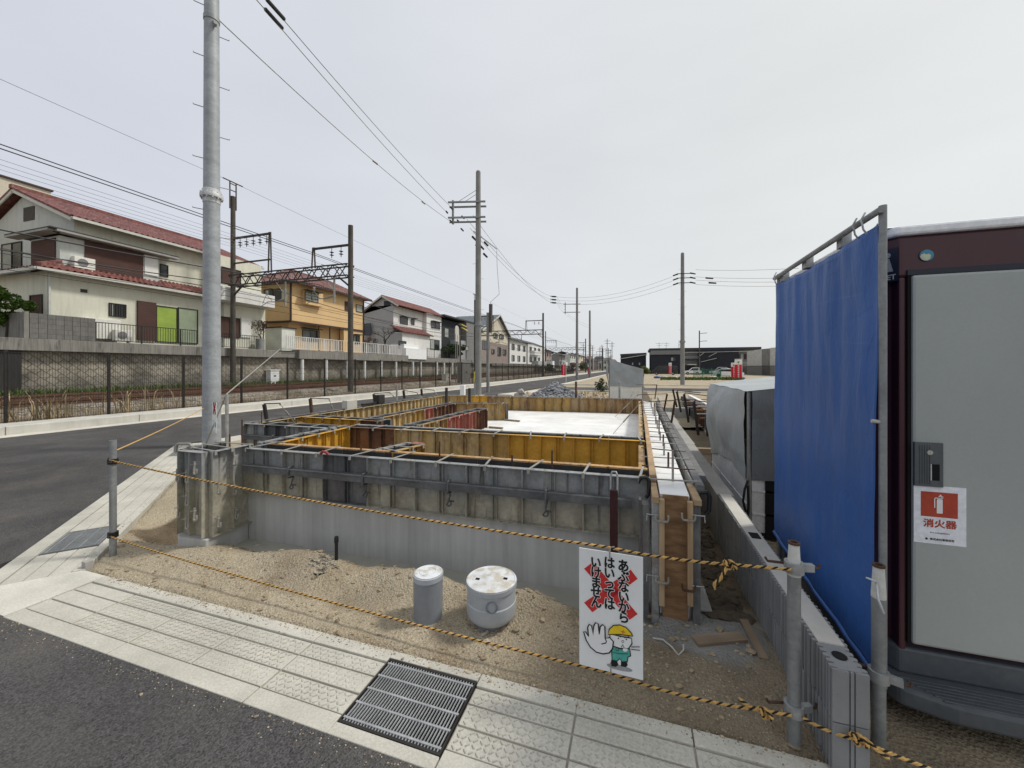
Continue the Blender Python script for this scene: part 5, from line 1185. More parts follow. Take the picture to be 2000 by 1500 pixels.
# block wall and railings on the terrace
y0, y1 = fx(58, 650, LX+.02).y, fx(187, 650, LX+.02).y
t = thing('garden_wall', 'grey concrete block garden wall on the terrace, left of the cream house', 'wall', (LX, (y0+y1)/2, 2.98))
nb = 5
for i in range(8):
    for j in range(nb): yy0 = y0+(y1-y0)*i/8; b = MB(); b.box(LX-.14, LX, yy0+.006, y0+(y1-y0)*(i+1)/8-.006, 2.99+.24*j, 2.99+.24*(j+1)-.006); b.build('block', M['blockgrey'], t, world=True)
b = MB(); b.box(LX-5, LX-.02, y0-.16, y0-.01, 2.99, 4.2); b.build('side_wall', M['oldconc'], t, world=True)
def railing(label, y0, y1, z0, h, m, X=LX-.06, step=.13, group='terrace railings', th=.018):
    t = thing('railing', label, 'railing', (X, (y0+y1)/2, z0), 0, group)
    b = MB(); b.box(X-.025, X+.025, y0, y1, z0+h-.04, z0+h); b.box(X-.02, X+.02, y0, y1, z0+.07, z0+.1); n = int((y1-y0)/step)
    for k in range(n+1): y = y0+(y1-y0)*k/n; b.box(X-th/2, X+th/2, y-th/2, y+th/2, z0+.09, z0+h-.03)
    b.build('bars', M[m], t, world=True)
    for k in range(int((y1-y0)/2)+1): y = y0+2*k; b = MB(); b.box(X-.03, X+.03, y-.03, y+.03, z0, z0+h); b.build('post', M[m], t, world=True)
    return t
Y = lambda px, X=LX: fx(px, 700, X).y
railing('black bar railing in front of the cream house', Y(188), Y(385), 2.98, 1.05, 'blacksteel')
railing('black bar railing to the right of the steel pole, by the cream house', Y(400), Y(505), 2.98, 1.0, 'blacksteel')
railing('white bar railing below the orange house', Y(560, LX+.2), Y(660, LX+.2), 3.12, 1.1, 'framewhite', LX+.18, .2, th=.05)
railing('white bar railing at the right end of the orange house', Y(662, LX+.2), Y(784, LX+.2), 3.12, 1.1, 'framewhite', LX+.18, .3, th=.05)
railing('black bar railing in front of the white house', Y(835), Y(880), 3.0, 1.3, 'blacksteel', LX-.06, .25)
# ================================================================ houses
class House:
    def __init__(s, name, label, cat, loc, group='houses above the railway'): s.t = thing(name, label, cat, loc, 0, group)
    def box(s, name, m, x0, x1, y0, y1, z0, z1, bev=0): b = MB(); b.box(x0, x1, y0, y1, z0, z1); return b.build(name, M[m], s.t, world=True, bevel=bev)
    def child(s, b, name, m, par): b.v = [(x-s.t.location.x, y-s.t.location.y, z-s.t.location.z) for x, y, z in b.v]; return b.build(name, M[m], par)
    def window(s, o, U, N_, w_, h_, fm='frame', pm='glass', mull=1, hor=0, sill=False, shut=0, hood=False, depth=.06, name='window'):
        o, U, N_ = Vector(o), Vector(U), Vector(N_); Z = Vector((0, 0, 1)); b = MB()
        def bx(bm_, u0, u1, v0, v1, n0, n1):
            pts = [o+U*u0+Z*v0+N_*n0, o+U*u1+Z*v0+N_*n0, o+U*u1+Z*v1+N_*n0, o+U*u0+Z*v1+N_*n0]; bm_.prism(pts, N_*(n1-n0))
        f = .05
        bx(b, 0, w_, 0, f, 0, depth); bx(b, 0, w_, h_-f, h_, 0, depth); bx(b, 0, f, f, h_-f, 0, depth); bx(b, w_-f, w_, f, h_-f, 0, depth)
        for k in range(1, mull+1): c = w_*k/(mull+1); bx(b, c-.025, c+.025, f, h_-f, 0, depth-.01)
        for k in range(1, hor+1): c = h_*k/(hor+1); bx(b, f, w_-f, c-.02, c+.02, 0, depth-.012)
        if sill: bx(b, -.08, w_+.08, -.07, -.002, 0, depth+.08)
        if hood: bx(b, -.15, w_+.15, h_+.08, h_+.14, 0, .55)
        wo = b.build(name, M[fm], s.t, world=True)
        b = MB(); bx(b, f, w_-f, f, h_-f, .005, .02); s.child(b, 'pane', pm, wo)
        if mull and pm == 'glass' and w_ < 3:
            b = MB(); ud = w_*rnd.choice([.3, .42, .5]); bx(b, f, ud, f, h_-f, .021, .024); s.child(b, 'curtain', rnd.choice(['glasslight', 'glasslight', 'midgrey']), wo)
        if shut:
            b = MB(); bx(b, -shut, -.01, 0, h_, 0, depth) if shut > 0 else bx(b, w_+.01, w_-shut, 0, h_, 0, depth); s.child(b, 'shutter', 'shutter', wo)
        return wo
    def winx(s, X, p0, p1, **k):   # window on a wall facing the tracks, from two photo corners
        a, c = fx(*p0, X), fx(*p1, X); return s.window((X, a.y, c.z), (0, 1, 0), (1, 0, 0), c.y-a.y, a.z-c.z, **k)
    def winy(s, Y_, p0, p1, **k):
        a, c = fy(*p0, Y_), fy(*p1, Y_); return s.window((a.x, Y_, c.z), (1, 0, 0), (0, -1, 0), c.x-a.x, a.z-c.z, **k)
    def panelx(s, name, m, X, p0, p1, d=.05, par=None):
        a, c = fx(*p0, X), fx(*p1, X); b = MB(); b.box(X, X+d, a.y, c.y, c.z, a.z); return b.build(name, M[m], s.t, world=True)
    def slope(s, name, m, e0, e1, r0, r1, pitch=.28, rows=.3, amp=.035, th=.08):
        """tiled roof slope between eave e0-e1 and ridge r0-r1"""
        e0, e1, r0, r1 = map(Vector, (e0, e1, r0, r1)); n = (e1-e0).cross(r0-e0).normalized(); n = n if n.z > 0 else -n
        W = max((e1-e0).length, (r1-r0).length); H_ = ((r0+r1)/2-(e0+e1)/2).length; nu = max(6, min(240, int(W/pitch*6))); nr = max(2, int(H_/rows)); b = MB()
        def f(u, v):
            k = v*nr*2; row = int(k+1e-6)//2; p = e0.lerp(e1, u).lerp(r0.lerp(r1, u), v); fr = (k-2*row)
            return p+n*(amp*math.sin(u*W/pitch*2*math.pi)*(1 if amp else 0)+(.03*(1-fr/2) if amp else 0))
        b.grid(f, nu, nr*2); i = b.add([e0, e1, r1, r0]); j = b.add([q-n*th for q in (e0, e1, r1, r0)])
        b.face((j, j+1, j+2, j+3))
        for k in range(4): b.face((i+k, i+(k+1) % 4, j+(k+1) % 4, j+k))
        return b.build(name, M[m], s.t, world=True, smooth=60)
    def trim(s, name, m, pts, w_=.12, h_=.14):
        b = MB()
        for p, q in zip(pts, pts[1:]): b.beam(p, q, w_, h_)
        return b.build(name, M[m], s.t, world=True)
    def gable(s, name, m, pts, th):
        b = MB(); b.prism(pts, th); return b.build(name, M[m], s.t, world=True)
    def ac(s, x, y, z, w_=.85, face=(1, 0, 0)):
        o = s.box('air_conditioner', 'acwhite', x-.32, x, y, y+w_, z, z+.62, .02)
        b = MB(); b.prism([Vector((x+.004, y+w_*.4+.22*math.cos(a), z+.31+.22*math.sin(a))) for a in [2*math.pi*k/18 for k in range(18)]], (.006, 0, 0)); s.child(b, 'fan_grille', 'midgrey', o)
        b = MB(); b.box(x-.3, x-.02, y+.1, y+.15, z-.12, z-.001); b.box(x-.3, x-.02, y+w_-.15, y+w_-.1, z-.12, z-.001); s.child(b, 'stand', 'acwhite', o)
# ---- cream house with red tiles
X1 = -28.5; ya, yb = fx(92, 600, X1).y, 23.3
h = House('cream_house', 'large cream two storey house with red tile roofs and brown shutters', 'house', (-31, 17, 2.98))
h.box('lower_wall', 'cream', -36.5, X1, ya, 20.05, 2.98, 6.55); h.box('lower_wall', 'cream', -36.5, X1+.35, 20.06, yb, 2.98, 6.4)
X2, y2 = -29.4, 12.85
h.box('upper_wall', 'creamgrey', -38.8, X2, y2, 19.7, 6.5, 9.75); h.box('upper_wall', 'cream', -38.8, X1+.05, 19.71, yb-.1, 6.41, 9.72)
h.box('facade_lit_skin', 'cream', X2+.003, X2+.02, y2+.02, 19.69, 6.5, 9.75)  # sunlit tone as a front skin; side and gable keep the shaded tone
zr, xr, xe, ze = 12.05, -34.4, -28.75, 9.75
h.gable('gable_wall', 'creamgrey', [(X2, y2, 9.75), (-38.8, y2, 9.75), (xr, y2, zr-.35)], (0, .1, 0))
h.slope('roof', 'tilered', (xe, y2-.45, ze), (xe, yb+.3, ze), (xr, y2-.45, zr), (xr, yb+.3, zr)); h.slope('roof', 'tilered', (-40, y2-.45, ze), (-40, yb+.3, ze), (xr, y2-.45, zr), (xr, yb+.3, zr))
h.trim('ridge', 'tilered', [(xr, y2-.5, zr+.06), (xr, yb+.35, zr+.06)], .3, .22)
h.trim('verge_board', 'eave', [(xe, y2-.4, ze-.16), (xr, y2-.4, zr-.16), (-40, y2-.4, ze-.16)], .06, .22); h.trim('gutter', 'eave', [(xe+.08, y2-.4, ze-.12), (xe+.08, yb+.3, ze-.12)], .14, .14)
h.box('gable_vent', 'frame', xr+.1, xr+1.2, y2-.03, y2-.004, 10.2, 11.0)
# bay with shutters and its canopy
xb0, xb1, yb0, yb1 = -31.6, -28.95, 12.1, fx(310, 500, -28.95).y
h.box('bay', 'creamgrey', xb0, xb1, yb0, yb1, 6.75, 8.6); h.trim('bay_canopy', 'canopy', [(xb0-1, yb0-.35, 8.72), (xb1+.35, yb0-.35, 8.72), (xb1+.35, yb1+.8, 8.72)], .5, .1)
h.box('bay_roof', 'darkroof', xb0-1, xb1+.6, yb0-.6, yb1+.8, 8.775, 8.84)
h.panelx('shutters', 'shutter', xb1, (165, 470), (279, 545), .05)
h.panelx('bay_panel', 'framewhite', xb1, (282, 497), (308, 540), .04)
h.box('side_shutters', 'shutter', xb0+.1, xb1-.35, yb0-.05, yb0-.003, 6.8, 8.5)
h.winx(X2+.02, (312, 515), (328, 542), mull=0)
# pent roof
xp, zp = X1+.5, 6.62
h.slope('pent_roof', 'tilered', (xp, ya-.4, zp), (xp, 19.9, zp), (X2-.05, y2-.2, 7.3), (X2-.05, 19.7, 7.3), .28, .28, .04)
h.slope('pent_roof', 'tilered', (-37, ya-.55, zp), (xp, ya-.55, zp), (-37, y2-.1, 7.35), (X2-.3, y2-.1, 7.35), .28, .28, .04)
h.trim('pent_ridge', 'tilered', [(xp, ya-.5, zp+.08), (X2-.1, y2-.2, 7.42)], .22, .2)
h.trim('pent_gutter', 'eave', [(-37, ya-.58, zp-.12), (xp+.04, ya-.58, zp-.12), (xp+.04, 19.95, zp-.12)], .13, .15)
h.ac(X1-.15, fx(142, 515, X1-.3).y, 7.0)
h.winx(X1, (212, 591), (246, 621), fm='frame', mull=6); h.panelx('vent', 'frame', X1, (157, 564), (170, 572), .04)
h.winx(X1, (304, 596), (346, 670), mull=0, pm='greenblind'); h.winx(X1, (347, 600), (386, 672), mull=0, hor=0, pm='greenpale'); h.panelx('shutter_box', 'shutter', X1, (267, 587), (303, 666), .12)
h.box('boiler', 'acwhite', X1+.01, X1+.4, fx(166, 630, X1+.4).y, fx(236, 630, X1+.4).y, 3.2, 4.3, .02)
h.ac(X1+.8, fx(225, 660, X1+.8).y, 3.12, .8)
h.trim('downpipe', 'eave', [(X1+.06, ya+.06, 6.4), (X1+.06, ya+.06, 3.0)], .08, .08)
h.trim('downpipe', 'eave', [(X1+.12, 19.9, 9.6), (X1+.12, 19.9, 7.2), (X1+.2, 20.3, 6.6), (X1+.4, 20.6, 6.2), (X1+.42, 20.6, 3)], .08, .08)
h.winy(y2, (5, 478), (44, 524), mull=1); h.winy(ya, (60, 577), (84, 622), mull=0, pm='shutter')
# right bay with balcony
Xr = X1+.36
h.winx(Xr, (427, 617), (468, 661), mull=1, pm='shutter'); h.panelx('white_panel', 'framewhite', Xr, (470, 620), (489, 660), .08)
h.box('balcony', 'white', Xr, Xr+1.0, fx(430, 580, Xr+1).y, yb, 6.3, 7.25, .02); h.winx(X1+.06, (432, 520), (470, 560), mull=1, pm='shutter')
h.trim('balcony_rail', 'frame', [(Xr+.95, fx(430, 580, Xr+1).y, 7.45), (Xr+.95, yb-.6, 7.45)], .05, .05)
# ---- beige block behind
h = House('beige_house', 'plain beige flat-roofed building behind the cream house, top left', 'house', (-40, 10, 3))
h.box('wall', 'beige', -44, -38.4, 6, 15.6, 3, 13.75); h.box('roof_edge', 'darktrim', -44.1, -38.3, 5.9, 15.7, 13.751, 13.85); h.box('window', 'greywall', -38.399, -38.35, 12.3, 14.2, 9.6, 11.6)
# ---- orange house
X3 = -28.9; y3, y3b = fx(568, 600, X3).y, fx(710, 600, X3).y; zb = fx(600, 632, X3).z
h = House('orange_house', 'orange rendered two storey house with a dull red hipped roof', 'house', (-32, 31, 3.1))
h.box('upper_wall', 'orange', -34.2, X3, y3, y3b, zb, 9.25); h.box('lower_wall', 'orange', -34.2, X3-.9, y3+.6, y3b, 3.1, zb)
h.box('lower_wall', 'orange', X3-.91, X3-.02, fx(672, 660, X3).y, y3b, 3.1, zb-.01)
zr3 = 11.0; e = .65
h.slope('roof', 'tiledull', (X3+e, y3-e, 9.2), (X3+e, y3b+e, 9.2), (-31.5, y3+2.3, zr3), (-31.5, y3b-2.6, zr3)); h.slope('roof', 'tiledull', (-34.2-e, y3-e, 9.2), (X3+e, y3-e, 9.2), (-31.5, y3+2.3, zr3), (-31.5, y3+2.3, zr3))
h.slope('roof', 'tiledull', (-34.2-e, y3-e, 9.2), (-34.2-e, y3b+e, 9.2), (-31.5, y3+2.3, zr3), (-31.5, y3b-2.6, zr3)); h.slope('roof', 'tiledull', (-34.2-e, y3b+e, 9.2), (X3+e, y3b+e, 9.2), (-31.5, y3b-2.6, zr3), (-31.5, y3b-2.6, zr3))
h.trim('gutter', 'darktrim', [(-34.2-e, y3-e, 9.1), (X3+e, y3-e, 9.1), (X3+e, y3b+e, 9.1)], .12, .14)
h.trim('band', 'darktrim', [(-34, y3-.05, zb), (X3+.04, y3-.05, zb), (X3+.04, y3b, zb)], .08, .18); h.trim('corner_trim', 'darktrim', [(X3+.03, y3-.03, zb), (X3+.03, y3-.03, 9.1)], .12, .12); h.trim('downpipe', 'darktrim', [(X3+.05, y3b-.05, 3.2), (X3+.05, y3b-.05, 9.1)], .1, .1)
h.box('bay', 'orange', X3+.002, X3+.45, fx(590, 595, X3).y, fx(624, 595, X3).y, fx(590, 594, X3).z, fx(590, 565, X3).z, .02)
h.winx(X3+.45, (595, 569), (621, 592), mull=1, hor=2, pm='glasslight', hood=True); h.winx(X3, (673, 588), (688, 609), mull=0, pm='shutter'); h.winx(X3, (695, 594), (708, 611), mull=0, pm='glasslight')
h.winy(y3, (516, 566), (551, 588), mull=1); h.box('side_panel', 'beige', fy(551, 570, y3).x, fy(564, 570, y3).x, y3-.05, y3-.002, fy(551, 586, y3).z, fy(551, 566, y3).z)
h.winx(X3-.9, (590, 643), (620, 668), mull=1, hood=True); h.winx(X3-.02, (690, 655), (702, 672), mull=1, hood=True)
for px in (624, 645, 664): y = fx(px, 650, X3).y; h.trim('veranda_post', 'darktrim', [(X3-.05, y, 3.12), (X3-.05, y, zb)], .09, .09)
h.trim('antenna_mast', 'wire', [(-31.5, fx(640, 540, -31.5).y, zr3), (-31.5, fx(640, 540, -31.5).y, 12.6)], .05, .05); yq = fx(640, 540, -31.5).y; h.trim('antenna', 'wire', [(-31.5, yq-.9, 12.5), (-31.5, yq+.9, 12.5)], .05, .05)
h = House('shed', 'white clapboard shed at the foot of the orange house', 'shed', (-28.3, 26, 3.1)); ys0, ys1 = fx(552, 660, -27.6).y, fx(578, 660, -27.6).y
h.box('wall', 'whitesiding', -31.5, -27.7, ys0, ys1, 3.0, fx(560, 641, -27.7).z); h.box('roof', 'darktrim', -31.7, -27.6, ys0-.1, ys1+.1, fx(560, 641, -27.7).z+.002, fx(560, 641, -27.7).z+.1)
# ---- white house, shade put into the grey colour of its sides
X4 = -28.9; y4, y4b = 42.4, fx(862, 640, X4).y
h = House('white_house', 'white house with shade-toned side wall and two bright red roofs', 'house', (-31, 48, 3)); zt4 = 9.6
h.box('wall', 'white', -34.5, X4-.6, y4, y4+7.2, 3, zt4); h.box('wall', 'white', -34.4, X4, y4+7.21, y4b, 3, zt4-.05); h.box('side_wall', 'greywall', -34.4, X4-.62, y4-.04, y4-.003, 3, zt4)  # grey sheet on the side wall holds its shade as colour
h.gable('gable_wall', 'greywall', [(X4-.6, y4-.04, zt4), (-34.5, y4-.04, 8.6), (-31.0, y4-.04, 10.75)], (0, .1, 0))
h.slope('roof', 'tilered', (X4+.4, y4-.4, 9.55), (X4+.4, y4b+.5, 9.55), (-31, y4-.4, 10.95), (-31, y4b+.5, 10.95), .3, .3, .03); h.slope('roof', 'tilered', (-35, y4-.4, 8.5), (-35, y4b+.5, 8.5), (-31, y4-.4, 10.95), (-31, y4b+.5, 10.95), .3, .3, .03)
h.trim('verge_board', 'eave', [(X4+.4, y4-.42, 9.42), (-31, y4-.42, 10.82), (-35, y4-.42, 8.4)], .06, .2); h.box('gable_vent', 'frame', -30.9, -29.9, y4-.07, y4-.041, 9.6, 10.2)
h.box('porch', 'white', X4-.59, X4+.9, y4-.3, y4+6.6, 3, 6.1); h.slope('porch_roof', 'tilered', (X4+1.3, y4-.7, 6.1), (X4+1.3, y4+7, 6.1), (X4-.6, y4-.7, 7.0), (X4-.6, y4+7, 7.0), .3, .3, .03); h.box('porch_side', 'greywall', X4-3, X4+.88, y4-.34, y4-.301, 3, 6.0)
h.winx(X4-.6, (781, 619), (796, 635), mull=0, hood=True); h.winx(X4-.6, (803, 623), (809, 635), mull=0, hood=True); h.winx(X4, (842, 628), (859, 642), mull=1, hood=True, sill=True); h.winx(X4, (840, 662), (858, 684), mull=1)
h.winx(X4+.9, (778, 665), (793, 682), mull=0, pm='glass'); h.winy(y4-.34, (712, 632), (725, 655), mull=0)
h = House('bin_store', 'low plain white block-built store on the terrace before the white house', 'shed', (-27.8, 44, 3)); a = fx(782, 690, -27.0); c = fx(833, 690, -27.0)
h.box('wall', 'whitepaint', -29.5, -27.0, a.y+1.2, c.y, 2.7, fx(800, 680, -27).z); h.box('upper_wall', 'whitepaint', -29.4, -27.4, a.y+1.4, c.y-1.4, fx(800, 680, -27).z+.002, fx(800, 672, -27).z)
# ---- dark grey flat house and its grey bay
X5 = -28.8; y5, y5b = fx(864, 650, X5).y, fx(932, 650, X5).y
h = House('dark_house', 'dark grey flat-roofed house with a mid grey right bay', 'house', (-31, 60, 3)); h.box('wall', 'darkwall', -36, X5-.5, y5, fx(902, 650, X5-.5).y, 3, 9.4); h.box('bay', 'midgrey', -36, X5+.4, fx(902, 650, X5-.5).y+.01, y5b, 3, 9.7)
h.box('roof', 'darkroof', -36.2, X5+.5, y5-.2, y5b+.2, 9.701, 9.95); h.winx(X5-.5, (868, 640), (876, 660), mull=0, pm='glasslight'); h.winx(X5+.4, (909, 676), (915, 685), mull=0, pm='glasslight'); h.box('porch_wall', 'greywall', X5-.49, X5+1, fx(884, 650, X5).y, fx(899, 650, X5).y, 3, 6.2)
# ---- gabled house with slate roof
X6 = -28.6; y6, y6b = fx(940, 650, X6).y, fx(992, 650, X6).y; ym = (y6*0.42+y6b*.58)
h = House('slate_roof_house', 'two-tone gabled house, cream above taupe, with blue-grey slate roof', 'house', (-32, 76, 3)); h.box('lower_wall', 'brownwall', -38, X6, y6, y6b, 2.6, 6.9); h.box('upper_wall', 'beige', -38, X6-.03, y6+.02, y6b-.02, 6.901, 9.3)
h.gable('gable_wall', 'beige', [(X6-.03, y6+.02, 9.3), (X6-.03, y6b-.02, 9.3), (X6-.03, ym, 12.9)], (-.12, 0, 0))
for yy_, in ((y6-.7,), (y6b+.7,)): h.slope('roof', 'slate', (X6+.6, yy_, 8.9), (-38.5, yy_, 8.9), (X6+.6, ym, 13.2), (-38.5, ym, 13.2), .3, .5, 0)
h.trim('verge_board', 'eave', [(X6+.62, y6-.7, 8.8), (X6+.62, ym, 13.1), (X6+.62, y6b+.7, 8.8)], .08, .3)
for q in (((964, 650), (971, 660)), ((976, 652), (983, 662)), ((960, 682), (965, 690)), ((972, 678), (978, 694)), ((982, 682), (988, 693))): h.winx(X6, *q, mull=1, pm='glass', sill=True, depth=.12)
h.winx(X6, (942, 664), (956, 684), mull=2)
# ---- long pale apartment row
X7 = -28.8; y7 = y6b+2
h = House('apartment_row', 'long pale two storey apartment row with dark low-pitched roof', 'house', (-32, 104, 2.5)); h.box('wall', 'white', -36, X7, y7, y7+15, 2.2, 8.6); h.box('wall', 'white', -36, X7+.5, y7+15.01, 124, 2.2, 8.3)
h.slope('roof', 'darkroof', (X7+.7, y7-.6, 8.5), (X7+.7, 124.6, 8.3), (-32, y7-.6, 10), (-32, 124.6, 9.8), .3, .5, 0); h.slope('roof', 'darkroof', (-37, y7-.6, 8.5), (-37, 124.6, 8.3), (-32, y7-.6, 10), (-32, 124.6, 9.8), .3, .5, 0); h.box('side_wall', 'greywall', -36, X7-.02, y7-.05, y7-.003, 2.2, 8.55)  # grey end wall has its shade painted in
for k in range(6):
    for z in (3.2, 6.0): h.window((X7+(.5 if k > 2 else 0), y7+1.5+k*5, z), (0, 1, 0), (1, 0, 0), 2.2, 1.5, mull=1, depth=.1)
h.box('balcony', 'white', X7+.51, X7+1.9, y7+17, y7+26, 5.2, 6.4); h.box('stair', 'greywall', X7+.51, X7+2.4, y7+19, y7+30, 2, 3.5)
# ---- farther houses down the line
for k, (px, X, dy, z0, z1, m, rm, lab) in enumerate([(1062, -29, 16, 1.5, 7.6, 'brownwall', 'darkroof', 'brownish house with dark roof farther down the line, past the apartment row'), (1092, -29.5, 18, 1.5, 7.0, 'midgrey', 'darkroof', 'grey house half hidden by the second gantry'), (1113, -30, 26, 1, 8.2, 'creamgrey', 'slate', 'small pale house far down the railway line'), (1130, -30, 40, 0, 8.5, 'beige', 'darkroof', 'tiny beige house near the end of the line')]):
    y = fx(px, 700, X).y; h = House('house', lab, 'house', (X-3, y+dy/2, z0)); h.box('wall', m, X-8, X, y, y+dy*.8, z0, z1)
    h.slope('roof', rm, (X+.6, y-.5, z1-.1), (X+.6, y+dy*.8+.5, z1-.1), (X-4, y-.5, z1+1.5), (X-4, y+dy*.8+.5, z1+1.5), .3, .6, 0); h.slope('roof', rm, (X-8.6, y-.5, z1-.1), (X-8.6, y+dy*.8+.5, z1-.1), (X-4, y-.5, z1+1.5), (X-4, y+dy*.8+.5, z1+1.5), .3, .6, 0)
    for j in range(3): h.window((X, y+1+j*dy*.25, z1-2), (0, 1, 0), (1, 0, 0), 1.6, 1.2, mull=1, depth=.1); h.window((X, y+1.5+j*dy*.25, z0+1.5), (0, 1, 0), (1, 0, 0), 1.8, 1.2, mull=1, depth=.1)
    h.box('porch', 'whitepaint', X+.01, X+2, y+dy*.3, y+dy*.5, z0, z0+2.4)
# low jumble at the end of the road
for k in range(26):
    px = 1128+k*3.0+rnd.uniform(-2, 2); D = rnd.uniform(190, 330); p = Dp(px, 728, D); hh = rnd.uniform(5, 8.5)*(1.35 if k in (14, 15) else 1)
    h = House('house', 'blurry far house at the end of the road', 'house', (p.x, p.y, 0), 'far houses at the end of the road'); w_ = rnd.uniform(3.5, 7)
    m = rnd.choice(['midgrey', 'creamgrey', 'brownwall', 'white', 'greywall', 'beige', 'midgrey']); h.box('wall', m, p.x-w_/2, p.x+w_/2, p.y, p.y+8, -.1, hh-1.4)
    h.slope('roof', rnd.choice(['darkroof', 'slate', 'darkroof', 'tiledull']), (p.x-w_/2-.5, p.y-.5, hh-1.5), (p.x+w_/2+.5, p.y-.5, hh-1.5), (p.x-w_/2+.6, p.y+4, hh), (p.x+w_/2-.6, p.y+4, hh), .3, .8, 0)
    for j in range(2):
        for z in (hh-3.6, 1.0): h.window((p.x-w_/2+.5+j*w_*.45, p.y, z), (1, 0, 0), (0, -1, 0), 1.3, 1.3, mull=1, depth=.1)
for k in range(16):      # thin far masts over the roofs
    px = rnd.uniform(1075, 1200); D = rnd.uniform(130, 240); p = Dp(px, 728, D); b = MB(); hh = rnd.uniform(8, 13); b.beam((p.x, p.y, 0), (p.x, p.y, hh), .2, .2); b.beam((p.x-1, p.y, hh-.8), (p.x+1, p.y, hh-.8), .1, .12); b.beam((p.x-.8, p.y, hh-1.7), (p.x+.8, p.y, hh-1.7), .1, .12)
    tag(b.build('utility_pole', M['darkpole']), 'thin dark pole among the far houses down the road', 'utility pole', 'far poles at the end of the road')
# ---- planting
def leafcloud(name, c, rad, n, m, size=.06, name2=None):
    b = MB(); cl = [(Vector((rnd.uniform(-.8, .8)*rad[0], rnd.uniform(-.8, .8)*rad[1], rnd.uniform(-.75, .75)*rad[2])), rnd.uniform(.25, .5)) for _ in range(14)]
    for k in range(n):
        q, r = rnd.choice(cl); d = Vector((rnd.gauss(0, 1), rnd.gauss(0, 1), rnd.gauss(0, 1))).normalized()*r*rnd.uniform(.75, 1.05)
        p = Vector(c)+q+Vector((d.x*rad[0], d.y*rad[1], d.z*rad[2])); a = Vector((rnd.gauss(0, 1), rnd.gauss(0, 1), rnd.gauss(0, 1))).normalized(); e = a.orthogonal().normalized(); s = size*rnd.uniform(.6, 1.3)
        i = b.add([p-a*s, p-e*s*.45, p+a*s, p+e*s*.45]); b.face((i, i+1, i+2, i+3))
    return b
t = thing('shrub', 'dense green shrub spilling over the left end of the block garden wall', 'shrub', fx(15, 650, -28.6))
leafcloud('', (-28.6, fx(2, 620, -28.6).y, 4.55), (.8, .85, .85), 4500, 'leaf', .1).build('foliage', M['leaf'], t, world=True)
b = MB(); p = fx(15, 620, -28.6); b.tube([(p.x, p.y, 2.9), (p.x+.1, p.y, 3.8), (p.x, p.y+.2, 4.6)], [.1, .08, .04], 8); b.build('stem', M['bark'], t, world=True)
def baretree(label, base, h_, n, leaf=None, group=None, spread=.55, r0=.09):
    t = thing('bare_tree', label, 'tree', base, 0, group); b = MB(); tips = []
    def grow(p, d, l_, r, k):
        q = p+d*l_; mid = p.lerp(q, .5)+Vector((rnd.gauss(0, .06), rnd.gauss(0, .06), rnd.gauss(0, .03)))*l_*2; b.tube([p, mid, q], [r, r*.85, r*.65], 5); tips.append(q)
        if k: 
            for _ in range(rnd.choice([2, 3])): grow(q, (d+Vector((rnd.gauss(0, spread), rnd.gauss(0, spread), rnd.gauss(.1, .3)))).normalized(), l_*rnd.uniform(.6, .85), r*.6, k-1)
    grow(Vector((0, 0, 0)), Vector((0, 0, 1)), h_*.35, r0, n); b.build('trunk', M['bark'], t, smooth=60)
    if leaf:
        b = MB()
        for q in tips[-len(tips)*2//3:]:
            for _ in range(9): p = q+Vector((rnd.gauss(0, .12), rnd.gauss(0, .12), rnd.gauss(0, .12))); a = Vector((rnd.gauss(0, 1), rnd.gauss(0, 1), rnd.gauss(0, 1))).normalized(); e = a.orthogonal(); i = b.add([p-a*.06, p-e*.03, p+a*.06, p+e*.03]); b.face((i, i+1, i+2, i+3))
        b.build('leaves', M[leaf], t)
    return t
baretree('gnarled bare tree between the orange and white houses', fx(752, 690, -28.3), 3.4, 5, None, None, .75, .12)
baretree('reddish leafy bush at the right corner of the orange house', fx(727, 690, -28.4), 2.0, 4, 'leafdry', None, .7)
baretree('pale pruned small tree between cream and orange houses', fx(512, 690, -28.2), 2.6, 4, 'leafdry', None, .5)
t = thing('shrub', 'dark rounded evergreen shrub by the dark grey house', 'shrub', fx(883, 690, -28)); leafcloud('', tuple(fx(883, 684, -28)), (1.4, 2.4, .9), 2500, '', .16).build('foliage', M['leafdark'], t, world=True)
for px, lab in ((508, 'grey metal drum between cream and orange houses'),):
    p = fx(px, 690, -27.6); b = MB(); b.lathe([(.3, 0), (.3, .9), (.28, .92), (0, .92)], (p.x, p.y, 2.9), 18); tag(b.build('water_butt', M['galv'], smooth=40), lab, 'drum')

for k, (px, X, sz, m, lab) in enumerate(((1075, -27, 1.6, 'leafdark', 'dark bushy tree below the apartment row'), (1118, -26, 2.0, 'leafdry', 'brownish bush by the far end of the fence'), (1138, -24, 2.2, 'leafdark', 'dark shrub near the third gantry'), (1262, 18, 1.0, 'grass', 'small weedy bush beside the black building'))):
    p = fx(px, 722, X) if X < 0 else Dp(px, 726, 95)
    t = thing('shrub', lab, 'shrub', (p.x, p.y, 0)); leafcloud('', (p.x, p.y, sz*.9), (sz, sz*1.5, sz), 1800, '', .2).build('foliage', M[m], t, world=True)
    b = MB(); b.tube([(0, 0, -.2), (.05, 0, sz*.5), (0, .1, sz)], [.12, .1, .05], 6); b.build('stem', M['bark'], t)
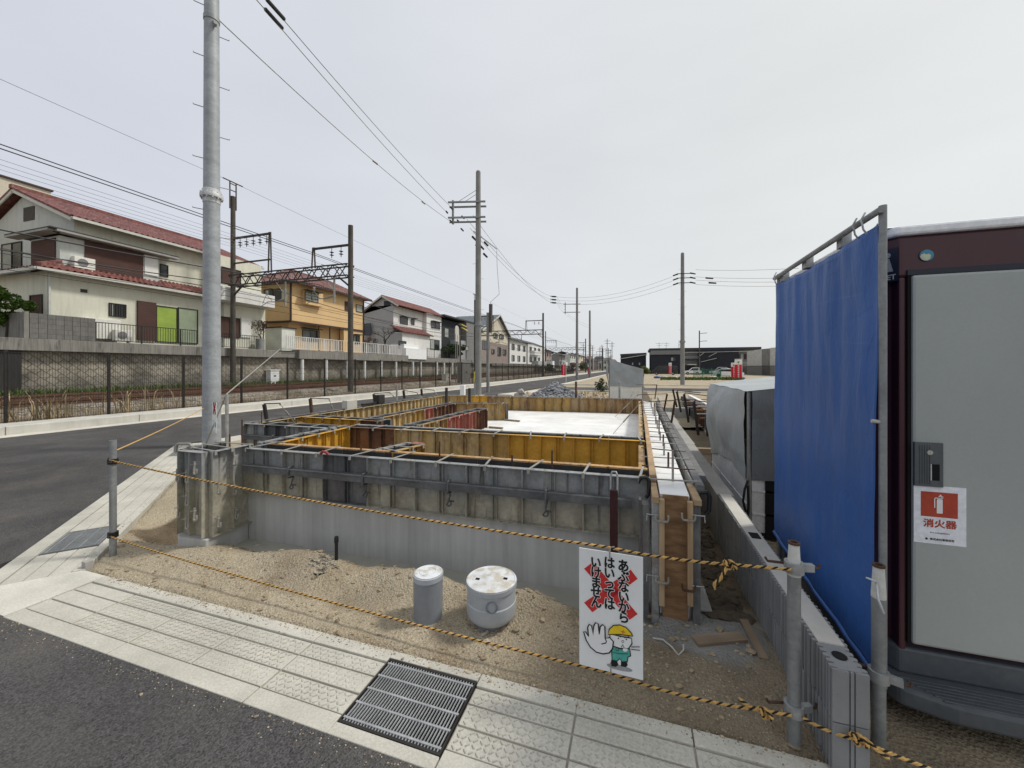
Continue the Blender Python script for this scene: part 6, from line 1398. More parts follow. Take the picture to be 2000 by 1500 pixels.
# ================================================================ poles
def upole(label, base, h, r0, r1, m, collar=None, steps=None, name='utility_pole', group='utility poles', caps=True, n=20):
    t = thing(name, label, 'utility pole', (base[0], base[1], 0), 0, group)
    b = MB(); b.tube([(0, 0, -.3), (0, 0, h)], [r0, r1], n); b.build('shaft', M[m], t, smooth=50)
    if caps: b = MB(); b.lathe([(r1, h), (r1*1.02, h+.01), (r1*.7, h+r1*.7), (0, h+r1*.9)], n=n); b.build('cap', M[m], t, smooth=50)
    rr = lambda z: r0+(r1-r0)*z/h
    if collar:
        for z in collar:
            b = MB(); r = rr(z); b.lathe([(r, z-.16), (r*1.06, z-.15), (r*1.1, z-.05), (r*1.38, z-.045), (r*1.4, z-.02), (r*1.4, z+.02), (r*1.38, z+.03), (r*1.12, z+.035), (r*1.1, z+.12), (r, z+.13)], n=n)
            for k in range(12):
                a = 2*math.pi*k/12; b.tube([(r*1.27*math.cos(a), r*1.27*math.sin(a), z-.075), (r*1.27*math.cos(a), r*1.27*math.sin(a), z+.065)], .014, 6)
            b.build('flange_collar', M['galvlight' if m == 'polesteel' else 'galv'], t, smooth=35)
    if steps:
        z0, z1, dz, ang = steps; z = z0; k = 0
        while z < z1:
            a = ang+(math.pi if k % 2 else 0); r = rr(z); c, s_ = math.cos(a), math.sin(a); b = MB(); b.tube([(c*r*.9, s_*r*.9, z), (c*(r+.16), s_*(r+.16), z), (c*(r+.16), s_*(r+.16), z+.02)], .008, 6); b.build('step_bolt', M['clampgrey'], t); z += dz; k += 1
    return t
P1 = Vector((-8.28, 5.65, 0))
t = upole('tall light steel pole with bolted flange collar, at the diagonal pavement', P1, 11.5, .16, .118, 'polesteel', [5.12], (4.3, 9.3, .52, R(55)))
b = MB(); z = 8.75; b.lathe([(.128, z-.05), (.14, z-.045), (.14, z+.045), (.128, z+.05)]); b.beam((.12, -.03, z-.1), (.19, -.06, z-.22), .05, .06); b.build('band', M['galv'], t, smooth=40)
P2 = Vector((-8.75, 20.9, 0))
def arms(t, zs, L_, dirx, diry, dbl=True):
    for z in zs:
        for s in ((-1, 1) if dbl else (0,)):
            b = MB(); o = Vector((-diry, dirx, 0))*.2*s; d = Vector((dirx, diry, 0)); b.beam(o-d*.45+Vector((0, 0, z+.06*s)), o+d*L_+Vector((0, 0, z+.06*s)), .09, .09); b.build('cross_arm', M['galv'], t, bevel=.006)
    b = MB(); d = Vector((dirx, diry, 0))*(L_-.25); b.beam(d+Vector((0, 0, zs[0]+.25)), d+Vector((0, 0, zs[-1]-.25)), .1, .1); b.build('arm_upright', M['galv'], t)
t = upole('steel utility pole with double cross arms, behind the foundation', P2, 13.05, .19, .14, 'pole_conc', [4.1], (3.2, 12, .9, R(10)), n=16)
arms(t, [11.2, 10.3], 1.75, -math.cos(.25), -math.sin(.25))
for z in (12.1, 11.85): b = MB(); d = Vector((-math.cos(.25), -math.sin(.25), 0)); b.tube([(0, 0, z), tuple(d*(1.3 if z > 12 else .9)+Vector((0, 0, 11.3)))], .012, 5); b.build('arm_stay', M['wire'], t)
b = MB(); b.beam((-.25, -.1, 9.6), (1.05, .3, 8.55), .1, .04); b.build('lower_arm', M['galvlight'], t)
def insul(t, p, d, n=2, name='insulator', l_=.32, r=.05):
    p, d = Vector(p), Vector(d).normalized(); b = MB(); b.tube([p, p+d*.03, p+d*.04, p+d*(l_-.04), p+d*(l_-.03), p+d*l_], [.02, .02, r, r*.85, .02, .012], 8); return b.build(name, M['black'], t)
dirn = (P1-P2).normalized()
for (dx, z) in ((-1.75, 10.7), (-1.5, 10.15), (-1.45, 10.9)):
    insul(t, (dx, -.45, z), (.1, -1, .05)); insul(t, (dx+.2, .35, z-.1), (.25, 1, -.35)); insul(t, (dx+.65, 1.6, z-.75), (.25, 1, -.35), l_=.5, r=.07); insul(t, (dx+.85, 2.4, z-1.1), (.25, 1, -.35), l_=.5, r=.07)
t = upole('slim old pole with a stepped top, right behind the steel utility pole', (Dp(953, 765, 25.2).x, Dp(953, 765, 25.2).y), 5.2, .11, .1, 'pole_conc', None, None, caps=False, n=12)
b = MB(); b.tube([(.18, 0, 3.9), (.2, 0, 5.75)], .12, 10); b.box(-.05, .3, -.05, .05, 4.6, 4.75); b.build('upper_section', M['darkpole'], t)
b = MB(); p3 = Dp(953, 590, 25.2)
P3 = Dp(1127, 742, 52); P3.z = 0; P4 = Dp(1152, 738, 64); P4.z = 0; P5 = Dp(1333, 752, 35.5); P5.z = 0
t = upole('thin utility pole with two short arms at the far road junction', P3, 12.3, .19, .14, 'pole_conc', [3.5], None, n=10); arms(t, [10.2, 9.1], 1.8, -1, -.2, False)
upole('plain thin utility pole, just right of the one with two arms', P4, 11, .2, .15, 'pole_conc', None, None, n=10)
t = upole('lone utility pole with black insulators in the sand lot, far right', P5, 12.1, .2, .15, 'pole_conc', [4.0], (3, 11, .7, 0), n=12)
for k, z in enumerate((10.25, 9.85, 9.4)): insul(t, (-.35, -.2, z+.0), (-1, -.1, -.35), l_=.55, r=.07); insul(t, (.6, 0, z+.05), (1, .1, -.25), l_=.55, r=.07); b = MB(); b.beam((-.35, -.2, z), (.62, 0, z), .06, .06); b.build('cross_arm', M['truss'], t)
for z in (9.75, 9.3): insul(t, (1.9+(.25 if z < 9.5 else 0), 0, z), (1, .1, -.12), l_=.7, r=.08)
t = upole('small dark pole with lamp arms before the black buildings', Dp(1366, 728, 88), 10, .16, .12, 'darkpole', None, None, n=8); b = MB(); b.beam((0, 0, 9.4), (1.6, 0, 9.5), .1, .1); b.beam((0, 0, 7.6), (1.6, 0, 7.7), .1, .1); b.build('lamp_arm', M['truss'], t)
t = upole('tiny cross-armed pole beyond the white house', Dp(903, 700, 95), 13.2, .16, .12, 'darkpole', None, None, n=8); b = MB(); b.beam((-1.6, 0, 12.0), (1.6, 0, 12.0), .14, .14); b.beam((-1.6, 0, 10.8), (1.6, 0, 10.8), .14, .14); b.build('cross_arm', M['truss'], t)
# small posts by the road
for lab, px, y0, y1, D, r, m in (('short thin grey post with the far warning sign, beside the steel pole', 443, 868, 770, 7.6, .03, 'galvrust'), ('short rusty pipe stub beside the steel pole', 447, 868, 848, 7.7, .03, 'rust'), ('thin grey stub post left of the steel utility pole', 927, 772, 748, 20, .04, 'galv'), ('grey peg standing behind the left outer formwork', 775, 790, 752, 13, .03, 'galv'), ('thin rusty rod at the corner of the set-back left wall', 473, 862, 826, 5.6, .008, 'rust')):
    p, q = Dp(px, y0+6, D), Dp(px, y1, D); b = MB(); b.tube([(p.x, p.y, p.z), (p.x, p.y, q.z)], r, 10); tag(b.build('post', M[m], smooth=50), lab, 'post')
p = Dp(904, 768, 20); b = MB(); b.box(p.x-.12, p.x+.12, p.y-.1, p.y+.1, -.05, Dp(904, 752, 20).z); tag(b.build('marker_block', M['whitepaint'], bevel=.02), 'white marker block on the road edge behind the formwork', 'block')
cable('guy_wire', 'thin wire from the steel pole foot over the grey post', [fx(400, 872, -8.1), Dp(442, 770, 7.6), Dp(547, 682, 13)], .012, 'clampgrey', 'guy wire')
# ================================================================ railway gantries
def gantry(label, Yg, xr_, xl_, hr, hl, zb_, detail=True):
    t = thing('rail_gantry', label, 'catenary gantry', (xr_, Yg, 0), 0, 'catenary gantries over the railway')
    for x, hh in ((xr_, hr), (xl_, hl)):
        b = MB(); b.tube([(x, Yg, -.1), (x, Yg, hh)], [.17, .145], 14); b.build('mast', M['darkpole'], t, world=True, smooth=50)
    b = MB(); za, zc = zb_-.35, zb_+.35
    for oy in (-.3, .3):
        for z in (za, zc): b.beam((xl_, Yg+oy, z), (xr_, Yg+oy, z), .075, .075)
    n = 18; step = (xr_-xl_)/n
    for oy in (-.3, .3):
        for k in range(n): b.beam((xl_+k*step, Yg+oy, za if k % 2 else zc), (xl_+(k+1)*step, Yg+oy, zc if k % 2 else za), .045, .045, (0, 1, 0))
    for k in range(0, n+1, 2): b.beam((xl_+k*step, Yg-.3, zc), (xl_+k*step, Yg+.3, zc), .04, .04); b.beam((xl_+k*step, Yg-.3, za), (xl_+k*step, Yg+.3, za), .04, .04)
    for x, s in ((xr_, -1), (xl_, 1)): b.beam((x, Yg, za-.7), (x+s*.9, Yg, za), .09, .09)
    b.build('truss_beam', M['truss'], t, world=True)
    # feeder arms beside each mast
    for x0, x1, z, ni in ((xl_, xl_+3.4, hl-2.95, 5), (xr_, xr_-2.9, hr-1.2, 2)):
        b = MB(); b.beam((x0, Yg, z), (x1, Yg, z), .12, .12); b.build('feeder_arm', M['truss'], t, world=True)
        for dx in (-.14, .14): b = MB(); b.beam((x1+dx, Yg, zc), (x1+dx*.4, Yg, z+.1), .07, .07); b.build('arm_post', M['darkpole'], t, world=True)
        if x0 == xl_: b = MB(); b.beam((x0, Yg, z-1.75), (x1, Yg, z-1.75), .09, .09); b.build('arm_stay', M['truss'], t, world=True)
        for k in range(ni):
            x = x0+(x1-x0)*(.2+.72*k/max(1, ni-1)) if ni > 2 else x0+(x1-x0)*(.25+.25*k); b = MB(); b.lathe([(.02, 0), (.02, -.25), (.14, -.28), (.03, -.33), (.03, -.42), (.14, -.46), (.03, -.5), (.02, -.65)], (x, Yg, z-.06), 10); b.build('insulator', M['insul'], t, world=True)
    # ladder top of the left mast
    if detail:
        b = MB()
        for dy in (-.22, .22): b.beam((xl_, Yg+dy, hl-.9), (xl_, Yg+dy, hl+1.0), .06, .06)
        for k in range(4): b.beam((xl_, Yg-.22, hl-.5+k*.45), (xl_, Yg+.22, hl-.5+k*.45), .05, .05)
        b.beam((xl_, Yg-.7, hl+1.0), (xl_, Yg+.7, hl+1.0), .06, .06); b.build('mast_ladder', M['truss'], t, world=True)
    # droppers and cantilever registration tubes over each track
    for xt in (-19.4, -23.4):
        b = MB(); b.beam((xt+1.3, Yg, za), (xt+1.3, Yg, za-1.6), .09, .09); b.beam((xt+.5, Yg, za), (xt+1.3, Yg, za-.9), .05, .05); b.build('drop_post', M['clampgrey'], t, world=True)
        b = MB(); b.tube([(xt+1.3, Yg, za-1.15), (xt+1.0, Yg, za-1.2), (xt+.5, Yg, za-1.3), (xt-.2, Yg, za-1.25), (xt-.9, Yg, za-1.55)], [.06, .09, .035, .03, .02], 8); b.tube([(xt+.2, Yg, za-1.27), (xt-.35, Yg, za-.75), (xt-.7, Yg, za-1.35)], .022, 6); b.build('registration_arm', M['clampgrey'], t, world=True)
        b = MB(); b.lathe([(.02, .25), (.1, .2), (.03, .15), (.1, .1), (.02, .0)], (xt-.3, Yg, za-.75), 10); b.build('insulator', M['galvlight'], t, world=True)
    return t
gantry('nearest dark railway gantry with lattice beam, in front of the orange house', 19.75, -16.85, -26.85, 10.45, 13.6, 7.65)
gantry('second railway gantry farther down the line, by the apartment row', 62, -14.4, -26.6, 10.6, 13.4, 7.5)
gantry('third railway gantry, small in the distance', 118, -14.2, -26.6, 10.4, 13, 7.4, False)
gantry('faintest railway gantry at the far end of the line', 185, -14.2, -26.6, 10.4, 13, 7.4, False)
# ================================================================ wires
def wires(label, lines, r, m='wire', group=None, name='overhead_wire'):
    for pts in lines: cable(name, label, pts, r, m, 'overhead wire', group, 5)
Ys = [-22, 19.75, 62, 118, 185]
def along(x, z, s, zz=None):
    out = []
    for a, c in zip(Ys, Ys[1:]): out += sag((x, a, z), (x, c, z), s*((c-a)/42)**2, 12)[(1 if out else 0):]
    return out
g = 'railway overhead wires'
wires('upper black feeder wire along the railway', [along(-19.75, 9.0, .12)], .02, 'wire', g); wires('lower black feeder wire along the railway, just under the upper one', [along(-19.1, 8.65, .15)], .02, 'wire', g)
wires('one of five faint thin feeder wires above the far track', [along(-26.85+3.4*(.2+.72*k/4), 9.85, .1) for k in range(5)], .009, 'wirelight', g)
wires('thick black messenger wire sagging over a railway track', [along(-19.4, 6.95, 1.1), along(-23.4, 6.95, 1.0)], .026, 'wire', g)
wires('thin black contact wire hanging over a railway track', [along(-19.4, 5.45, .02), along(-23.4, 5.45, .02)], .013, 'wire', g)
wires('thin earth wire along the very top of the gantry masts', [along(-26.85, 14.6, .25)], .012, 'wirelight', g)
wires('black signal cable low along the railway gantries', [along(-26.5, 7.0, .5), along(-25.7, 6.4, .5)], .016, 'wire', g)
g2 = 'street overhead wires'
e1 = P2+Vector((-1.75, -.45, 10.7)); e2 = P2+Vector((-1.5, -.45, 10.15)); e3 = P2+Vector((-1.45, -.45, 10.95))
a1 = Dp(424, 36, 7.9); a2, a3 = Dp(480, -25, 8.4), Dp(497, -28, 8.4)
wires('street wire from the steel pole top to the cross arms of the next pole', [sag(a1, e2, .25), sag(a2, e1, .15), sag(a3, e3, .15)], .011, 'clampgrey', g2)
for (a, e, f0, f1) in ((a2, e1, .036, .078), (a3, e3, .022, .064)):
    b = MB(); p, q = a.lerp(e, f0), a.lerp(e, f1); d = q-p; b.tube([p, p+d*.05, p+d*.06, p+d*.94, p+d*.95, q], [.015, .02, .045, .045, .02, .012], 8); tag(b.build('cable_sleeve', M['black'], smooth=40), 'black cable sleeve near the top of the photo', 'cable sleeve', 'black cable sleeves')
for f in (.42, .72): p = a1.lerp(e2, f)-Vector((0, 0, .24)); b = MB(); b.tube([p-Vector((.05, .08, -.04)), p+Vector((.05, .08, -.04))], .035, 8); tag(b.build('cable_clamp', M['clampgrey'], smooth=40), 'small clamp joining the street wires between the two steel poles', 'cable clamp', 'clamps on the street wires')
c1 = Dp(1076, 579, 46); f_ = [P2+Vector((-.9, .4, 10.55)), P2+Vector((-.7, .4, 10.0)), P2+Vector((-.5, .4, 10.75))]
for k, (s, z) in enumerate(zip(f_, (0, .37, .74))): wires('street wire dipping from the steel utility pole toward the junction insulators', [sag(s, c1-Vector((0, 0, z)), .7)], .012, 'clampgrey', g2)
t = thing('insulator_set', 'three black insulators where street wires meet in mid air', 'insulators', c1)
for k in range(3):
    b = MB(); z = -.37*k; b.tube([(0, 0, z), (.1, .05, z), (.12, .06, z), (.6, .1, z-.05), (.62, .1, z-.05), (.75, .1, z-.08)], [.03, .03, .09, .09, .03, .02], 8); b.box(-.03, .03, -.03, .03, z-.08, z+.12); b.build('insulator', M['black'], t)
for k, z in enumerate((10.2, 9.8, 9.35)): wires('street wire sagging from the junction insulators to the lone pole in the lot', [sag(c1+Vector((.75, .1, -.37*k-.08)), P5+Vector((-.9, -.25, z-.2)), .75)], .012, 'clampgrey', g2); wires('street wire from the junction insulators to the thin two-armed pole', [sag(c1+Vector((.75, .1, -.37*k-.08)), P3+Vector((-1.6, -.3, 9.9-.4*k)), .3)], .01, 'clampgrey', g2)
for k, z in enumerate((10.55, 9.9, 9.6, 9.2)): wires('street wire running right from the lone pole toward the blue sheet', [sag(P5+Vector((1.1, 0, z)), Dp(1560, (524, 542, 550, 558)[k], 27), .1)], .012, 'clampgrey', g2)
wires('wire from the two-armed pole to the plain thin pole', [sag(P3+Vector((-1.4, .1, 9)), P4+Vector((0, 0, 8.6)), .2), sag(P3+Vector((-1.4, .1, 8.7)), P4+Vector((0, 0, 8.2)), .2)], .01, 'clampgrey', g2)
q = P2+Vector((1.05, .3, 8.5)); wires('drop cable hanging from the lower arm of the steel utility pole', [[q, q+Vector((.02, 0, -1)), q+Vector((.15, 0, -2.6)), Dp(958, 590, 25), Dp(962, 640, 25.1)]], .013, 'clampgrey', g2)
# ================================================================ trackside fittings
def cabinet(label, px, ytop, ybot, X, wpx, m, top=True):
    a = fx(px-wpx/2, ybot, X); c = fx(px+wpx/2, ytop, X); t = thing('cabinet', label, 'cabinet', (X, (a.y+c.y)/2, a.z)); b = MB(); b.box(X-.5, X, a.y, c.y, a.z-.1, c.z-.08); b.build('body', M[m], t, world=True, bevel=.02)
    b = MB(); b.box(X-.55, X+.05, a.y-.05, c.y+.05, c.z-.079, c.z); b.build('lid', M[m], t, world=True, bevel=.02)
    b = MB(); b.box(X, X+.015, (a.y+c.y)/2-.1, (a.y+c.y)/2+.1, a.z+.55*(c.z-a.z), a.z+.63*(c.z-a.z)); b.build('handle', M['frame'], t, world=True)
cabinet('white trackside cabinet against the stone retaining wall', 537, 722, 752, -27.0, 17, 'whitepaint'); cabinet('tall grey trackside cabinet left of the steel utility pole', 911, 708, 757, -15.6, 16, 'blockgrey'); cabinet('small pale trackside cabinet in the weeds', 876, 730, 748, -18, 9, 'curb')
p = Dp(930, 737, 34); b = MB(); b.box(p.x-.2, p.x+.2, p.y-.1, p.y+.1, p.z-.4, p.z+.5); tag(b.build('yellow_box', M['yellowbox'], bevel=.05), 'yellow trackside box just right of the steel utility pole', 'box')
t = thing('track_signal', 'round-topped trackside mirror board on thin twin poles, before the dark house', 'track signal', (-17, fx(893, 700, -17).y, 0)); y = t.location.y; zt = fx(893, 636, -17).z
for dy in (-.35, .05, .5): b = MB(); b.tube([(-17, y+dy, 0), (-17, y+dy, zt-.9)], .035, 8); b.build('pole', M['clampgrey'], t, world=True)
b = MB(); b.prism([(-17, y-.42, zt-1.6), (-17, y+.42, zt-1.6)]+[(-17, y+.42*math.cos(a), zt-.42+.42*math.sin(a)) for a in [math.pi*k/12 for k in range(13)]], (-.06, 0, 0)); b.build('board', M['curb'], t, world=True)
b = MB(); b.beam((-17, y+.75, 0), (-17, y+.75, zt+.35), .1, .1); b.beam((-17, y+.3, zt+.2), (-16.6, y+1.5, zt-.1), .06, .12); b.build('arm', M['darkpole'], t, world=True)
b = MB(); b.beam((-16.9, y+.8, zt+.2), (-16.9, y+2.0, zt+.05), .1, .1); b.beam((-16.9, y+.8, zt-.1), (-16.9, y+2.2, zt-.3), .1, .1); b.build('yellow_arm', M['yellowbox'], t, world=True)
# ================================================================ right background: black buildings, cars, flags
class BHouse(House): pass
def dark_building(label, D, px0, px1, yt, m='darkwallx', depth=12, par=.5):
    p = Dp(px0, yt, D); q = fy(px1, yt, p.y); d = (q-p); d.z = 0; L_ = d.length; h = House('black_building', label, 'building', (p.x, p.y, 0), 'black buildings across the lot'); h.t.rotation_euler = (0, 0, math.atan2(d.y, d.x)); return h, L_, p.z
def lb(h, name, m, *q): b = MB(); b.box(*q); return b.build(name, M[m], h.t)
h, L_, z = dark_building('smaller black building with sloping white roof line, far right of the road', 105, 1212, 1262, 690); lb(h, 'wall', 'darkwallx', 0, L_, 0, 12, -.1, z-.6)
b = MB(); b.prism([(-.2, -.4, z-1.6), (L_+.2, -.4, z-.5), (L_+.2, -.4, z-.35), (-.2, -.4, z-1.45)], (0, .35, 0)); b.build('roof_line', M['eave'], h.t); b = MB(); b.prism([(-.1, .1, z-.6), (L_+.1, .1, z-.6), (L_+.1, .1, z+.1), (-.1, .1, z-.2)], (0, 12, 0)); b.build('roof', M['darkroof'], h.t)
lb(h, 'window', 'glasslight', L_*.45, L_*.5, -.05, -.002, z-3.2, z-2.6); lb(h, 'window', 'glasslight', L_*.72, L_*.77, -.05, -.002, z-3.2, z-2.6); lb(h, 'door', 'frame', 1, 2.2, -.05, -.002, 0, 2.2)
h, L_, z = dark_building('long black building with grey parapet and white roof strips, across the sand lot', 100, 1271, 1488, 683)
lb(h, 'wall', 'darkwallx', 0, L_*.28, 0, 10, -.1, z-1.3); lb(h, 'parapet', 'midgrey', 0, L_*.28, -.25, 10, z-1.299, z-.25); lb(h, 'wall', 'midgrey', L_*.2801, L_*.45, 1.2, 10, -.1, z-.252); lb(h, 'wall', 'darkwallx', L_*.4501, L_*.79, -1.5, 10, -.1, z-.252)
lb(h, 'roof', 'darkroof', -.3, L_, .3, 14, z-.249, z+.35); lb(h, 'balcony', 'midgrey', L_*.2801, L_*.45, .2, 1.19, z-2.4, z-1.7); lb(h, 'wall', 'midgrey', L_*.7901, L_*.97, 1.5, 10, -.1, z-.252)
b = MB(); b.beam((L_*.46, -1.7, 3.0), (L_*.6, -1.7, 3.9), .1, .18, (0, 1, 0)); b.beam((L_*.53, -1.7, z-2), (L_*.6, -1.7, z-1), .1, .15, (0, 1, 0)); b.beam((L_*.45, -1.7, z-1.8), (L_*.49, -1.7, z-.95), .1, .15, (0, 1, 0)); b.beam((L_*.28, -1.65, z-.9), (L_*.9, -1.65, z-.75), .1, .15, (0, 1, 0)); b.build('roof_strips', M['eave'], h.t)
for x0, x1, z0, z1, m in ((.196, .214, z-2.9, z-2.1, 'glasslight'), (.216, .235, z-2.9, z-2.1, 'glass'), (.33, .42, .2, 2.2, 'frame'), (.35, .40, z-2.9, z-2.55, 'glass')): lb(h, 'window', m, L_*x0, L_*x1, -.06 if x0 < .3 else 1.13, -.002 if x0 < .3 else 1.198, z0, z1)
for k in range(5): lb(h, 'window', 'glasslight' if k % 2 else 'frame', L_*(.805+.03*k), L_*(.825+.03*k), 1.4, 1.498, z-2.6, z-1.3); lb(h, 'balcony_slat', 'eave', L_*.795, L_*.9, 1.2, 1.25, z-3.4-.35*k, z-3.3-.35*k)
lb(h, 'carport', 'framewhite', L_*.345, L_*.42, -2, .1, 2.3, 2.45)
for x in (L_*.09, L_*.16): b = MB(); b.beam((x, 4, z), (x, 4, z+2.1), .08, .08); b.beam((x-.9, 4, z+1.9), (x+.9, 4, z+1.7), .06, .06); b.beam((x-.6, 4, z+1.3), (x+.7, 4, z+1.2), .06, .06); b.build('antenna', M['galv'], h.t)
t = thing('lattice_mast', 'thin lattice radio mast behind the long black building', 'mast', (Dp(1327, 728, 160).x, Dp(1327, 728, 160).y, 0))
b = MB()
for dx in (-.5, .5): b.beam((dx, 0, 0), (dx*.4, 0, 13), .1, .1)
for k in range(14): b.beam((-.5, 0, k*.9), (.45, 0, k*.9+.8), .06, .06)
b.build('lattice', M['galv'], t)
p, q = Dp(1459, 728, 88), Dp(1560, 728, 70); t = thing('concrete_wall', 'pale stained concrete boundary wall behind the parked cars, far right', 'wall', (p.x, p.y, 0), math.atan2(q.y-p.y, q.x-p.x)); L_ = (q-p).length; n = 6
for k in range(n): b = MB(); b.box(L_*k/n+.03, L_*(k+1)/n-.03, 0, .3, -.1, 5.4+.5*k/n); b.build('panel', M['oldconc' if k % 3 == 2 else 'curb'], t)
b = MB()
for k in range(60): b.box(L_*k/60, L_*k/60+.06, -1.1, -1.04, 0, 2)
b.box(0, L_, -1.1, -1.05, 1.9, 2.0); b.build('fence_bars', M['blacksteel'], t)
def car(label, px, D, m, hd=0, L_=4.3, H_=1.5, van=False):
    p = Dp(px, 728, D); t = thing('parked_car', label, 'car', (p.x, p.y, .02), hd, 'cars parked across the lot'); W = 1.65
    if van: low = [(0, .3), (0, .95), (.35, 1.05), (1.0, H_-.08), (1.5, H_), (L_-.25, H_), (L_, H_-.25), (L_, .3)]; win = [(.55, 1.1), (1.1, H_-.14), (L_-.3, H_-.12), (L_-.15, 1.05)]
    else: low = [(0, .3), (0, .7), (.25, .82), (1.05, .92), (1.75, H_-.06), (2.1, H_), (3.2, H_-.04), (L_-.4, .98), (L_, .9), (L_, .3)]; win = [(1.25, .95), (1.85, H_-.12), (3.1, H_-.12), (L_-.65, .98)]
    b = MB(); b.prism([(x, 0, z) for x, z in low], (0, W, 0)); b.build('body', M[m], t, bevel=.06)
    for y, s in ((-.006, 1), (W+.001, 1)): b = MB(); b.prism([(x, y, z) for x, z in win], (0, .005, 0)); b.build('window', M['glass'], t)
    for x in (.85, L_-.85):
        for y in (-.03, W-.17):
            b = MB(); b.prism([(x+.31*math.cos(a), y, .31+.31*math.sin(a)) for a in [2*math.pi*k/16 for k in range(16)]], (0, .2, 0)); wh = b.build('wheel', M['tyre'], t); b = MB(); b.prism([(x+.18*math.cos(a), y-.01, .31+.18*math.sin(a)) for a in [2*math.pi*k/12 for k in range(12)]], (0, .008, 0)); b.build('rim', M['clampgrey'], wh)
    b = MB(); b.box(-.012, .05, .1, .45, .62, .78); b.build('headlight', M['lamp'], t); b = MB(); b.box(-.012, .05, W-.45, W-.1, .62, .78); b.build('headlight', M['lamp'], t)
car('black van parked left before the long black building', 1274, 84, 'carblack', R(-8), 5.0, 1.95, True); car('small white car half hidden behind the lone pole', 1335, 86, 'carwhite', R(-5), 3.6, 1.6); car('dark parked car by the carport of the black building', 1348, 90, 'carblack', R(8), 3.8, 1.5)
car('silver estate car parked in the middle of the row', 1385, 84, 'carsilver', R(-8), 5.2, 1.7); car('white car parked behind the red banners', 1452, 62, 'carwhite', R(170), 4.4, 1.45)
def banner(label, px, ytop, ybot, D, h0, wpx, tilt=0):
    p = Dp(px, ybot, D); z1 = Dp(px, ytop, D).z; z0 = Dp(px, ybot, D).z; w_ = wpx*D/FPX; t = thing('banner_flag', label, 'banner', (p.x, p.y, 0), YAW*.6, 'red sales banners on thin poles')
    b = MB(); b.tube([(w_+.03, 0, -.05), (w_+.03, 0, z1+.12), ], .025, 6); b.tube([(w_+.03, 0, z1+.05), (0, 0, z1+.05)], .015, 5); b.build('pole', M['framewhite'], t)
    H_ = z1-z0; zw = z1-H_*.26
    def cl(za, zb): return lambda u, v: (w_*u, .05*math.sin(u*4+v*3), za+(zb-za)*v)
    b = MB(); b.grid(cl(z0, zw), 8, 10); b.build('red_cloth', M['flagred'], t, smooth=60); b = MB(); b.grid(cl(zw, z1), 8, 4); b.build('white_cloth', M['flagwhite'], t, smooth=60)
    A = Art(t, (0, -.07, 0), (1, 0, 0), (0, -1, 0)); A.poly('green_mark', 'flaggreen', [[(w_*.3, zw+H_*.15), (w_*.7, zw+H_*.15), (w_*.5, zw+H_*.06)]], 1)
    # illegible white characters in the photo: a column of small strokes
    polys = []
    for k in range(6):
        zc = zw-H_*(.08+.11*k); s = min(w_*.25, H_*.045); polys += [[(w_*.5-s, zc+s*.5), (w_*.5+s, zc+s*.5), (w_*.5+s, zc+s*.9), (w_*.5-s, zc+s*.9)], [(w_*.5-s*.2, zc-s*.8), (w_*.5+s*.2, zc-s*.8), (w_*.5+s*.2, zc+s*.49), (w_*.5-s*.2, zc+s*.49)], [(w_*.5-s*.8, zc-s*.5), (w_*.5-s*.3, zc-s*.5), (w_*.5-s*.3, zc-s*.15), (w_*.5-s*.8, zc-s*.15)], [(w_*.5+s*.3, zc-s*.5), (w_*.5+s*.8, zc-s*.5), (w_*.5+s*.8, zc-s*.15), (w_*.5+s*.3, zc-s*.15)]]
    A.poly('white_strokes', 'flagwhite', polys, 2)
banner('red banner standing beside the two-armed pole at the junction', 1097, 705, 733, 40, 0, 8); banner('small red banner by the plain thin pole', 1148, 712, 730, 66, 0, 5)
banner('left one of two tall red banners before the white car', 1428, 709, 738, 52, 0, 9); banner('taller right one of two red banners before the white car', 1435, 702, 741, 50, 0, 13); banner('thin red banner by the black van', 1306, 709, 730, 80, 0, 5)
blades('weeds', 750, lambda: (lambda p: (p.x, p.y, 0))(Dp(rnd.uniform(1290, 1450), 728, rnd.uniform(49, 55))), .1, .45, 'grass', .6, .03, 5)
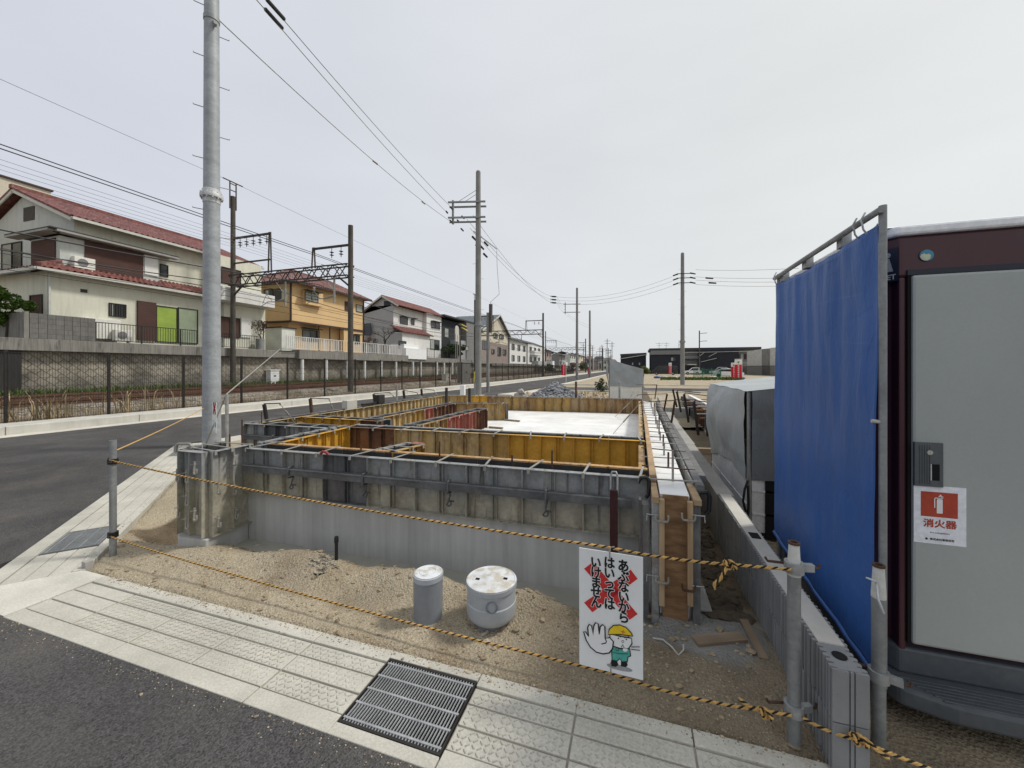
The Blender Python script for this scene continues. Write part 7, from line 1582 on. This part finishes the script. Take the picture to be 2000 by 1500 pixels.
blades('weeds', 260, lambda: (lambda p: (p.x, p.y, 0))(Dp(rnd.uniform(1020, 1190), 728, rnd.uniform(17, 24))), .05, .2, 'drygrass', .8, .015, 5)
t = thing('shrub', 'small dark weed clump between gravel heap and far cage', 'shrub', Dp(1174, 752, 26)); b = leafcloud('', (0, 0, .0), (.35, .35, .5), 500, '', .08); o = b.build('foliage', M['leafdark'], t); t.location.z = .35
p, q = Dp(1355, 728, 62), Dp(1425, 728, 62); t = thing('net_fence', 'low green net fence in front of the silver car', 'fence', (p.x, p.y, 0), math.atan2(q.y-p.y, q.x-p.x)); L_ = (q-p).length
for k in range(5): b = MB(); b.tube([(L_*k/4, 0, 0), (L_*k/4, 0, 1.5)], .04, 6); b.build('post', M['greennet'], t)
b = MB()
for k in range(60): b.box(L_*k/60, L_*k/60+.02, 0, .02, .1, 1.4)
for k in range(7): b.box(0, L_, -.005, .015, .1+.2*k, .125+.2*k)
b.build('net', M['greennet'], t)
for k, (px, D, m, s) in enumerate(((1283, 58, 'bluestuff', .35), (1298, 58, 'curb', .4), (1316, 57, 'curb', .35), (1392, 55, 'curb', .4), (1447, 52, 'bluestuff', .4))):
    p = Dp(px, 728, D); b = MB(); b.blob((p.x, p.y, s*.4), s*1.4, s, s*.6, 2, .12); tag(b.build('tarp_bundle', M[m], smooth=70), ('blue' if m == 'bluestuff' else 'pale')+' bundle lying among the weeds across the lot', 'bundle', 'bundles across the lot')
# earth banks behind the site
b = MB()
def bank(u, v):
    x = -3+9*u; y = 11.2+6*v; return (x, y, -.02+.45*math.sin(math.pi*u)**.6*math.exp(-((v-.5)*3.2)**2)*(1+.5*noise2(x, y, .9))+.05*noise2(x, y, 3))
b.grid(bank, 60, 40); struct(b.build('earth_bank', M['dirt'], smooth=60))
t = thing('retaining_blocks', 'row of pale grey blocks at the back of the neighbouring plot', 'wall', (1.2, 13.5, 0)); 
for k in range(4): b = MB(); b.box(.4+k*.62, 1.0+k*.62, 12.2, 12.4, -.1, .42); b.build('block', M['smoothblock'], t, world=True, bevel=.01)
